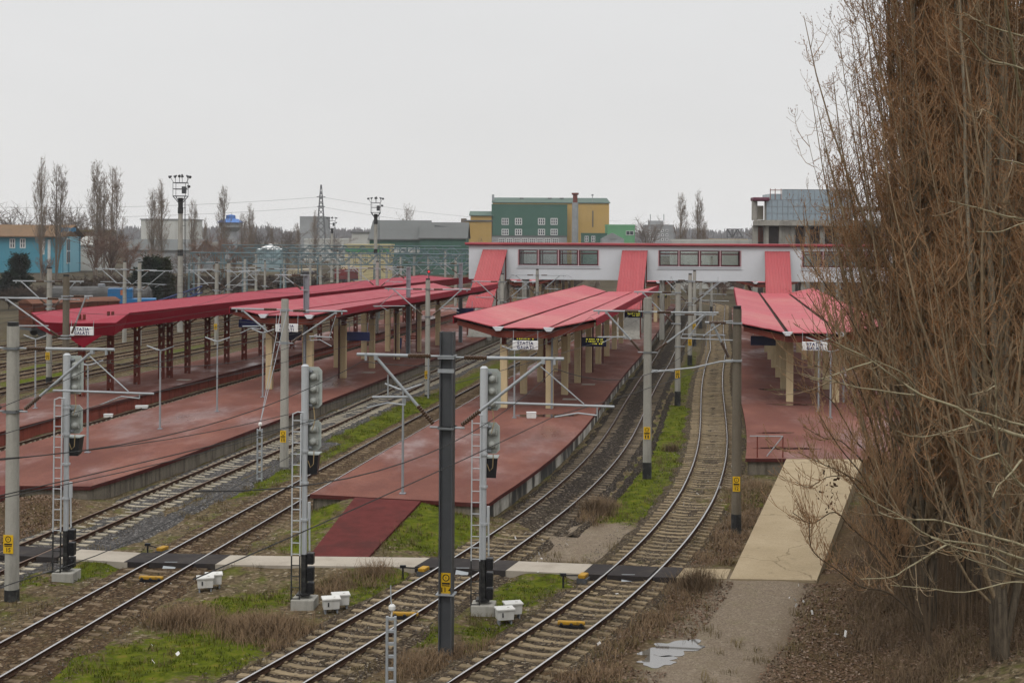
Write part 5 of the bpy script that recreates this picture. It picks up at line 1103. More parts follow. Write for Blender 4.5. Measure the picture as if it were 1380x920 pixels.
WHITEWALL = mat('dirty white wall', (.50, .50, .46), .85, var=.1, scale=.15, dirt=(.33, .32, .29), dirt_amt=.6, dirt_scale=.1, streak=True); PALEGREY = mat('pale grey slab block', (.30, .31, .31), .85, var=.12, scale=.15, dirt=(.16, .16, .16), dirt_amt=.5, dirt_scale=.2)
RAWCONC = mat('raw stained concrete', (.30, .285, .25), .9, var=.2, scale=.3, dirt=(.06, .055, .05), dirt_amt=.8, dirt_scale=.25, streak=True)
CURTAIN = mat('blue grey curtain glass', (.27, .335, .375), .22, var=.15, scale=.4, spec=.6); BRICKRED = mat('red brick infill', (.22, .085, .06), .85, var=.2, scale=1)
CREAMWALL = mat('cream yellow wall', (.44, .38, .21), .8, scale=.2); TANKBLUE = mat('pale blue tank', (.26, .36, .38), .6, scale=.2)
# blue railway building: long front, pale right end
b = block('blue two-storey building with brown roof behind the tall twin poplars', -60, 83, 319, 395, 16, BLUEWALL, BROWNROOF, 'gable_x', 3.2, [(13, 20.5, 321.5, 334.5), (27, 34.5, 321.5, 334.5), (55, 60, 323, 343), (64.5, 68, 323, 362)], over=1.4, nx=2, nz=2, fw=.28)
x0, zt = depth_at(83, 319, 395); x1, _ = depth_at(108, 319, 393); mb = MB(); mb.prism([(x0 - .2, 395.01), (x0 + .06, 395.01), (x0 + .06, 410.99), (x0 - .2, 410.99)], -1, zt + .005); mb.build('end_wall', BLUEPALE, b)
mb = MB(); [mb.box((x0 + .09, 395.6 + 16.2 * i, zt / 2), (.3, .9, zt)) for i in (0, .33, .97)]; mb.build('pilaster', BLUEWALL, b)
for yy in (400.5,):
    mb = MB(); mb.box((x0 + .1, yy, zt * .6), (.25, 3.0, zt * .72)); w_ = mb.build('window', WFRAME, b); mb = MB(); [mb.box((x0 + .2, yy + d, zt * .6 + h), (.2, 1.1, zt * .3)) for d in (-.75, .75) for h in (-zt * .17, zt * .17)]; mb.build('pane', WGLASS, w_)
mb = MB(); 
for i in range(8):
    X, z = depth_at(83 + i * 2.6, 309.5, 396); mb.box((X, 396, z), (.34, .2, 1.0 if i % 3 else 1.3)); mb.box((X + .16, 396, z + .35), (.3, .2, .16))
mb.build('roof_letters', mat('blue roof letters', (.03, .16, .28), .5), b)
block('low olive hall to the right of the blue building', 108, 124, 312, 440, 20, BROWNROOF, mat('olive roof', (.17, .125, .04), .9), 'flat'); block('shed with white barrel roof behind brown shrubs', 106, 128, 331, 420, 14, WHITEWALL, WHITEWALL, 'gable_x', 2.5)
block('grey sheds with dark stacks behind the floodlight tower', 170, 262, 338, 400, 25, PALEGREY, GREYROOF, 'gable_x', 3)
block('wide pale silo block seen between bare trees', 190, 255, 296, 700, 30, WHITEWALL, PALEGREY, 'flat')
w = thing('water_tower', (depth_at(311, 300, 620)[0], 620, 0), 'water tower with a blue conical roof above bare trees', 'water tower'); X = w.location.x; zr = depth_at(311, 300, 620)[1]
mb = MB(); mb.lathe((X, 620, 0), [(3.2, -1), (2.8, zr - 4), (5.2, zr - 2), (5.2, zr)], 20); mb.build('shaft', PALEGREY, w); mb = MB(); mb.lathe((X, 620, zr), [(6.2, 0), (3.2, 1.6), (2.2, 1.7), (2.0, 3.2), (.3, 3.6)], 20); mb.build('roof', mat('vivid blue roof', (.04, .15, .42), .5), w)
block('round pale tank with white conical roof beyond the yard', 345, 379, 336, 420, 7, TANKBLUE, mat('white tank roof', (.66, .66, .64), .6), 'cone', 1.6, name='storage_tank', cat='tank')
block('tall pale grey silo towers right beside the pylon', 404, 438, 293, 640, 18, PALEGREY, PALEGREY, 'flat', over=.1); block('lower white wing of the silo towers', 410, 500, 323, 600, 30, WHITEWALL, WHITEWALL, 'flat', over=.1)
block('cream railway shed with a broad green band', 465, 525, 332, 330, 12, CREAMWALL, CREAMWALL, 'flat', over=.2)
bb = [o for o in COL.objects if o.get('label', '').startswith('cream railway shed')][0]; x0, z1 = depth_at(465.5, 334, 329.9); x1, z0 = depth_at(524.5, 340, 329.9); mb = MB(); mb.box(((x0 + x1) / 2, 329.9, (z0 + z1) / 2), (x1 - x0, .1, z1 - z0)); mb.build('green_band', mat('shed green', (.07, .26, .11), .6), bb)
facade_windows(bb, [(513, 516, 335, 339)], 329.8, nx=1, nz=1)
block('small white house far beyond the yard', 474, 496, 314, 560, 10, WHITEWALL, GREYROOF, 'flat')
block('long grey-green industrial hall with dark gabled roof', 498, 575, 323.5, 400, 30, FGREEN, GREYROOF, 'gable_x', 5.5, [(527, 538, 334, 340.5), (539.5, 548, 334, 340.5), (550, 560, 334, 340.5), (562, 572, 334, 340.5)], m=WHITEWALL, nx=1, nz=1)
block('green hall with an end gable next to the ochre blocks', 566, 628, 322, 395, 26, FGREEN, GREYROOF, 'gable_x', 4.5); block('dark rooftop block behind the long hall', 543, 573, 301, 470, 12, RAWCONC, GREYROOF, 'flat', over=.1)
mb = MB(); tr = thing('conveyor_frame', (depth_at(605, 306, 405)[0], 405, 0), 'dark steel conveyor frame above the green hall roof', 'steel frame')
x0, z0 = depth_at(586, 307, 405); x1, _ = depth_at(618, 307, 405); lattice(mb, (x0, 405, z0 - .6), (x1, 405, z0 - 1.2), 1.2, 1.5, .09, 1.2)
for t in (.1, .5, .9): mb.tube([(x0 + (x1 - x0) * t, 405, 9), (x0 + (x1 - x0) * t, 405, z0)], .12, 5)
mb.build('truss', STEEL_DARK, tr)
b = block('ochre low block with grey side left of the big factory', 627, 662, 298.5, 470, 16, OCHRE, GREYROOF, 'flat', over=.3); x0, z = depth_at(619.5, 294, 466); x1, _ = depth_at(627, 294, 469); mb = MB(); mb.prism([(x0, 478), (x1 - .02, 470), (x1 - .02, 486), (x0, 486)], -1, z); mb.build('side_wing', mat('taupe cladding', (.20, .165, .135), .8, scale=.1), b)
block('ochre gabled block tucked beside the big factory', 634, 664, 291, 520, 16, OCHRE, GREENROOF, 'gable_x', 1.6)
b = block('big ochre factory hall with low green roof and a chimney in front', 664, 821, 273.5, 540, 40, OCHRE, GREENROOF, 'gable_x', 2.3, over=.4)
mb = MB(); [mb.box((depth_at(px, 270, 555)[0], 555, depth_at(px, 270, 555)[1] + .4), (1.6, 1.6, 1.2)) for px in (703, 741, 757, 775)]; mb.build('roof_vent', GREYROOF, b)
X, z = depth_at(664.5, 262, 545); mb = MB(); mb.tube([(X, 545, 18), (X, 545, z)], .18, 6); mb.box((X, 545, z - 1.2), (.9, .5, 2.2)); mb.build('antenna', GALV, b)
X, z = depth_at(798.5, 263, 545); mb = MB(); mb.tube([(X, 545, 18), (X, 545, z)], .12, 6); mb.box((X, 545, z), (.8, .3, .6)); mb.build('antenna', GALV, b)
mb = MB(); X, z = depth_at(799, 284, 539.8); X2, z2 = depth_at(799, 306, 539.8); mb.box((X, 539.9, (z + z2) / 2), (.4, .2, z - z2)); mb.build('ladder', GREYROOF, b)
gw = []
for r0, r1 in ((294, 303), (308.5, 317)):
    for a in (676, 694, 725, 742): gw.append((a, a + 9.5, r0, r1))
g = block('dark green factory block with two rows of white framed windows', 662.5, 764.5, 277, 520, 19, FGREEN, FGREEN, 'flat', over=.05, wins=gw, nx=3, nz=2, fw=.28)
block('grey base with a long row of windows under the green factory block', 650, 764, 319, 505, 14, PALEGREY, GREYROOF, 'flat', over=.1, wins=[(672 + i * 10.3, 680.5 + i * 10.3, 321, 328) for i in range(8)], nx=3, nz=2, fw=.25)
ch = thing('factory_chimney', (depth_at(775, 300, 500)[0], 500, 0), 'slim grey factory chimney with a brown rusty top', 'chimney'); X = ch.location.x; z1 = depth_at(775, 260, 500)[1]; zb = depth_at(775, 273, 500)[1]
mb = MB(); mb.lathe((X, 500, -1), [(1.2, 0), (1.1, zb + 1)], 18); mb.build('shaft', PALEGREY, ch); mb = MB(); mb.lathe((X, 500, zb), [(.85, 0), (.8, z1 - zb - .8), (1.25, z1 - zb - .6), (1.25, z1 - zb)], 18); mb.build('rusty_top', BROWNSTEEL, ch)
b = block('small bright green block with one dark window right of the factory', 819, 855.5, 304.5, 480, 14, BRIGHTGREEN, BRIGHTGREEN, 'flat', over=.1, wins=[(843.5, 854, 311, 317)], nx=2, nz=1)
block('low green plant room at the foot of the ochre hall', 785, 818, 316, 470, 10, FGREEN, FGREEN, 'flat', over=.1, wins=[(788, 793, 318, 326), (797, 802, 318, 326)])
block('round grey tank with dark conical cap beside the green block', 811, 841, 322, 440, 7, PALEGREY, GREYROOF, 'cone', 1.9, name='storage_tank', cat='tank')
ap = block('pale distant apartment block with rooftop room', 870, 908, 304, 780, 16, PALEGREY, PALEGREY, 'flat', over=.1, wins=[(873 + i * 6, 876.5 + i * 6, 309 + j * 6, 312.5 + j * 6) for i in range(5) for j in range(3)], nx=1, nz=1, fw=.3)
x0, z0 = depth_at(874.5, 304, 783); x1, z1 = depth_at(894, 297.5, 783); mb = MB(); mb.box(((x0 + x1) / 2, 786, (z0 + z1) / 2), (x1 - x0, 6, z1 - z0)); mb.build('rooftop_room', PALEGREY, ap)
mb = MB(); [mb.tube([(x, 785, z1), (x, 785, z1 + 3.6)], .25, 5) for x in (x0 + 1, x1 + .5)]; mb.build('antenna', GALV, ap)
block('low white wall line right of the thin poplars', 905, 1016, 325.5, 300, 3, WHITEWALL, WHITEWALL, 'flat', over=.05)
cr = thing('gantry_crane', (depth_at(980, 322, 520)[0], 520, 0), 'yellow gantry crane beam with a grey cage far beyond the bridge', 'gantry crane'); x0, z = depth_at(955, 324, 520); x1, _ = depth_at(1008, 324, 520)
mb = MB(); mb.box(((x0 + x1) / 2, 520, z), (x1 - x0, 1.2, 1.0)); mb.build('beam', YELLOW, cr); mb = MB()
for X in (x0 + 1, x1 - 1): mb.tube([(X - 1, 520, -1), (X, 520, z)], .3, 6); mb.tube([(X + 1, 520, -1), (X, 520, z)], .3, 6)
mb.build('leg', YELLOW, cr); mb = MB(); xa, za = depth_at(980, 311, 522); xb, zb2 = depth_at(1001, 322, 522); lattice(mb, (xa, 522, zb2 + .6), (xb, 522, zb2 + .6), za - zb2, 2, .12, 1.5); mb.build('cage', STEEL_DARK, cr)
# unfinished concrete building with blue-grey glass, right
def unfinished():
    Y = 262; root = thing('unfinished_building', (depth_at(1080, 330, Y)[0], Y, 0), 'raw concrete building with blue-grey glazed upper floors behind the poplars', 'building')
    xa, _ = depth_at(1016, 300, Y); xg, _ = depth_at(1034, 300, Y); xe, _ = depth_at(1210, 300, Y); z = lambda py: depth_at(1034, py, Y)[1]
    mb = MB(); k_ = 1 + 20 / Y; mb.prism([(xa - .4, Y - 1.2), (xe, Y - 1.2), (xe, Y + 20), ((xa - .4) * k_ + .6, Y + 20)], z(304), z(298)); mb.prism([(xa, Y), (xe, Y), (xe, Y + 20), (xa * k_, Y + 20)], z(300) + .02, z(296.5)); mb.build('floor_slab', RAWCONC, root)
    for px in (1018, 1032.5, 1053, 1068, 1088, 1108, 1130): X, _ = depth_at(px, 300, Y); mb = MB(); mb.box((X, Y + .2, z(304) / 2 - .5), (.9 if px != 1060 else 2, .9, z(304) + .98)); mb.build('pillar', RAWCONC, root)
    mb = MB(); mb.box(((xa + xe) / 2, Y + 1.6, z(304) / 2 - .5), (xe - xa, .3, z(304) + .9)); mb.build('ground_floor_wall', mat('dark infill', (.09, .075, .07), .8, var=.3, scale=.3), root)
    mb = MB(); X, _ = depth_at(1058.5, 300, Y); mb.box((X + .8, Y + .5, z(304) / 2 - .5), (2.2, .8, z(304) + .97)); mb.build('pier', RAWCONC, root)
    for a, b2 in ((1021, 1026.5), (1027.5, 1031)): X0, _ = depth_at(a, 300, Y); X1, _ = depth_at(b2, 300, Y); mb = MB(); mb.box(((X0 + X1) / 2, Y + 1.3, (z(306) + z(326)) / 2), (X1 - X0, .3, z(306) - z(326))); mb.build('brick_infill', BRICKRED, root)
    def curtain(px0, px1, ty, by, yy, name):
        X0, _ = depth_at(px0, 280, Y); X1, _ = depth_at(px1, 280, Y); mb = MB(); mb.prism([(X0, yy), (X1, yy), (X1, yy + 12), (X0 * (1 + 12 / Y), yy + 12)], z(by), z(ty)); c = mb.build(name, CURTAIN, root); mb = MB()
        n = int((X1 - X0) / .95)
        for i in range(n + 1): mb.box((X0 + (X1 - X0) * i / n, yy - .03, (z(ty) + z(by)) / 2), (.07, .08, z(ty) - z(by)))
        k = max(1, int((z(ty) - z(by)) / 1.2))
        for j in range(k + 1): mb.box(((X0 + X1) / 2, yy - .025, z(by) + (z(ty) - z(by)) * j / k), (X1 - X0, .06, .06))
        mb.build('mullions', GREYSTEEL, c)
    curtain(1033.5, 1150, 269, 296.4, Y + .4, 'glazed_floor'); curtain(1055, 1150, 255, 268.9, Y + .7, 'glazed_floor')
    X0, _ = depth_at(1039, 280, Y); X1, _ = depth_at(1055, 280, Y); mb = MB(); mb.prism([(X0, Y + 1), (X1 - .02, Y + 1), (X1 - .02, Y + 9), (X0, Y + 9)], z(268.8), z(261)); mb.build('glazed_step', CURTAIN, root)
    mb = MB(); 
    for px in (1039.5, 1046, 1054): X, _ = depth_at(px, 260, Y); mb.box((X, Y + 1, z(262)), (.12, .12, 2.2)); 
    mb.box(((X0 + X1) / 2, Y + 1, z(256)), (X1 - X0, .12, .14)); mb.build('parapet_frame', BRICKRED, root)
    X0, _ = depth_at(1014.5, 268, Y); X1, _ = depth_at(1037, 268, Y); mb = MB(); mb.bevbox(((X0 + X1) / 2, Y + 1.2, z(268.5)), (X1 - X0, 3, .7), .2); mb.build('canopy_slab', mat('plum canopy slab', (.13, .03, .055), .6), root)
    for px, w in ((1018, 1.1), (1033, .5)): X, _ = depth_at(px, 280, Y); mb = MB(); mb.lathe((X, Y + .9, z(297)), [(w / 2 * 1.0, 0), (w / 2, z(270.5) - z(297))], 12); mb.build('round_pillar', RAWCONC, root)
    X0, _ = depth_at(1021, 280, Y); X1, _ = depth_at(1032, 280, Y); mb = MB(); mb.box(((X0 + X1) / 2, Y + 2.5, (z(277) + z(296)) / 2), (X1 - X0, .3, z(277) - z(296))); mb.build('back_panel', mat('cream panel', (.42, .38, .30), .8), root)
    X, zz = depth_at(1122, 282, 250); mb = MB(); mb.prism([(X - 1.6, 250), (X + 14, 249), (X + 14, 256), (X - 1.6, 254)], zz - .2, zz + .5); mb.build('entrance_roof', RAWCONC, root)
unfinished()

# ================================================================== FLOODLIGHT TOWERS, PYLON
def flood_tower(label, px, top_py, Y, ztop):
    X, _ = depth_at(px, top_py, Y); root = thing('floodlight_tower', (X, Y, 0), label, 'floodlight tower', 'floodlight towers of the yard')
    mb = MB(); mb.tube([(0, 0, -.5), (0, 0, ztop - 2.2)], [.34, .25], 14); mb.build('shaft', CONC_BROWN if False else CONC, root, world=False)
    for zz in (ztop * .5, ztop * .78): mb = MB(); mb.tube([(0, 0, zz), (0, 0, zz + .7)], .315, 14); mb.build('dark_band', BLACK_PAINT, root, world=False)
    mb = MB(); mb.tube([(0, 0, ztop - 3.2), (0, 0, ztop - 2.0)], [.27, .3], 10); mb.build('dark_band', BLACK_PAINT, root, world=False)
    mb = MB(); w = .7
    for s in (-1, 1):
        for t in (-1, 1): mb.tube([(.15 * s, .15 * t, ztop - 2.6), (w * s, w * t, ztop - 1.8)], .05, 5); mb.tube([(w * s, w * t, ztop - 1.8), (w * s, w * t, ztop - .3)], .03, 5)
    for zz in (ztop - 1.8, ztop - 1.0, ztop - .3):
        mb.tube([(-w, -w, zz), (w, -w, zz), (w, w, zz), (-w, w, zz), (-w, -w, zz)], .045, 5)
    mb.box((0, 0, ztop - 1.8), (2 * w, 2 * w, .06)); mb.box((.35, .2, ztop - 1.1), (.45, .4, .8)); mb.build('basket', STEEL_DARK, root, world=False)
    for k, (x, y, z) in enumerate(((-1.12, -.35, .38), (-.72, .4, .45), (0, -.55, .48), (.05, .55, .5), (.72, .4, .45), (1.1, -.35, .38), (1.0, -.45, -.7))):
        mb = MB(); mb.tube([(max(-w, min(w, x)), max(-w, min(w, y)), ztop - .3 + min(z, 0)), (x * .95, y, ztop + z - .1)], .03, 5)
        d = Vector((x, y - .4, -.5)).normalized(); p = Vector((x, y, ztop + z)); mb.tube([p - d * .22, p - d * .05, p + d * .14], [.06, .13, .17], 10); mb.build('floodlight', STEEL_DARK, root, world=False)
    mb = MB()
    for s in (-.2, .2): mb.tube([(.62, s, 1), (.5, s, ztop - 2)], .025, 4)
    z = 1.2
    while z < ztop - 2: mb.tube([(.6, -.2, z), (.6, .2, z)], .018, 4); z += .5
    for zz in range(2, int(ztop - 2), 2): mb.tube([(.25, 0, zz), (.6, 0, zz)], .03, 4)
    mb.build('ladder', STEEL_DARK, root, world=False)
flood_tower('tall floodlight tower with dark bands behind the crimson canopy', 243.5, 240, 160, depth_at(243, 243, 160)[1]); flood_tower('middle-distance floodlight tower in front of the grey-green hall', 506.5, 270, 220, depth_at(506, 271, 220)[1]); flood_tower('smallest, most distant floodlight tower beside the pylon', 447.5, 295, 330, depth_at(447, 296, 330)[1])
py = thing('power_pylon', (depth_at(432.5, 300, 600)[0], 600, 0), 'lattice power pylon with short crossarms', 'pylon'); X = py.location.x; zt = depth_at(432, 249, 600)[1]; mb = MB()
W = lambda z: 2.3 * (1 - z / zt) + .18
zs = [0, 4, 8, 11.5, 14.5, 17, 19.5, 21.5, 23.5, 25.5, 27.5, 29.5, zt]
for a, b2 in zip(zs[:-1], zs[1:]):
    for s, t in ((-1, -1), (1, -1), (1, 1), (-1, 1)): mb.tube([(X + s * W(a), 600 + t * W(a), a), (X + s * W(b2), 600 + t * W(b2), b2)], .13, 4)
    for s in (-1, 1): mb.tube([(X - W(a), 600 + s * W(a), a), (X + W(b2), 600 + s * W(b2), b2)], .08, 4); mb.tube([(X + W(a), 600 + s * W(a), a), (X - W(b2), 600 + s * W(b2), b2)], .08, 4)
mb.build('lattice_body', STEEL_DARK, py)
za, zb = depth_at(432, 265.5, 600)[1], depth_at(432, 278.5, 600)[1]; tips = []
for z, w in ((za, 1.9), (zb, 1.7)):
    mb = MB()
    for s in (-1, 1): mb.tube([(X, 600, z + .5), (X + s * w, 600, z)], .1, 4); mb.tube([(X, 600, z - .3), (X + s * w, 600, z)], .1, 4)
    mb.build('crossarm', STEEL_DARK, py)
for lb, z, x1, y1, dz in (('upper power line running left from the pylon', za, -300, 560, -2), ('lower power line running left from the pylon', zb, -300, 560, -2), ('upper power line running right from the pylon', za, 70, 900, -6), ('lower power line running right from the pylon', zb, 60, 900, -8)):
    pts = [(X, 600, z)] + [(X + (x1 - X) * t, 600 + (y1 - 600) * t, z + dz * t - 18 * t * (1 - t)) for t in np.linspace(.05, 1, 20)]; mb = MB(); mb.tube(pts, .045, 4); tag(mb.build('power_line', CABLE), lb, 'power line', 'power lines of the pylon')

# ================================================================== VEHICLES IN THE YARD
RUSTRED = mat('rusty wagon boards', (.13, .045, .028), .85, var=.25, scale=.8, dirt=(.07, .035, .02), dirt_amt=.6, streak=True); CRANEBLUE = mat('crane blue', (.02, .14, .32), .5, var=.1)
def wheels(root, xs, gauge=.75, r=.46):
    for x in xs:
        for s in (-1, 1): mb = MB(); mb.tube([(x, s * gauge - .06, r + .2), (x, s * gauge + .06, r + .2)], r, 18); mb.build('wheel', STEEL_DARK, root, world=False)
def boxcar(label, X, Y, rz):
    root = thing('boxcar', (X, Y, 0), label, 'goods wagon', None, rz); mb = MB(); mb.box((0, 0, 2.45), (10.4, 2.8, 2.5)); mb.build('body', RUSTRED, root, world=False)
    mb = MB(); 
    for i in range(9): mb.box((-5 + 1.25 * i, 0, 2.45), (.12, 2.92, 2.5))
    for z in (1.5, 1.9, 2.3, 2.7, 3.1, 3.5): mb.box((0, 0, z), (10.44, 2.84, .05)); 
    mb.build('rib', mat('dark rust rib', (.08, .03, .02), .85), root, world=False)
    mb = MB(); n = 8; prof = [(-1.5 + 3 * i / n, 3.7 + .42 * math.sin(math.pi * i / n)) for i in range(n + 1)]; vs = [(x, y, z) for x in (-5.35, 5.35) for y, z in prof]; mb.add(vs, [(i, i + 1, n + 2 + i, n + 1 + i) for i in range(n)] + [tuple(range(n, -1, -1)), tuple(range(n + 1, 2 * n + 2))]); mb.build('roof', mat('rust brown roof', (.16, .075, .05), .8, var=.2), root, world=False)
    mb = MB(); mb.box((0, 0, 1.05), (10.4, 2.4, .3)); mb.build('frame', STEEL_DARK, root, world=False); mb = MB(); mb.box((0, -1.44, 2.4), (2.2, .08, 2.3)); mb.build('door', RUSTRED, root, world=False); wheels(root, (-3.8, -2.2, 2.2, 3.8))
boxcar('rusty brown boxcar standing behind the corner of the crimson canopy', -47.6, 152, R(48))
cw = thing('crane_wagon', (depth_at(173, 400, 168)[0], 168, 0), 'blue rail crane wagon with folded dark lattice boom', 'crane wagon', None, R(12))
mb = MB(); mb.bevbox((0, 0, 2.5), (6.4, 2.6, 1.7), .08); mb.build('body', CRANEBLUE, cw, world=False); mb = MB(); mb.bevbox((-.9, 0, 3.95), (2.8, 2.4, 1.2), .06); mb.build('cab', CRANEBLUE, cw, world=False); mb = MB(); mb.box((-.6, -1.21, 4.1), (.5, .04, .6)); mb.build('cab_window', mat('orange panel', (.4, .13, .05), .6), cw, world=False)
mb = MB(); mb.box((0, 0, 1.2), (8.4, 2.3, .5)); mb.build('frame', STEEL_DARK, cw, world=False); mb = MB(); lattice(mb, (3.3, 0, 2.2), (8.6, 0, 4.0), .8, .8, .06, .9); mb.add([(3.3, -.5, 1.9), (7.4, -.5, 3.6), (7.0, -.5, 1.9), (3.3, .5, 1.9), (7.4, .5, 3.6), (7.0, .5, 1.9)], [(0, 2, 1), (3, 4, 5), (0, 1, 4, 3), (1, 2, 5, 4), (2, 0, 3, 5)]); mb.build('boom', mat('navy boom', (.03, .045, .12), .6), cw, world=False); wheels(cw, (-3, -1.6, 1.6, 3))
tw = thing('tank_wagon', (depth_at(137, 392, 190)[0], 190, 0), 'long dark tank wagon with grey top behind the boxcar', 'tank wagon', None, R(4)); mb = MB(); mb.tube([(-6.6, 0, 2.6), (-6.3, 0, 2.6), (6.3, 0, 2.6), (6.6, 0, 2.6)], [.9, 1.35, 1.35, .9], 20); mb.build('tank', mat('sooty tank', (.06, .058, .055), .6, dirt=(.15, .15, .145), dirt_amt=.6, dirt_scale=.6), tw, world=False); mb = MB(); mb.box((0, 0, 1.1), (13, 2.2, .3)); mb.build('frame', STEEL_DARK, tw, world=False); mb = MB(); mb.lathe((0, 0, 3.9), [(.5, 0), (.5, .35), (.3, .4)], 12); mb.build('dome', GREYSTEEL, tw, world=False); wheels(tw, (-5, -3.4, 3.4, 5))
lo = thing('locomotive', (depth_at(467, 375, 310)[0], 310, 0), 'small red locomotive far off beneath the lattice gantries', 'locomotive', None, R(74)); mb = MB(); mb.bevbox((0, 0, 2.4), (7, 2.8, 2.2), .15); mb.build('body', mat('loco red', (.17, .025, .025), .6), lo, world=False); mb = MB(); mb.box((0, 0, 1.1), (7.4, 2.6, .5)); mb.build('frame', BLACK, lo, world=False); mb = MB(); mb.bevbox((1, 0, 3.8), (2.2, 2.6, .9), .08); mb.build('cab', mat('loco cream', (.5, .42, .25), .5), lo, world=False); wheels(lo, (-2.4, 0, 2.4))
lo = thing('railcar', (depth_at(408, 364, 300)[0], 300, 0), 'cream and blue railcar half hidden by far yard masts', 'railcar', None, R(74)); mb = MB(); mb.bevbox((0, 0, 2.5), (9, 2.8, 2.4), .2); mb.build('body', mat('railcar cream', (.32, .27, .18), .6), lo, world=False); mb = MB(); mb.box((0, -1.41, 2.9), (8, .05, .7)); mb.build('window_band', WGLASS, lo, world=False); mb = MB(); mb.box((0, 0, 1.1), (9.2, 2.6, .5)); mb.build('frame', BLACK, lo, world=False); wheels(lo, (-3, -1.6, 1.6, 3))
X, Y, z = depth_at(578, 366, 128)[0], 128, depth_at(578, 366, 128)[1]
rl = thing('red_signal_lamp', (X, Y, PZ), 'small lit red signal lamp on a thin post above the canopy roof', 'signal lamp'); mb = MB(); mb.tube([(0, 0, 0), (0, 0, z - PZ)], .05, 6); mb.bevbox((0, 0, z - PZ), (.34, .2, .4), .04); mb.build('post', STEEL_DARK, rl, world=False)
REDLAMP, _nt, _bs = nodes('red lamp'); _bs.inputs['Base Color'].default_value = (.6, .02, .02, 1); _bs.inputs['Emission Color'].default_value = (1, .02, .03, 1); _bs.inputs['Emission Strength'].default_value = .55
mb = MB(); mb.tube([(0, -.1, z - PZ), (0, -.13, z - PZ)], .09, 14); mb.build('lens', REDLAMP, rl, world=False)
# ================================================================== TREES
def tubes(P, Rr, sides=3):
    """many polylines at once: P (n,k,3), Rr (n,k)"""
    P = np.asarray(P, float); Rr = np.asarray(Rr, float); n, k, _ = P.shape
    t = np.gradient(P, axis=1); t /= np.linalg.norm(t, axis=2, keepdims=True) + 1e-9
    ref = np.where(np.abs(t[:, :1, 2:3]) < .9, np.array([0, 0, 1.0]), np.array([1.0, 0, 0])); ref = np.broadcast_to(ref, t.shape)
    a = np.cross(t, ref); a /= np.linalg.norm(a, axis=2, keepdims=True) + 1e-9; b = np.cross(a, t)
    th = 2 * np.pi * np.arange(sides) / sides
    ring = P[:, :, None, :] + (a[:, :, None, :] * np.cos(th)[None, None, :, None] + b[:, :, None, :] * np.sin(th)[None, None, :, None]) * Rr[:, :, None, None]
    V = ring.reshape(-1, 3)
    base = (np.arange(n) * k * sides)[:, None, None] + (np.arange(k - 1) * sides)[None, :, None]; j = np.arange(sides)[None, None, :]; j2 = (j + 1) % sides
    F = np.stack([base + j, base + j2, base + sides + j2, base + sides + j], -1).reshape(-1, 4)
    return V, F
def join(parts):
    V = []; F = []; o = 0
    for v, f in parts: V.append(v); F.append(f + o); o += len(v)
    return np.concatenate(V), np.concatenate(F)
def bark_mat(name, a, b, scar, old=False):
    m, nt, bs = nodes(name); co = N(nt, 'ShaderNodeTexCoord').outputs['Object']
    v = noise(nt, 3.0, 6, .65, co, (4, 4, .6)); h = noise(nt, 5.0, 4, .6, co, (1, 1, 5))
    c = ramp(nt, v, [(.3, a), (.7, b)]); c = mix(nt, ramp(nt, h, [(.6, 0), (.68, .8)]), c, scar)
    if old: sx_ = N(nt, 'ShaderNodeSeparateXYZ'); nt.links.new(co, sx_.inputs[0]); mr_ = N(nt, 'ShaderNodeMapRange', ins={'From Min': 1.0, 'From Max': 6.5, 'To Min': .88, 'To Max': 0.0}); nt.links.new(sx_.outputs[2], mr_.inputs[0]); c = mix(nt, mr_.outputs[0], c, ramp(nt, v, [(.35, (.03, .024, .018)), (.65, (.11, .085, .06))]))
    nt.links.new(c, bs.inputs['Base Color']); bs.inputs['Roughness'].default_value = .9; bs.inputs['Specular IOR Level'].default_value = .03; bump(nt, bs, v, .6, .03); return m
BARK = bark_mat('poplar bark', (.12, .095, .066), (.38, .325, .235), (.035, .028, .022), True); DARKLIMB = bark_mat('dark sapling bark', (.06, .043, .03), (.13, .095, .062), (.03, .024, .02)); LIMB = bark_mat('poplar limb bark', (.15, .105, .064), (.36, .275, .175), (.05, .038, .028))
TWIG = mat('poplar twig', (.35, .215, .118), .85, var=.4, scale=.6, inst=0); BUD = mat('russet poplar bud', (.26, .115, .045), .7, var=.3, inst=0); TWIG_FAR = mat('far poplar twig', (.24, .185, .14), .9, var=.2, inst=.1); BARK_FAR = mat('far bark', (.20, .165, .13), .9, inst=.1)
PALEBRANCH = bark_mat('pale smooth branch', (.25, .215, .13), (.40, .355, .235), (.12, .09, .06)); BUDBROWN = mat('brown dead leaf', (.075, .038, .02), .8, var=.3)
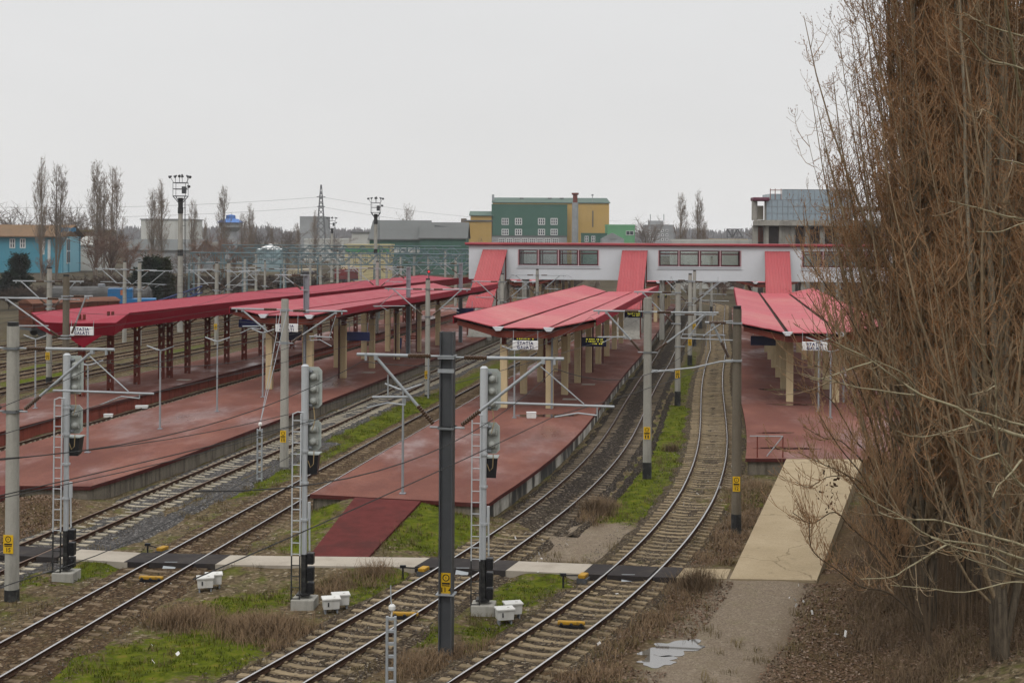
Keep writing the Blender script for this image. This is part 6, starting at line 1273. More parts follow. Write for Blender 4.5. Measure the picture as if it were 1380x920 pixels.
def poplar_parts(H, spread, nl, nb, nt_, seed, r0=.3, tr=.006, bud=.011, hmin=.07, ntrunk=1, lean=.0, vee=False):
    g = np.random.default_rng(seed); tr_parts = []; LP = []; LR = []
    stems = []
    for q in range(ntrunk):
        k = 14; t = np.linspace(0, 1, k); az = g.uniform(0, 6.28); w = 0 if q == 0 else spread * g.uniform(.15, .6)
        x = w * (1 - np.exp(-3 * t)) * np.cos(az) + np.cumsum(g.normal(0, .04, k)) * (t > 0) + lean * t; y = w * (1 - np.exp(-3 * t)) * np.sin(az) + np.cumsum(g.normal(0, .04, k)) * (t > 0)
        z = t * H * (1 if q == 0 else g.uniform(.8, .95)) - .25 * (t == 0); rr = r0 * (1 if q == 0 else g.uniform(.32, .6)) * (1 - .93 * t) ** .85 + (r0 * .12 * np.exp(-t * 40) if q == 0 else 0)
        p = np.stack([x, y, z], 1); tr_parts.append(tubes(p[None], rr[None], 10)); stems.append((t, p, rr))
    m = 7; s = np.linspace(0, 1, m)
    for i in range(nl):
        t_, p_, r_ = stems[g.integers(0, ntrunk)] if ntrunk > 1 else stems[0]
        h = hmin + (1 - hmin - .06) * g.random() ** 1.15; b = np.array([np.interp(h, t_, p_[:, c]) for c in range(3)]); rb = float(np.interp(h, t_, r_))
        az = g.uniform(0, 6.28); prof = (.55 + .6 * np.sin(np.pi * min(1, h * 1.25 + .12))) * (1 - .72 * max(0, h - .25)); prof = (.3 + .8 * math.sin(math.pi * min(1, .08 + h * .98)) ** 1.2) if vee else prof * (1.3 - 1.05 * h); w = spread * prof * g.uniform(.35, 1.05)
        L = H * (.12 + .20 * (1 - h)) * g.uniform(.7, 1.3); L = min(L, (H * 1.02 - b[2])); c = g.uniform(1.6, 3.4)
        rad = w * (.45 * s + .55 * (1 - np.exp(-c * s)) / (1 - np.exp(-c))); tw = g.normal(0, .25) * s
        x = b[0] + rad * np.cos(az + tw) + np.cumsum(g.normal(0, .035, m)) * (s > 0); y = b[1] + rad * np.sin(az + tw) + np.cumsum(g.normal(0, .035, m)) * (s > 0); z = b[2] + L * s ** 1.25
        LP.append(np.stack([x, y, z], 1)); LR.append(np.maximum(.007, min(rb * .5, (.011 + .0065 * L) if tr < .015 else .045) * (1 - .86 * s)))
    LP = np.array(LP); LR = np.array(LR)
    # branches
    nb_t = nl * nb; li = np.repeat(np.arange(nl), nb); u = g.uniform(.12, 1, nb_t) ** .8; f = u * (m - 1); i0 = np.minimum(f.astype(int), m - 2); fr = (f - i0)[:, None]
    B = LP[li, i0] * (1 - fr) + LP[li, i0 + 1] * fr; D = LP[li, i0 + 1] - LP[li, i0]; D /= np.linalg.norm(D, axis=1, keepdims=True)
    az = g.uniform(0, 6.28, nb_t); out = np.stack([np.cos(az), np.sin(az), np.zeros(nb_t)], 1); L = g.uniform(.5, 1.7, nb_t) * (1.15 - .5 * u); q = 5; sb = np.linspace(0, 1, q)
    d0 = D * .45 + out * .75 + np.array([0, 0, .12]); d0 /= np.linalg.norm(d0, axis=1, keepdims=True); up = np.array([0, 0, 1.0]); d1 = d0 * .35 + up * .8 + g.normal(0, .12, (nb_t, 3))
    BP = B[:, None, :] + (d0[:, None, :] * sb[None, :, None] + (d1 - d0)[:, None, :] * (sb ** 2)[None, :, None] * .6) * L[:, None, None] + np.cumsum(g.normal(0, .035, (nb_t, q, 3)), axis=1) * (sb > 0)[None, :, None]
    BR = np.maximum(tr * 1.1, (.006 + .006 * L)[:, None] * (1 - .6 * sb)[None, :] * (tr / .006))
    # twigs with a bud at the end
    nt_t = nb_t * nt_; bi = np.repeat(np.arange(nb_t), nt_); u = g.uniform(.1, 1, nt_t); f = u * (q - 1); i0 = np.minimum(f.astype(int), q - 2); fr = (f - i0)[:, None]
    B = BP[bi, i0] * (1 - fr) + BP[bi, i0 + 1] * fr; az = g.uniform(0, 6.28, nt_t); out = np.stack([np.cos(az), np.sin(az), np.zeros(nt_t)], 1); L = g.uniform(.14, .5, nt_t)
    d0 = out * .9 + up * .15 + g.normal(0, .3, (nt_t, 3)); d1 = out * .25 + up * .85 + g.normal(0, .25, (nt_t, 3)); st = np.array([0, .5, .86, .93, 1.0])
    TP = B[:, None, :] + (d0[:, None, :] * st[None, :, None] * (1 - .5 * st)[None, :, None] + d1[:, None, :] * (st ** 1.6)[None, :, None] * .6) * L[:, None, None]
    TR = np.tile(np.array([tr, tr * .8, tr * .7, bud if tr > .015 else tr * .6, .0015]), (nt_t, 1)) * g.uniform(.7, 1.25, (nt_t, 1))
    if tr > .015: return join(tr_parts), tubes(LP, LR, 5), join([tubes(BP, BR, 3), tubes(TP, TR, 3)])
    tip = TP[:, -1]; dr = TP[:, -1] - TP[:, -2]; dr /= np.linalg.norm(dr, axis=1, keepdims=True) + 1e-9; tip2 = B * .45 + tip * .55; every = np.concatenate([tip, tip2[::2]]); dd = np.concatenate([dr, dr[::2] + g.normal(0, .4, dr[::2].shape)])
    kb = np.array([0, .45, 1.0]) * .055; KP = every[:, None, :] + dd[:, None, :] * kb[None, :, None] * g.uniform(.7, 1.4, (len(every), 1, 1)); KR = np.tile(np.array([.003, bud, .001]), (len(every), 1))
    return join(tr_parts), tubes(LP, LR, 6), join([tubes(BP, BR, 3), tubes(TP[:, :4], TR[:, :4] * np.array([1, 1, 1, .8]), 3)]), tubes(KP, KR, 3)
def poplar(label, x, y, H, spread, nl, nb, nt_, seed, z=None, group=None, mats=None, **k):
    z = float(height(x, y)) if z is None else z; root = thing('poplar_tree', (x, y, z), label, 'tree', group)
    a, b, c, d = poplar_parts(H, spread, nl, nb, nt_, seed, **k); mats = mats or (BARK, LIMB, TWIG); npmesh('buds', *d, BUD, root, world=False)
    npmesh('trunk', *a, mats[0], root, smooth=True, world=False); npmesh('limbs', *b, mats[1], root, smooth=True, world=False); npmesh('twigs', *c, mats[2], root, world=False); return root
# the poplars on the bank
NEAR = [('poplar nearest the beige ramp, its budded twigs against the sky', 11.35, 38.5, 29, 3.0, 300, 21, 7, 11, dict(r0=.25, ntrunk=7, hmin=.07)),
        ('poplar with the pale thick trunk near the frame edge', 13.0, 40.0, 27, 2.7, 150, 17, 6, 12, dict(r0=.33, ntrunk=6, hmin=.06)),
        ('poplar with forked dark trunks low in the bank brush', 12.0, 34.5, 24, 2.6, 170, 18, 6, 13, dict(r0=.22, ntrunk=7, hmin=.05)),
        ('poplar standing behind the others, close to the platform with the beige ramp', 14.6, 46.5, 26, 2.7, 190, 17, 6, 14, dict(r0=.3, ntrunk=6, hmin=.04)),
        ('poplar at the edge of the frame, dark ridged trunk', 13.6, 36.0, 26, 2.3, 110, 14, 6, 15, dict(r0=.3, ntrunk=6, hmin=.06)),
        ('poplar farthest back in the row, reaching over the canopy half hidden by twigs', 17.6, 52.5, 25, 2.9, 150, 15, 6, 16, dict(r0=.3, ntrunk=2, hmin=.05))]
for lb, x, y, H, sp, nl, nb, nt_, sd, k in NEAR: poplar(lb, x, y, H, sp, nl, nb, nt_, sd, group='bare poplars on the bank', **k)
# low sprays reaching out over the ramp, and the pale branches of the nearest tree
def branch_from_pixels(line, Y0, Y1, r0, r1):
    n = len(line); out = []
    for i, (px, py) in enumerate(line):
        Y = Y0 + (Y1 - Y0) * i / (n - 1); X, Z = depth_at(px, py, Y); out.append((X, Y, Z))
    P = catmull(out, .12); k = len(P); t = np.linspace(0, 1, k); P = P + np.cumsum(rng.normal(0, .003, (k, 3)), axis=0); return P, r0 + (r1 - r0) * t ** .8
def twigs_along(P, n, lens, g, tr=.004, bud=.008, up=.6, lo=.2):
    k = len(P); idx = g.integers(int(k * lo), k, n); B = P[idx]; D = np.gradient(P, axis=0)[idx]; D /= np.linalg.norm(D, axis=1, keepdims=True) + 1e-9
    o = g.normal(0, 1, (n, 3)); o /= np.linalg.norm(o, axis=1, keepdims=True); L = g.uniform(*lens, n); st = np.array([0, .3, .6, .88, .94, 1.0])
    d0 = D * .5 + o * .6; d1 = D * .3 + o * .3 + np.array([0, 0, up])
    TP = B[:, None, :] + (d0[:, None, :] * st[None, :, None] * (1 - .4 * st)[None, :, None] + d1[:, None, :] * (st ** 1.7)[None, :, None] * .6) * L[:, None, None]
    return TP, np.tile(np.array([tr * 1.4, tr * 1.2, tr, tr * .8, bud, .001]), (n, 1))
g = np.random.default_rng(77)
root = thing('poplar_tree', (7.6, 15.6, 0), 'nearest tree just outside the frame, its pale bare branches reaching in', 'tree')
mb = MB(); mb.tube([(7.6, 15.6, -.2), (7.5, 15.6, 4), (7.35, 15.6, 9), (7.3, 15.6, 14)], [.28, .24, .2, .12], 14); mb.build('trunk', BARK, root, smooth=True)
PB = [([(1530, 640), (1440, 602), (1380, 588), (1315, 566), (1290, 549), (1240, 531), (1200, 505), (1175, 486), (1140, 468), (1118, 455)], .036, .007), ([(1530, 600), (1380, 573), (1330, 557), (1300, 552)], .024, .012),
      ([(1232, 532), (1200, 528), (1160, 522), (1130, 515), (1100, 509), (1080, 503)], .011, .005), ([(1175, 487), (1150, 495), (1105, 511), (1090, 510)], .011, .006), ([(1236, 530), (1226, 516), (1210, 501), (1178, 486)], .012, .007),
      ([(1530, 790), (1440, 760), (1380, 734), (1320, 716), (1270, 700), (1235, 699), (1205, 697), (1185, 688)], .028, .008), ([(1530, 800), (1380, 753), (1325, 735), (1270, 728), (1240, 716), (1215, 698), (1180, 680), (1155, 664)], .028, .006),
      ([(1480, 800), (1380, 770), (1340, 750), (1290, 738), (1255, 724)], .016, .009), ([(1480, 810), (1380, 784), (1300, 798), (1250, 792), (1200, 789)], .013, .005), ([(1420, 800), (1380, 775), (1330, 762), (1296, 750), (1278, 733)], .012, .005),
      ([(1430, 705), (1380, 660), (1352, 625), (1344, 585), (1344, 550), (1342, 505), (1330, 480), (1316, 455)], .018, .006), ([(1440, 670), (1380, 655), (1362, 632), (1346, 612), (1320, 620), (1300, 606), (1285, 590)], .02, .006), ([(1341, 520), (1330, 526), (1305, 533)], .01, .005),
      ([(1376, 620), (1362, 637), (1342, 655), (1335, 672)], .016, .006), ([(1450, 330), (1380, 296), (1355, 290), (1320, 279), (1283, 270)], .018, .006), ([(1440, 290), (1380, 300), (1350, 311), (1316, 312)], .011, .005), ([(1450, 240), (1380, 222), (1340, 216)], .013, .006), ([(1450, 150), (1380, 95), (1330, 80), (1305, 52), (1280, 33)], .022, .007), ([(1420, 60), (1368, 46), (1330, 35), (1300, 18)], .014, .006), ([(1375, 130), (1366, 80), (1356, 25), (1350, -30)], .02, .015), ([(1400, 205), (1360, 180), (1345, 158), (1325, 145)], .012, .005), ([(1277, 733), (1225, 765), (1200, 779), (1160, 782)], .013, .006), ([(1310, 572), (1260, 585), (1230, 587), (1210, 580)], .011, .005)]
allP = []
for ln, r0, r1 in PB:
    P, rr_ = branch_from_pixels(ln, 15.6, 14.4, r0 * .85, r1 * .8); mb = MB(); mb.tube([tuple(p) for p in P], list(rr_), 7); mb.build('branch', PALEBRANCH, root, smooth=True); allP.append(P)
tw = []
for P in allP: TP, TR = twigs_along(P, max(6, len(P) // 2), (.15, .95), g, .0042, .007, .35); tw.append(tubes(TP, TR, 4)); T2 = np.concatenate([twigs_along(q_, 3, (.08, .35), g, .0028, .005, .5, .2)[0] for q_ in TP]); tw.append(tubes(T2, np.tile([.003, .003, .0028, .0025, .005, .001], (len(T2), 1)), 3))
npmesh('twigs', *join(tw), LIMB, root)
# dark low sprays of the bank poplar hanging over the ramp
root = thing('young_poplar', (10.9, 36.2, float(height(10.9, 36.2))), 'low spreading young poplar whose dark sprays overhang the beige ramp', 'tree')
SP = [[(1235, 850), (1190, 720), (1150, 650), (1110, 628), (1075, 610)], [(1235, 850), (1200, 760), (1150, 712), (1125, 690), (1095, 705), (1068, 690)], [(1240, 840), (1190, 700), (1165, 645), (1130, 600), (1105, 560)], [(1240, 840), (1180, 640), (1150, 590), (1120, 540), (1085, 520)],
      [(1245, 840), (1200, 800), (1160, 790), (1130, 770), (1095, 742), (1090, 700)], [(1240, 850), (1200, 720), (1160, 650), (1120, 640), (1090, 655), (1072, 648)], [(1240, 840), (1180, 590), (1150, 500), (1115, 440), (1085, 395)], [(1240, 840), (1190, 540), (1150, 440), (1115, 390), (1080, 340)], [(1240, 840), (1170, 560), (1130, 505), (1090, 490)], [(1240, 840), (1200, 680), (1140, 600), (1110, 590), (1080, 575)]]
mb = MB(); mb.tube([(10.9, 36.2, -.1), (10.6, 36.2, 1.6), (10.4, 36.2, 3.5)], [.09, .07, .03], 8); mb.build('trunk', DARKLIMB, root, smooth=True); tw = []
for ln in SP:
    P, rr_ = branch_from_pixels(ln, 36.2, 35.2, .045, .008); mb = MB(); mb.tube([tuple(p) for p in P], list(rr_), 6); mb.build('limb', DARKLIMB, root, smooth=True)
    TP, TR = twigs_along(P, 46, (.35, 1.3), g, .006, .012, .75, .25); tw.append(tubes(TP, TR, 4))
    for q in TP[::1]:
        T2, R2 = twigs_along(catmull(q[:4], .08), 5, (.12, .4), g, .005, .012, .8, .2); tw.append(tubes(T2, R2, 3))
npmesh('twigs', *join(tw), TWIG, root)
V = []; F = []
for _ in range(60):                                                  # one clump of leaves that never fell
    px, py = random.gauss(1117, 9), random.gauss(662, 16); X, Z = depth_at(px, py, 35.4); a = np.array([X, 35.4 + random.gauss(0, .12), Z]); u = g.normal(0, .035, 3); w = g.normal(0, .035, 3); n = len(V); V += [a, a + u, a + u + w, a + w]; F.append((n, n + 1, n + 2, n + 3))
npmesh('dead_leaves', V, F, BUDBROWN, root)

# far poplars: four built, the rest copied
FAR = []
for i in range(4):
    rt = thing('poplar_tree', (0, 0, 0), 'far poplar', 'tree'); a, b, c = poplar_parts(24, 2.2 if i < 3 else 5.0, 95, 8, 3, 40 + i, r0=.28, tr=.018, bud=.02, hmin=.2, ntrunk=2 + i % 2, vee=True)
    npmesh('trunk', *a, BARK_FAR, rt, world=False); npmesh('limbs', *b, BARK_FAR, rt, world=False); npmesh('twigs', *c, TWIG_FAR, rt, world=False); FAR.append(rt)
farlist = [(57, 217, 330, 'left and taller of the twin poplars in front of the blue building'), (76, 224, 334, 'right one of the twin poplars in front of the blue building'), (131, 221, 340, 'left and tallest of the poplar trio above the brown shrubs'), (141, 236, 345, 'middle poplar of the trio above the brown shrubs'), (151, 227, 338, 'right poplar of the trio above the brown shrubs'),
           (205, 258, 360, 'shorter poplar of the pair left of the tall floodlight tower'), (218, 246, 358, 'taller poplar of the pair left of the tall floodlight tower'), (259, 271, 372, 'poplar close behind the tall floodlight tower'), (303, 254, 395, 'poplar rising in front of the blue water tower roof'), (336, 277, 410, 'poplar right of the blue water tower'),
           (326, 288, 430, 'small poplar tucked behind the one right of the water tower'), (400, 302, 440, 'poplar left of the pale grey silo towers'), (424, 286, 430, 'poplar in front of the pale silo towers by the pylon'), (548, 276, 520, 'broad lone poplar above the dark rooftop block'), (917, 264, 335, 'left one of the two thin poplars above the footbridge'),
           (940, 261, 338, 'right one of the two thin poplars above the footbridge'), (951, 300, 345, 'stubby poplar beside the two thin ones above the footbridge'), (365, 306, 450, 'small poplar behind the white conical tank roof'), (276, 296, 420, 'low poplar between the floodlight tower and water tower')]
for i, (px, py, Y, lb) in enumerate(farlist):
    v = 3 if 'broad' in lb else i % 3; o = FAR[v] if v not in [x[0] for x in []] and FAR[v].get('label') == 'far poplar' else copy_tree(FAR[v])
    X, Z = depth_at(px, py, Y); o.location = (X, Y, -.3); s = (Z + .3) / 24; o.scale = (s * random.uniform(.85, 1.05), s, s); o.rotation_euler = (0, 0, random.uniform(0, 6)); tag(o, lb, 'tree', 'bare poplars beyond the station')
# spreading bare trees and shrubs
def bare_tree_parts(H, W, seed, n1=16, n2=9, n3=7, r0=.22, tr=.02):
    g = np.random.default_rng(seed); k = 7; s = np.linspace(0, 1, k); LP = []; LR = []
    for i in range(n1):
        az = g.uniform(0, 6.28); h0 = H * g.uniform(.12, .4); L = H - h0; w = W * g.uniform(.3, 1); x = w * s ** .9 * np.cos(az) + np.cumsum(g.normal(0, .09, k)); y = w * s ** .9 * np.sin(az) + np.cumsum(g.normal(0, .09, k)); z = h0 + L * g.uniform(.6, 1.0) * s ** .8
        x = x - x[0]; y = y - y[0]; LP.append(np.stack([x, y, z], 1)); LR.append(r0 * .4 * (1 - .85 * s))
    LP = np.array(LP); LR = np.array(LR)
    def sub(P, n, lo, hi, m=5):
        q = P.shape[1]; N_ = len(P) * n; li = np.repeat(np.arange(len(P)), n); u = g.uniform(.2, 1, N_) * (q - 1); i0 = np.minimum(u.astype(int), q - 2); f = (u - i0)[:, None]; B = P[li, i0] * (1 - f) + P[li, i0 + 1] * f
        D = P[li, i0 + 1] - P[li, i0]; D /= np.linalg.norm(D, axis=1, keepdims=True) + 1e-9; o = g.normal(0, 1, (N_, 3)); o[:, 2] = o[:, 2] * .5 + .35; d = D * .5 + o * .6; L = g.uniform(lo, hi, N_); st = np.linspace(0, 1, m)
        return B[:, None, :] + d[:, None, :] * (st[None, :, None] * L[:, None, None]) + np.cumsum(g.normal(0, .03 * hi, (N_, m, 3)), axis=1) * (st > 0)[None, :, None]
    B1 = sub(LP, n2, H * .1, H * .25); B2 = sub(B1, n3, H * .05, H * .12, 3)
    tp = np.array([[[0, 0, -.3], [0.05, 0, H * .2], [0, .05, H * .45], [0, 0, H * .7]]]); 
    return tubes(tp, np.array([[r0, r0 * .8, r0 * .5, r0 * .2]]), 8), join([tubes(LP, LR, 5), tubes(B1, np.tile(np.linspace(tr * 1.6, tr, 5), (len(B1), 1)), 3), tubes(B2, np.tile(np.linspace(tr, tr * .6, 3), (len(B2), 1)), 3)])
SHRUB = mat('russet bare twigs', (.18, .11, .08), .9, var=.2, inst=.2); GREYTWIG = mat('grey brown bare twigs', (.18, .145, .12), .9, inst=.15)
BT = []
for i in range(4):
    rt = thing('bare_tree', (0, 0, 0), 'proto', 'tree'); a, b = bare_tree_parts(8, 3.4, 60 + i, 16, 8, 6, tr=.022); npmesh('trunk', *a, BARK_FAR, rt, world=False); npmesh('crown', *b, SHRUB if i % 2 else GREYTWIG, rt, world=False); BT.append(rt)
bt = [(22, 290, 430, 0, 'wide bare tree showing above the roof of the blue building'), (92, 292, 440, 2, 'bare tree above the right end of the blue building roof'), (150, 318, 330, 1, 'largest russet shrubby tree under the poplar trio'), (128, 325, 325, 3, 'russet shrubby tree nearest the right wall of the blue building'), (172, 330, 320, 1, 'russet shrubby tree beside the grey sheds'),
      (118, 300, 450, 0, 'grey bare tree behind the olive hall'), (270, 330, 360, 1, 'russet tree right of the tall floodlight tower'), (290, 326, 370, 3, 'russet tree under the water tower'), (315, 329, 365, 1, 'russet tree right of the water tower poplar'), (350, 312, 460, 0, 'grey tree left of the white conical tank'),
      (388, 316, 450, 2, 'grey tree right of the white conical tank'), (1038, 318, 300, 0, 'bare tree in front of the raw concrete building'), (873, 306, 520, 2, 'bare tree before the distant apartment block'), (455, 325, 440, 0, 'bare tree behind the cream railway shed'), (60, 350, 330, 1, 'russet shrub under the twin poplars'), (205, 345, 300, 3, 'russet shrub between dark conifers'), (640, 330, 430, 2, 'bare tree behind the green gabled hall'), (958, 381, 262, 1, 'russet tree seen under the footbridge where the track bends'), (975, 384, 250, 3, 'russet tree under the footbridge, next to the far canopy by the poplars'), (925, 384, 268, 2, 'grey tree under the footbridge behind the far masts'), (995, 382, 256, 1, 'russet tree under the footbridge nearest the poplar-side platform'), (800, 378, 262, 0, 'grey tree under the footbridge above the wide-ended canopy'), (705, 380, 265, 2, 'grey tree under the footbridge near its leftmost stair'), (245, 345, 300, 2, 'grey shrub at the foot of the tall floodlight tower'), (330, 338, 330, 0, 'grey shrub before the white conical tank')]
used = set()
for px, py, Y, v, lb in bt:
    o = BT[v] if v not in used else copy_tree(BT[v]); used.add(v); X, Z = depth_at(px, py, Y); s = (Z + .2) / 7.2; o.location = (X, Y, -.2); o.scale = (s, s, s); o.rotation_euler = (0, 0, random.uniform(0, 6)); tag(o, lb, 'tree', 'bare trees beyond the yard')
# dark scrub behind the yard tracks
DARKSCRUB = mat('dark scrub twigs', (.075, .055, .043), .9, var=.3, inst=.25); rt = thing('bare_shrub', (0, 0, 0), 'proto', 'shrub'); a, b = bare_tree_parts(4, 4.2, 91, 26, 9, 7, r0=.08, tr=.03); npmesh('stems', *a, DARKSCRUB, rt, world=False); npmesh('crown', *b, DARKSCRUB, rt, world=False)
for i_, (px, Y) in enumerate([(12, 205), (40, 215), (70, 205), (100, 225), (128, 212), (158, 228), (182, 222), (212, 230), (236, 226), (262, 232), (290, 238), (320, 240), (352, 246), (385, 250), (420, 255), (700, 258), (730, 262), (762, 256), (905, 275), (935, 280), (968, 272), (1000, 266)]):
    o = rt if i_ == 0 else copy_tree(rt); X, _ = depth_at(px, 370, Y); s_ = random.uniform(.75, 1.25); o.location = (X, Y, -.2); o.scale = (s_ * 1.2, s_, s_); o.rotation_euler = (0, 0, random.uniform(0, 6)); tag(o, 'dark bare scrub along the far side of the yard', 'shrub', 'dark scrub along the far side of the yard')
# dark conifers
def conifer(label, px, py, Y, w, seed, m):
    X, Z = depth_at(px, py, Y); H = Z + .2; root = thing('conifer', (X, Y, -.2), label, 'tree', 'dark evergreens by the yard'); g = np.random.default_rng(seed); nc = 90; n = 8100
    tc = g.random(nc) ** .9; ac = g.uniform(0, 6.28, nc); rc = w * (np.minimum(1, .45 + 1.6 * tc) * (1.02 - tc) ** .6) * g.uniform(.2, 1.0, nc); CC = np.stack([rc * np.cos(ac), rc * np.sin(ac), H * (.08 + .86 * tc)], 1)
    ci = g.integers(0, nc, n); C = CC[ci] + g.normal(0, 1, (n, 3)) * np.array([.17 * w, .17 * w, .045 * H]) * g.uniform(.4, 1.2, (nc, 1))[ci]; az = np.arctan2(C[:, 1], C[:, 0])
    d = np.stack([np.cos(az), np.sin(az), g.normal(.4, .5, n)], 1); d /= np.linalg.norm(d, axis=1, keepdims=True); q = np.cross(d, g.normal(0, 1, (n, 3))); q /= np.linalg.norm(q, axis=1, keepdims=True); L = g.uniform(.25, .6, n)[:, None]
    V = np.stack([C - q * .09, C + q * .09, C + d * L + q * .03, C + d * L - q * .03], 1).reshape(-1, 3); F = np.arange(4 * n).reshape(-1, 4); npmesh('crown', V, F, m, root, world=False); mb = MB(); mb.tube([(0, 0, -.2), (0, 0, H * .9)], [.2, .03], 8); mb.build('trunk', BARK_FAR, root, world=False)
EVG = mat('dark evergreen needles', (.018, .03, .017), .8, var=.5, scale=2.5, inst=.2); OLV = mat('olive evergreen foliage', (.04, .045, .018), .8, var=.5, scale=2.5)
conifer('dark round evergreen in front of the blue building windows', 27, 341, 240, 2.6, 1, EVG); conifer('low dark evergreen left of the round one', 12, 366, 235, 2.0, 2, EVG); conifer('tall dark evergreen behind the blue crane wagon', 203, 346, 215, 2.4, 3, EVG); conifer('olive evergreen beside the tall floodlight tower', 219, 347, 218, 2.0, 4, OLV); conifer('short dark evergreen left of the evergreen behind the crane', 189, 362, 212, 1.7, 5, EVG)
# far wood on the horizon: one mass
def treeline():
    g = np.random.default_rng(3); n = 1900; px = g.uniform(-120, 1500, n); Y = g.uniform(1900, 2250, n); X = (px - 690) / FPX * Y; Ht = 11.1 + g.uniform(4, 15, n) * Y / FPX * (.75 + .35 * np.sin(px * .013) * np.sin(px * .031 + 1)); parts = []
    for q in range(9):
        sx = g.normal(0, 2.4, n); k = np.array([0, .3, .75, 1.0]); h = Ht * g.uniform(.6, 1, n); P = np.stack([X[:, None] + sx[:, None] * np.array([0, .7, 1, 1.1]), np.broadcast_to(Y[:, None] + g.normal(0, 2, n)[:, None], (n, 4)), h[:, None] * k], -1); P = P.copy(); P[:, 0, 2] = -1; parts.append(tubes(P, np.tile([.3, .95, .95, .35], (n, 1)), 4))
    return join(parts)
tag(npmesh('far_wood', *treeline(), mat('far wood', (.085, .078, .075), .95, inst=0)), kind='stuff')

# ================================================================== GRASS, WEEDS, LITTER
def scatter(polys, n, y_max, seed, mask=None, thr=.35):
    g = np.random.default_rng(seed); pts = []
    areas = []
    for pl in polys: P = np.array([ground_at(px, py) for px, py in pl]); x, y = P[:, 0], P[:, 1]; areas.append((abs(np.dot(x, np.roll(y, -1)) - np.dot(y, np.roll(x, -1))) / 2, P))
    tot = sum(a for a, P in areas if P[:, 1].min() < y_max)
    for a, P in areas:
        if P[:, 1].min() >= y_max: continue
        k = int(n * a / tot) * 3 + 10; lo, hi = P.min(0) - .3, P.max(0) + .3; Q = g.uniform(lo, hi, (k, 2)); ins = np.zeros(k, bool)
        for p, q in zip(P, np.roll(P, -1, 0)): c = ((p[1] > Q[:, 1]) != (q[1] > Q[:, 1])) & (Q[:, 0] < (q[0] - p[0]) * (Q[:, 1] - p[1]) / (q[1] - p[1] + 1e-12) + p[0]); ins ^= c
        Q = Q[ins][: int(n * a / tot) + 3]; pts.append(Q)
    return np.concatenate(pts)
def clear_of_tracks(Q, d=1.35):
    ok = np.ones(len(Q), bool)
    for k in 'ABCD':
        L = LINES[k]; o = L[:, 1].argsort(); x = np.interp(Q[:, 1], L[o, 1], L[o, 0]); ok &= np.abs(Q[:, 0] - x) > d
    for e in (pB_L, pC_L, pD_L):
        pass
    xc = (Q[:, 0] > -6.9) & (Q[:, 0] < -3.3) & (Q[:, 1] > 47.3) & (Q[:, 1] < 55.8) & (Q[:, 0] > -6.85 + (Q[:, 1] - 47.7) * .09) & (Q[:, 0] < -4.85 + (Q[:, 1] - 47.7) * .19); ok &= ~xc
    yc = np.interp(Q[:, 0], [-24, -15, -8.6, 0, 5.4, 8.2], [49.9, 48.7, 47.9, 47.3, 46.5, 46.2]); ok &= ~((Q[:, 1] < yc + .1) & (Q[:, 1] > yc - 1.5))
    xl = 7.35 + (Q[:, 1] - 46.3) * .282; ok &= ~((Q[:, 1] > 46) & (Q[:, 1] < 65.8) & (Q[:, 0] > xl - .1) & (Q[:, 0] < xl + 2.35 + (Q[:, 1] - 46) * .02 + .35 * np.sin(Q[:, 1] * 1.7)))
    for c_ in ((908, 872), (887, 889)): gx_, gy_ = ground_at(*c_); ok &= np.hypot(Q[:, 0] - gx_, Q[:, 1] - gy_) > .95
    return Q[ok]
def blades(Q, hlo, hhi, w, lean, g, base=None):
    n = len(Q); z = height(Q[:, 0], Q[:, 1]) - .01; h = g.uniform(hlo, hhi, n); az = g.uniform(0, 6.28, n); d = np.stack([np.cos(az), np.sin(az)], 1); sd = np.stack([-d[:, 1], d[:, 0]], 1) * w; l = (g.uniform(.2, 1, n) * lean * h)[:, None]
    b = np.column_stack([Q, z]); o = np.zeros(n); V = np.stack([b - np.column_stack([sd, o]), b + np.column_stack([sd, o]), b + np.column_stack([d * l * .35 + sd * .8, h * .62]), b + np.column_stack([d * l * .35 - sd * .8, h * .62]), b + np.column_stack([d * l + sd * .15, h]), b + np.column_stack([d * l - sd * .15, h])], 1).reshape(-1, 3); k = (np.arange(n) * 6)[:, None, None]; return V, (k + np.array([[0, 1, 2, 3], [3, 2, 4, 5]])[None]).reshape(-1, 4)
g = np.random.default_rng(9)
GRASS = mat('moss and young grass', (.068, .088, .008), .8, var=.6, scale=1.3, dirt=(.17, .13, .03), dirt_amt=.9, dirt_scale=1.4, inst=0, spec=.05); DRY = mat('dry grass stalks', (.20, .135, .08), .9, var=.4, scale=1.2, inst=0); BRUSH = mat('dark bank brush', (.15, .105, .065), .9, var=.4, scale=1.2, inst=0); LEAFM = mat('fallen poplar leaves', (.135, .082, .052), .75, var=.65, scale=9, inst=0, dirt=(.34, .27, .21), dirt_amt=.95, dirt_scale=5)
Q = clear_of_tracks(scatter(MOSS, 60000, 95, 4)); Q = Q[[mn.noise((x * .9, y * .9, 3.1)) + .8 * mn.noise((x * 2.7, y * 2.7, 5)) > .0 for x, y in Q]]
tag(npmesh('grass', *blades(Q, .03, .11, .011, .9, g), GRASS), kind='stuff')
Q = clear_of_tracks(scatter([q_ for q_ in LEAF if q_[0] not in ((1095, 782), (0, 665))], 620, 75, 6)); C = np.repeat(Q, 46, 0) + g.normal(0, .2, (len(Q) * 46, 2)); C = clear_of_tracks(C, 1.2)
tag(npmesh('dry_grass', *blades(C, .06, .30, .006, 1.6, g), DRY), kind='stuff')
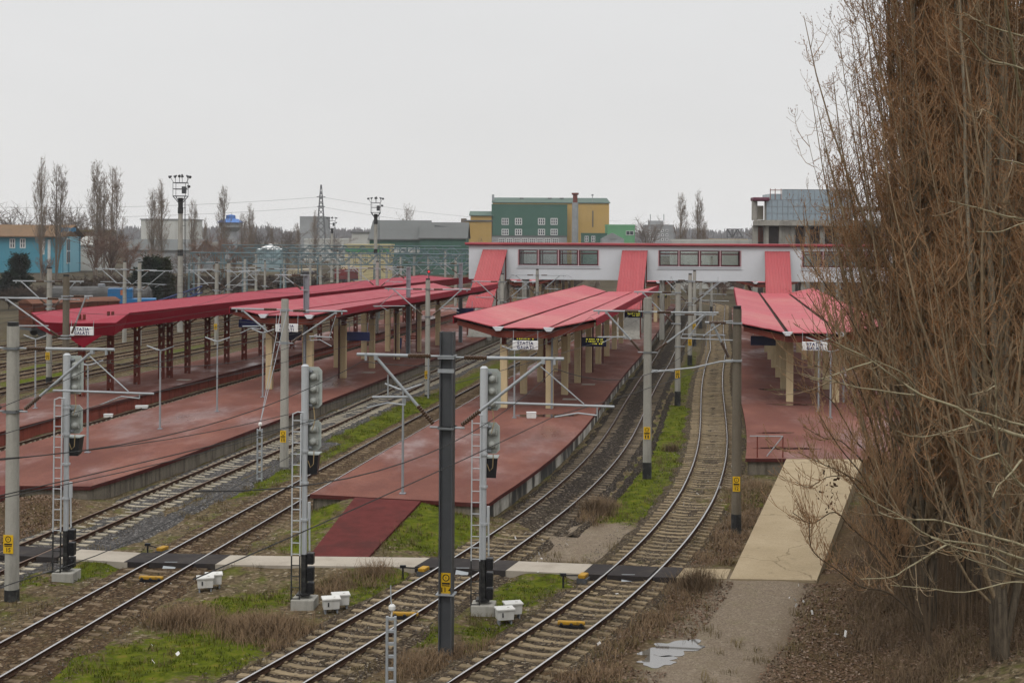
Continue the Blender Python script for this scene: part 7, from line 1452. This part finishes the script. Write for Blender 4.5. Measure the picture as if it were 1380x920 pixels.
# weeds scattered thinly everywhere between the tracks
Q = np.column_stack([g.uniform(-22, 12, 3800), g.uniform(30, 80, 3800)]); Q = clear_of_tracks(Q, 1.0); Q = Q[[mn.noise((x * .35, y * .35, 9)) > .02 for x, y in Q]]
inplat = lambda q: (q[1] > 54.2 and x_on('B', q[1], 1.6) < q[0] < x_on('C', q[1], -1.6)) or (q[1] > 57 and q[0] < x_on('A', q[1], -1.6)) or (q[1] > 65 and q[0] > x_on('D', q[1], 1.6))
Q = np.array([q for q in Q if not inplat(q)]); C = np.repeat(Q, 22, 0) + g.normal(0, .12, (len(Q) * 22, 2)); tag(npmesh('weeds', *blades(C, .05, .24, .007, 1.1, g), mat('straw weeds', (.15, .115, .055), .9, var=.4, scale=1, inst=0)), kind='stuff')
# named brush tufts that can be told apart
def tuft(label, px, py, r, h, n, m=BRUSH):
    X, Y = ground_at(px, py); Q = np.array([X, Y]) + g.normal(0, r * .45, (n, 2)); V, F = blades(Q, h * .3, h, .006, 1.3, g); tag(npmesh('brush_tuft', V, F, m), label, 'bush', 'dead brush tufts between the tracks')
tuft('dead brush tuft beside the dark oily track, close to the mossy verge', 803, 690, .75, .75, 900); tuft('small dark brush tuft right of the square mast on the mossy verge', 905, 606, .5, .55, 420); tuft('large tan tuft of dead grass left of the ladder signal with red ramp behind', 345, 850, 1.3, .5, 1900, DRY); tuft('tan dead grass tuft near the lone pair of white boxes', 240, 838, .9, .5, 1100, DRY); tuft('dead grass tuft by the puddle path next to the crossing end', 935, 792, .8, .6, 1100); tuft('tan tuft behind the pair of boxes at the red ramp', 505, 778, .8, .4, 700, DRY)
# bank undergrowth
BK = [[(1150, 760), (1180, 690), (1225, 640), (1420, 640), (1420, 940), (1200, 940), (1150, 860)]]
Q = scatter(BK, 1100, 80, 12); Q = clear_of_tracks(Q, 1.6); C = np.repeat(Q, 30, 0) + g.normal(0, .26, (len(Q) * 30, 2)); C = clear_of_tracks(C, 1.6); C = C[C[:, 0] > 9.35 + (C[:, 1] - 45) * .28 + .3 * np.sin(C[:, 1] * 1.7)]
tag(npmesh('undergrowth', *blades(C, .06, .6, .005, 1.5, g), BRUSH), kind='stuff')
LF = [[(0,668),(50,658),(110,690),(60,730),(0,738)], [(880, 930), (960, 830), (990, 790), (900, 790), (760, 860), (690, 930)], [(1085, 790), (1120, 760), (1300, 700), (1420, 700), (1420, 940), (1000, 940), (1060, 860)], [(960, 690), (1000, 660), (1040, 670), (985, 760), (930, 765)]]
Q = clear_of_tracks(scatter(LF, 42000, 80, 13), 1.5); n = len(Q); z = height(Q[:, 0], Q[:, 1]) + .015; a = g.normal(0, 1, (n, 3)); a[:, 2] *= .45; a /= np.linalg.norm(a, axis=1, keepdims=True); b = np.cross(a, np.array([0, 0, 1.0]) + g.normal(0, .4, (n, 3))); b /= np.linalg.norm(b, axis=1, keepdims=True); s = g.uniform(.02, .05, n)[:, None]; c = np.column_stack([Q, z + .01])
tag(npmesh('fallen_leaves', np.stack([c - a * s, c + b * s * .8, c + a * s, c - b * s * .8], 1).reshape(-1, 3), np.arange(4 * n).reshape(-1, 4), LEAFM), kind='stuff')
# loose stones on and beside the near tracks
st = []
for k in 'ABCD':
    y = g.uniform(34, 75, 5200); L = LINES[k]; o = L[:, 1].argsort(); x = np.interp(y, L[o, 1], L[o, 0]) + g.uniform(-2.3, 2.3, 5200); st.append(np.column_stack([x, y]))
Q = np.concatenate(st); Q = np.array([q for q in Q if not inplat(q)]); n = len(Q); z = np.full(n, .03); s = g.uniform(.012, .036, n); dirs = np.array([[1, 0, 0], [-1, 0, 0], [0, 1, 0], [0, -1, 0], [0, 0, 1], [0, 0, -1]], float)
V = np.column_stack([Q, z])[:, None, :] + dirs[None] * (s[:, None, None] * g.uniform(.6, 1.3, (n, 6, 1))); F = np.array([[0, 2, 4], [2, 1, 4], [1, 3, 4], [3, 0, 4]]); F = (np.arange(n) * 6)[:, None, None] + F[None]
STONES = ballast_mat('loose stones', (.07, .058, .047), (.15, .125, .10), (.38, .35, .30)); tag(npmesh('loose_stones', V.reshape(-1, 3), F.reshape(-1, 3), STONES), kind='stuff')
# tall shoots crowding between the trunks
SH = [[(1165, 760), (1195, 690), (1240, 640), (1420, 640), (1420, 900), (1240, 900), (1200, 830)]]
Q = scatter(SH, 3800, 80, 21); Q = Q[Q[:, 0] > 10.2 + (Q[:, 1] - 45) * .28]; tag(npmesh('tall_shoots', *blades(Q, .7, 3.4, .009, .16, g), mat('brown shoots', (.15, .105, .066), .9, var=.45, scale=.8, inst=0)), kind='stuff')
# scraps of litter
V = []; F = []
for _ in range(70):
    px, py = random.choice(((990, 640), (965, 660), (1130, 840), (1090, 800), (230, 885), (850, 850), (700, 740))); X, Y = ground_at(px + random.gauss(0, 22), py + random.gauss(0, 22)); 
    if inplat((X, Y)): continue
    a = np.array([X, Y, float(height(X, Y)) + .05]); u = g.normal(0, .05, 3); w = g.normal(0, .05, 3); n = len(V); V += [a, a + u, a + u + w, a + w]; F.append((n, n + 1, n + 2, n + 3))
tag(npmesh('litter', V, F, mat('paper litter', (.62, .60, .57), .7)), kind='stuff')
# puddle on the path
WATER, _nt, _bs = nodes('muddy water'); _bs.inputs['Base Color'].default_value = (.09, .078, .064, 1); _bs.inputs['Roughness'].default_value = .02; _bs.inputs['Specular IOR Level'].default_value = 1.0; _bs.inputs['IOR'].default_value = 2.0
def puddle(cx, cy, rx, ry, seed, rot=0.0):
    P = []; r_ = random.Random(seed); ph = [r_.uniform(0, 6) for _ in range(4)]
    for i in range(60):
        t = 2 * math.pi * i / 60; k = 1 + .22 * math.sin(2 * t + ph[0]) + .16 * math.sin(5 * t + ph[1]) + .10 * math.sin(9 * t + ph[2]); u, v = rx * k * math.cos(t), ry * k * math.sin(t); x, y = cx + u * math.cos(rot) - v * math.sin(rot), cy + u * math.sin(rot) + v * math.cos(rot); P.append((x, y))
    zt = -.03 + .013; return P, zt
for (px, py, rx, ry, sd, ro) in ((908, 872, .85, .62, 1, .5), (887, 889, .55, .42, 2, .3)):
    X, Y = ground_at(px, py); P, zt = puddle(X, Y, rx, ry, sd, ro); mb = MB(); mb.prism(P, zt - .05, zt); tag(mb.build('puddle', WATER), kind='structure')
# wet film standing on the platforms
WET, _nt, _bs = nodes('rain film'); _bs.inputs['Base Color'].default_value = (.06, .025, .022, 1); _bs.inputs['Roughness'].default_value = .08; _bs.inputs['Specular IOR Level'].default_value = .6
for (px, py, rx, ry, sd, ro) in ((1060, 604, 1.5, .35, 5, .05), (1045, 583, 1.1, .2, 6, .1), (1052, 525, 1.2, .8, 7, 0), (1075, 545, 1.4, .5, 8, 0), (735, 560, 1.6, .7, 9, .2)):
    X, Y = ground_at(px, py, PZ); P, _z = puddle(X, Y, rx, ry, sd, ro); P = [(x, y) for x, y in P]; mb = MB(); mb.prism(P, PZ - .03, PZ + .006); tag(mb.build('puddle', WET), kind='structure')
# ================================================================== SKY, SUN, AIR, CAMERA
W = bpy.data.worlds.new('World'); SC.world = W; W.use_nodes = True; nt = W.node_tree; bg = nt.nodes['Background']
SUN_EL, SUN_ROT = R(52), R(200)
sky = N(nt, 'ShaderNodeTexSky', sky_type='NISHITA', sun_disc=False); sky.sun_elevation = SUN_EL; sky.sun_rotation = SUN_ROT; sky.dust_density = 4.0
hs = N(nt, 'ShaderNodeHueSaturation', ins={'Saturation': 0.25, 'Value': 0.35}); nt.links.new(sky.outputs[0], hs.inputs['Color'])
tc = N(nt, 'ShaderNodeTexCoord'); sx = N(nt, 'ShaderNodeSeparateXYZ'); nt.links.new(tc.outputs['Generated'], sx.inputs[0])
# overcast: flat and bright low down, brighter towards the zenith
ov = ramp(nt, sx.outputs[2], [(0.0, (7.75, 7.7, 7.6)), (0.1, (7.5, 7.5, 7.5)), (0.2, (7.5, 7.55, 7.6)), (0.5, (13.5, 13.6, 13.9)), (1.0, (21.5, 21.6, 22.0))])
cl = noise(nt, 2.2, 5, .5, tc.outputs['Generated'], (1, 1, 3)); ov = mix(nt, 1.0, ov, ramp(nt, cl, [(.3, .965), (.7, 1.035)]), 'MULTIPLY')
col = mix(nt, .9, hs.outputs[0], ov); nt.links.new(col, bg.inputs[0]); bg.inputs[1].default_value = 0.1
L = bpy.data.lights.new('sun', 'SUN'); L.energy = 0.9; L.angle = R(18); L.color = (1.0, .965, .92); so = bpy.data.objects.new('sun', L); COL.objects.link(so)
az = SUN_ROT; d = Vector((math.sin(az) * math.cos(SUN_EL), math.cos(az) * math.cos(SUN_EL), math.sin(SUN_EL))); so.rotation_euler = d.to_track_quat('Z', 'Y').to_euler()
# damp winter air round everything
mb = MB(); mb.add([(-3200, -200, -2.2), (3200, -200, -2.2), (3200, 3250, -2.2), (-3200, 3250, -2.2), (-3200, -200, 36), (3200, -200, 36), (3200, 3250, 36), (-3200, 3250, 36)], [(0, 3, 2, 1), (4, 5, 6, 7), (0, 1, 5, 4), (1, 2, 6, 5), (2, 3, 7, 6), (3, 0, 4, 7)])
hm = bpy.data.materials.new('haze'); hm.use_nodes = True; ht = hm.node_tree; ht.nodes.clear(); ho = N(ht, 'ShaderNodeOutputMaterial'); pv = N(ht, 'ShaderNodeVolumePrincipled'); pv.inputs['Color'].default_value = (.93, .94, .97, 1); pv.inputs['Density'].default_value = HAZE; ht.links.new(pv.outputs[0], ho.inputs['Volume'])
if HAZE > 0: hz = mb.build('haze', hm); tag(hz, kind='stuff'); hm.cycles.homogeneous_volume = True
ALBEDO = 0.76                                                        # one common trim of every surface colour against the bright zenith
for m_ in bpy.data.materials:
    if not m_.use_nodes: continue
    for b_ in [n for n in m_.node_tree.nodes if n.type == 'BSDF_PRINCIPLED']:
        i_ = b_.inputs['Base Color']
        if i_.is_linked:
            src = i_.links[0].from_socket; o_ = mix(m_.node_tree, 1.0, src, (ALBEDO,) * 3, 'MULTIPLY'); m_.node_tree.links.new(o_, i_)
        else: i_.default_value = tuple(c * ALBEDO for c in i_.default_value[:3]) + (1,)
cam = bpy.data.cameras.new('camera'); cam.sensor_width = 36; cam.lens = 36 * FPX / 1380; cam.shift_y = -(460 - HOR) / 1380; cam.clip_start = .5; cam.clip_end = 9000
co = bpy.data.objects.new('camera', cam); COL.objects.link(co)
co.matrix_world = Matrix.Translation((0, 0, CAMZ)) @ Matrix.Rotation(R(90), 4, 'X') @ Matrix.Rotation(ROLL, 4, 'Z'); SC.camera = co
SC.view_settings.view_transform = 'Standard'; SC.view_settings.look = 'None'; SC.view_settings.exposure = 0.12; SC.view_settings.gamma = 1; SC.view_settings.use_curve_mapping = False
SC.render.engine = 'CYCLES'; cy = SC.cycles; cy.max_bounces = 6; cy.diffuse_bounces = 3; cy.glossy_bounces = 3; cy.transparent_max_bounces = 12; cy.volume_bounces = 1; cy.use_denoising = True; cy.use_adaptive_sampling = True; cy.adaptive_threshold = .012; SC.render.filter_size = 1.15; cy.caustics_reflective = False; cy.caustics_refractive = False
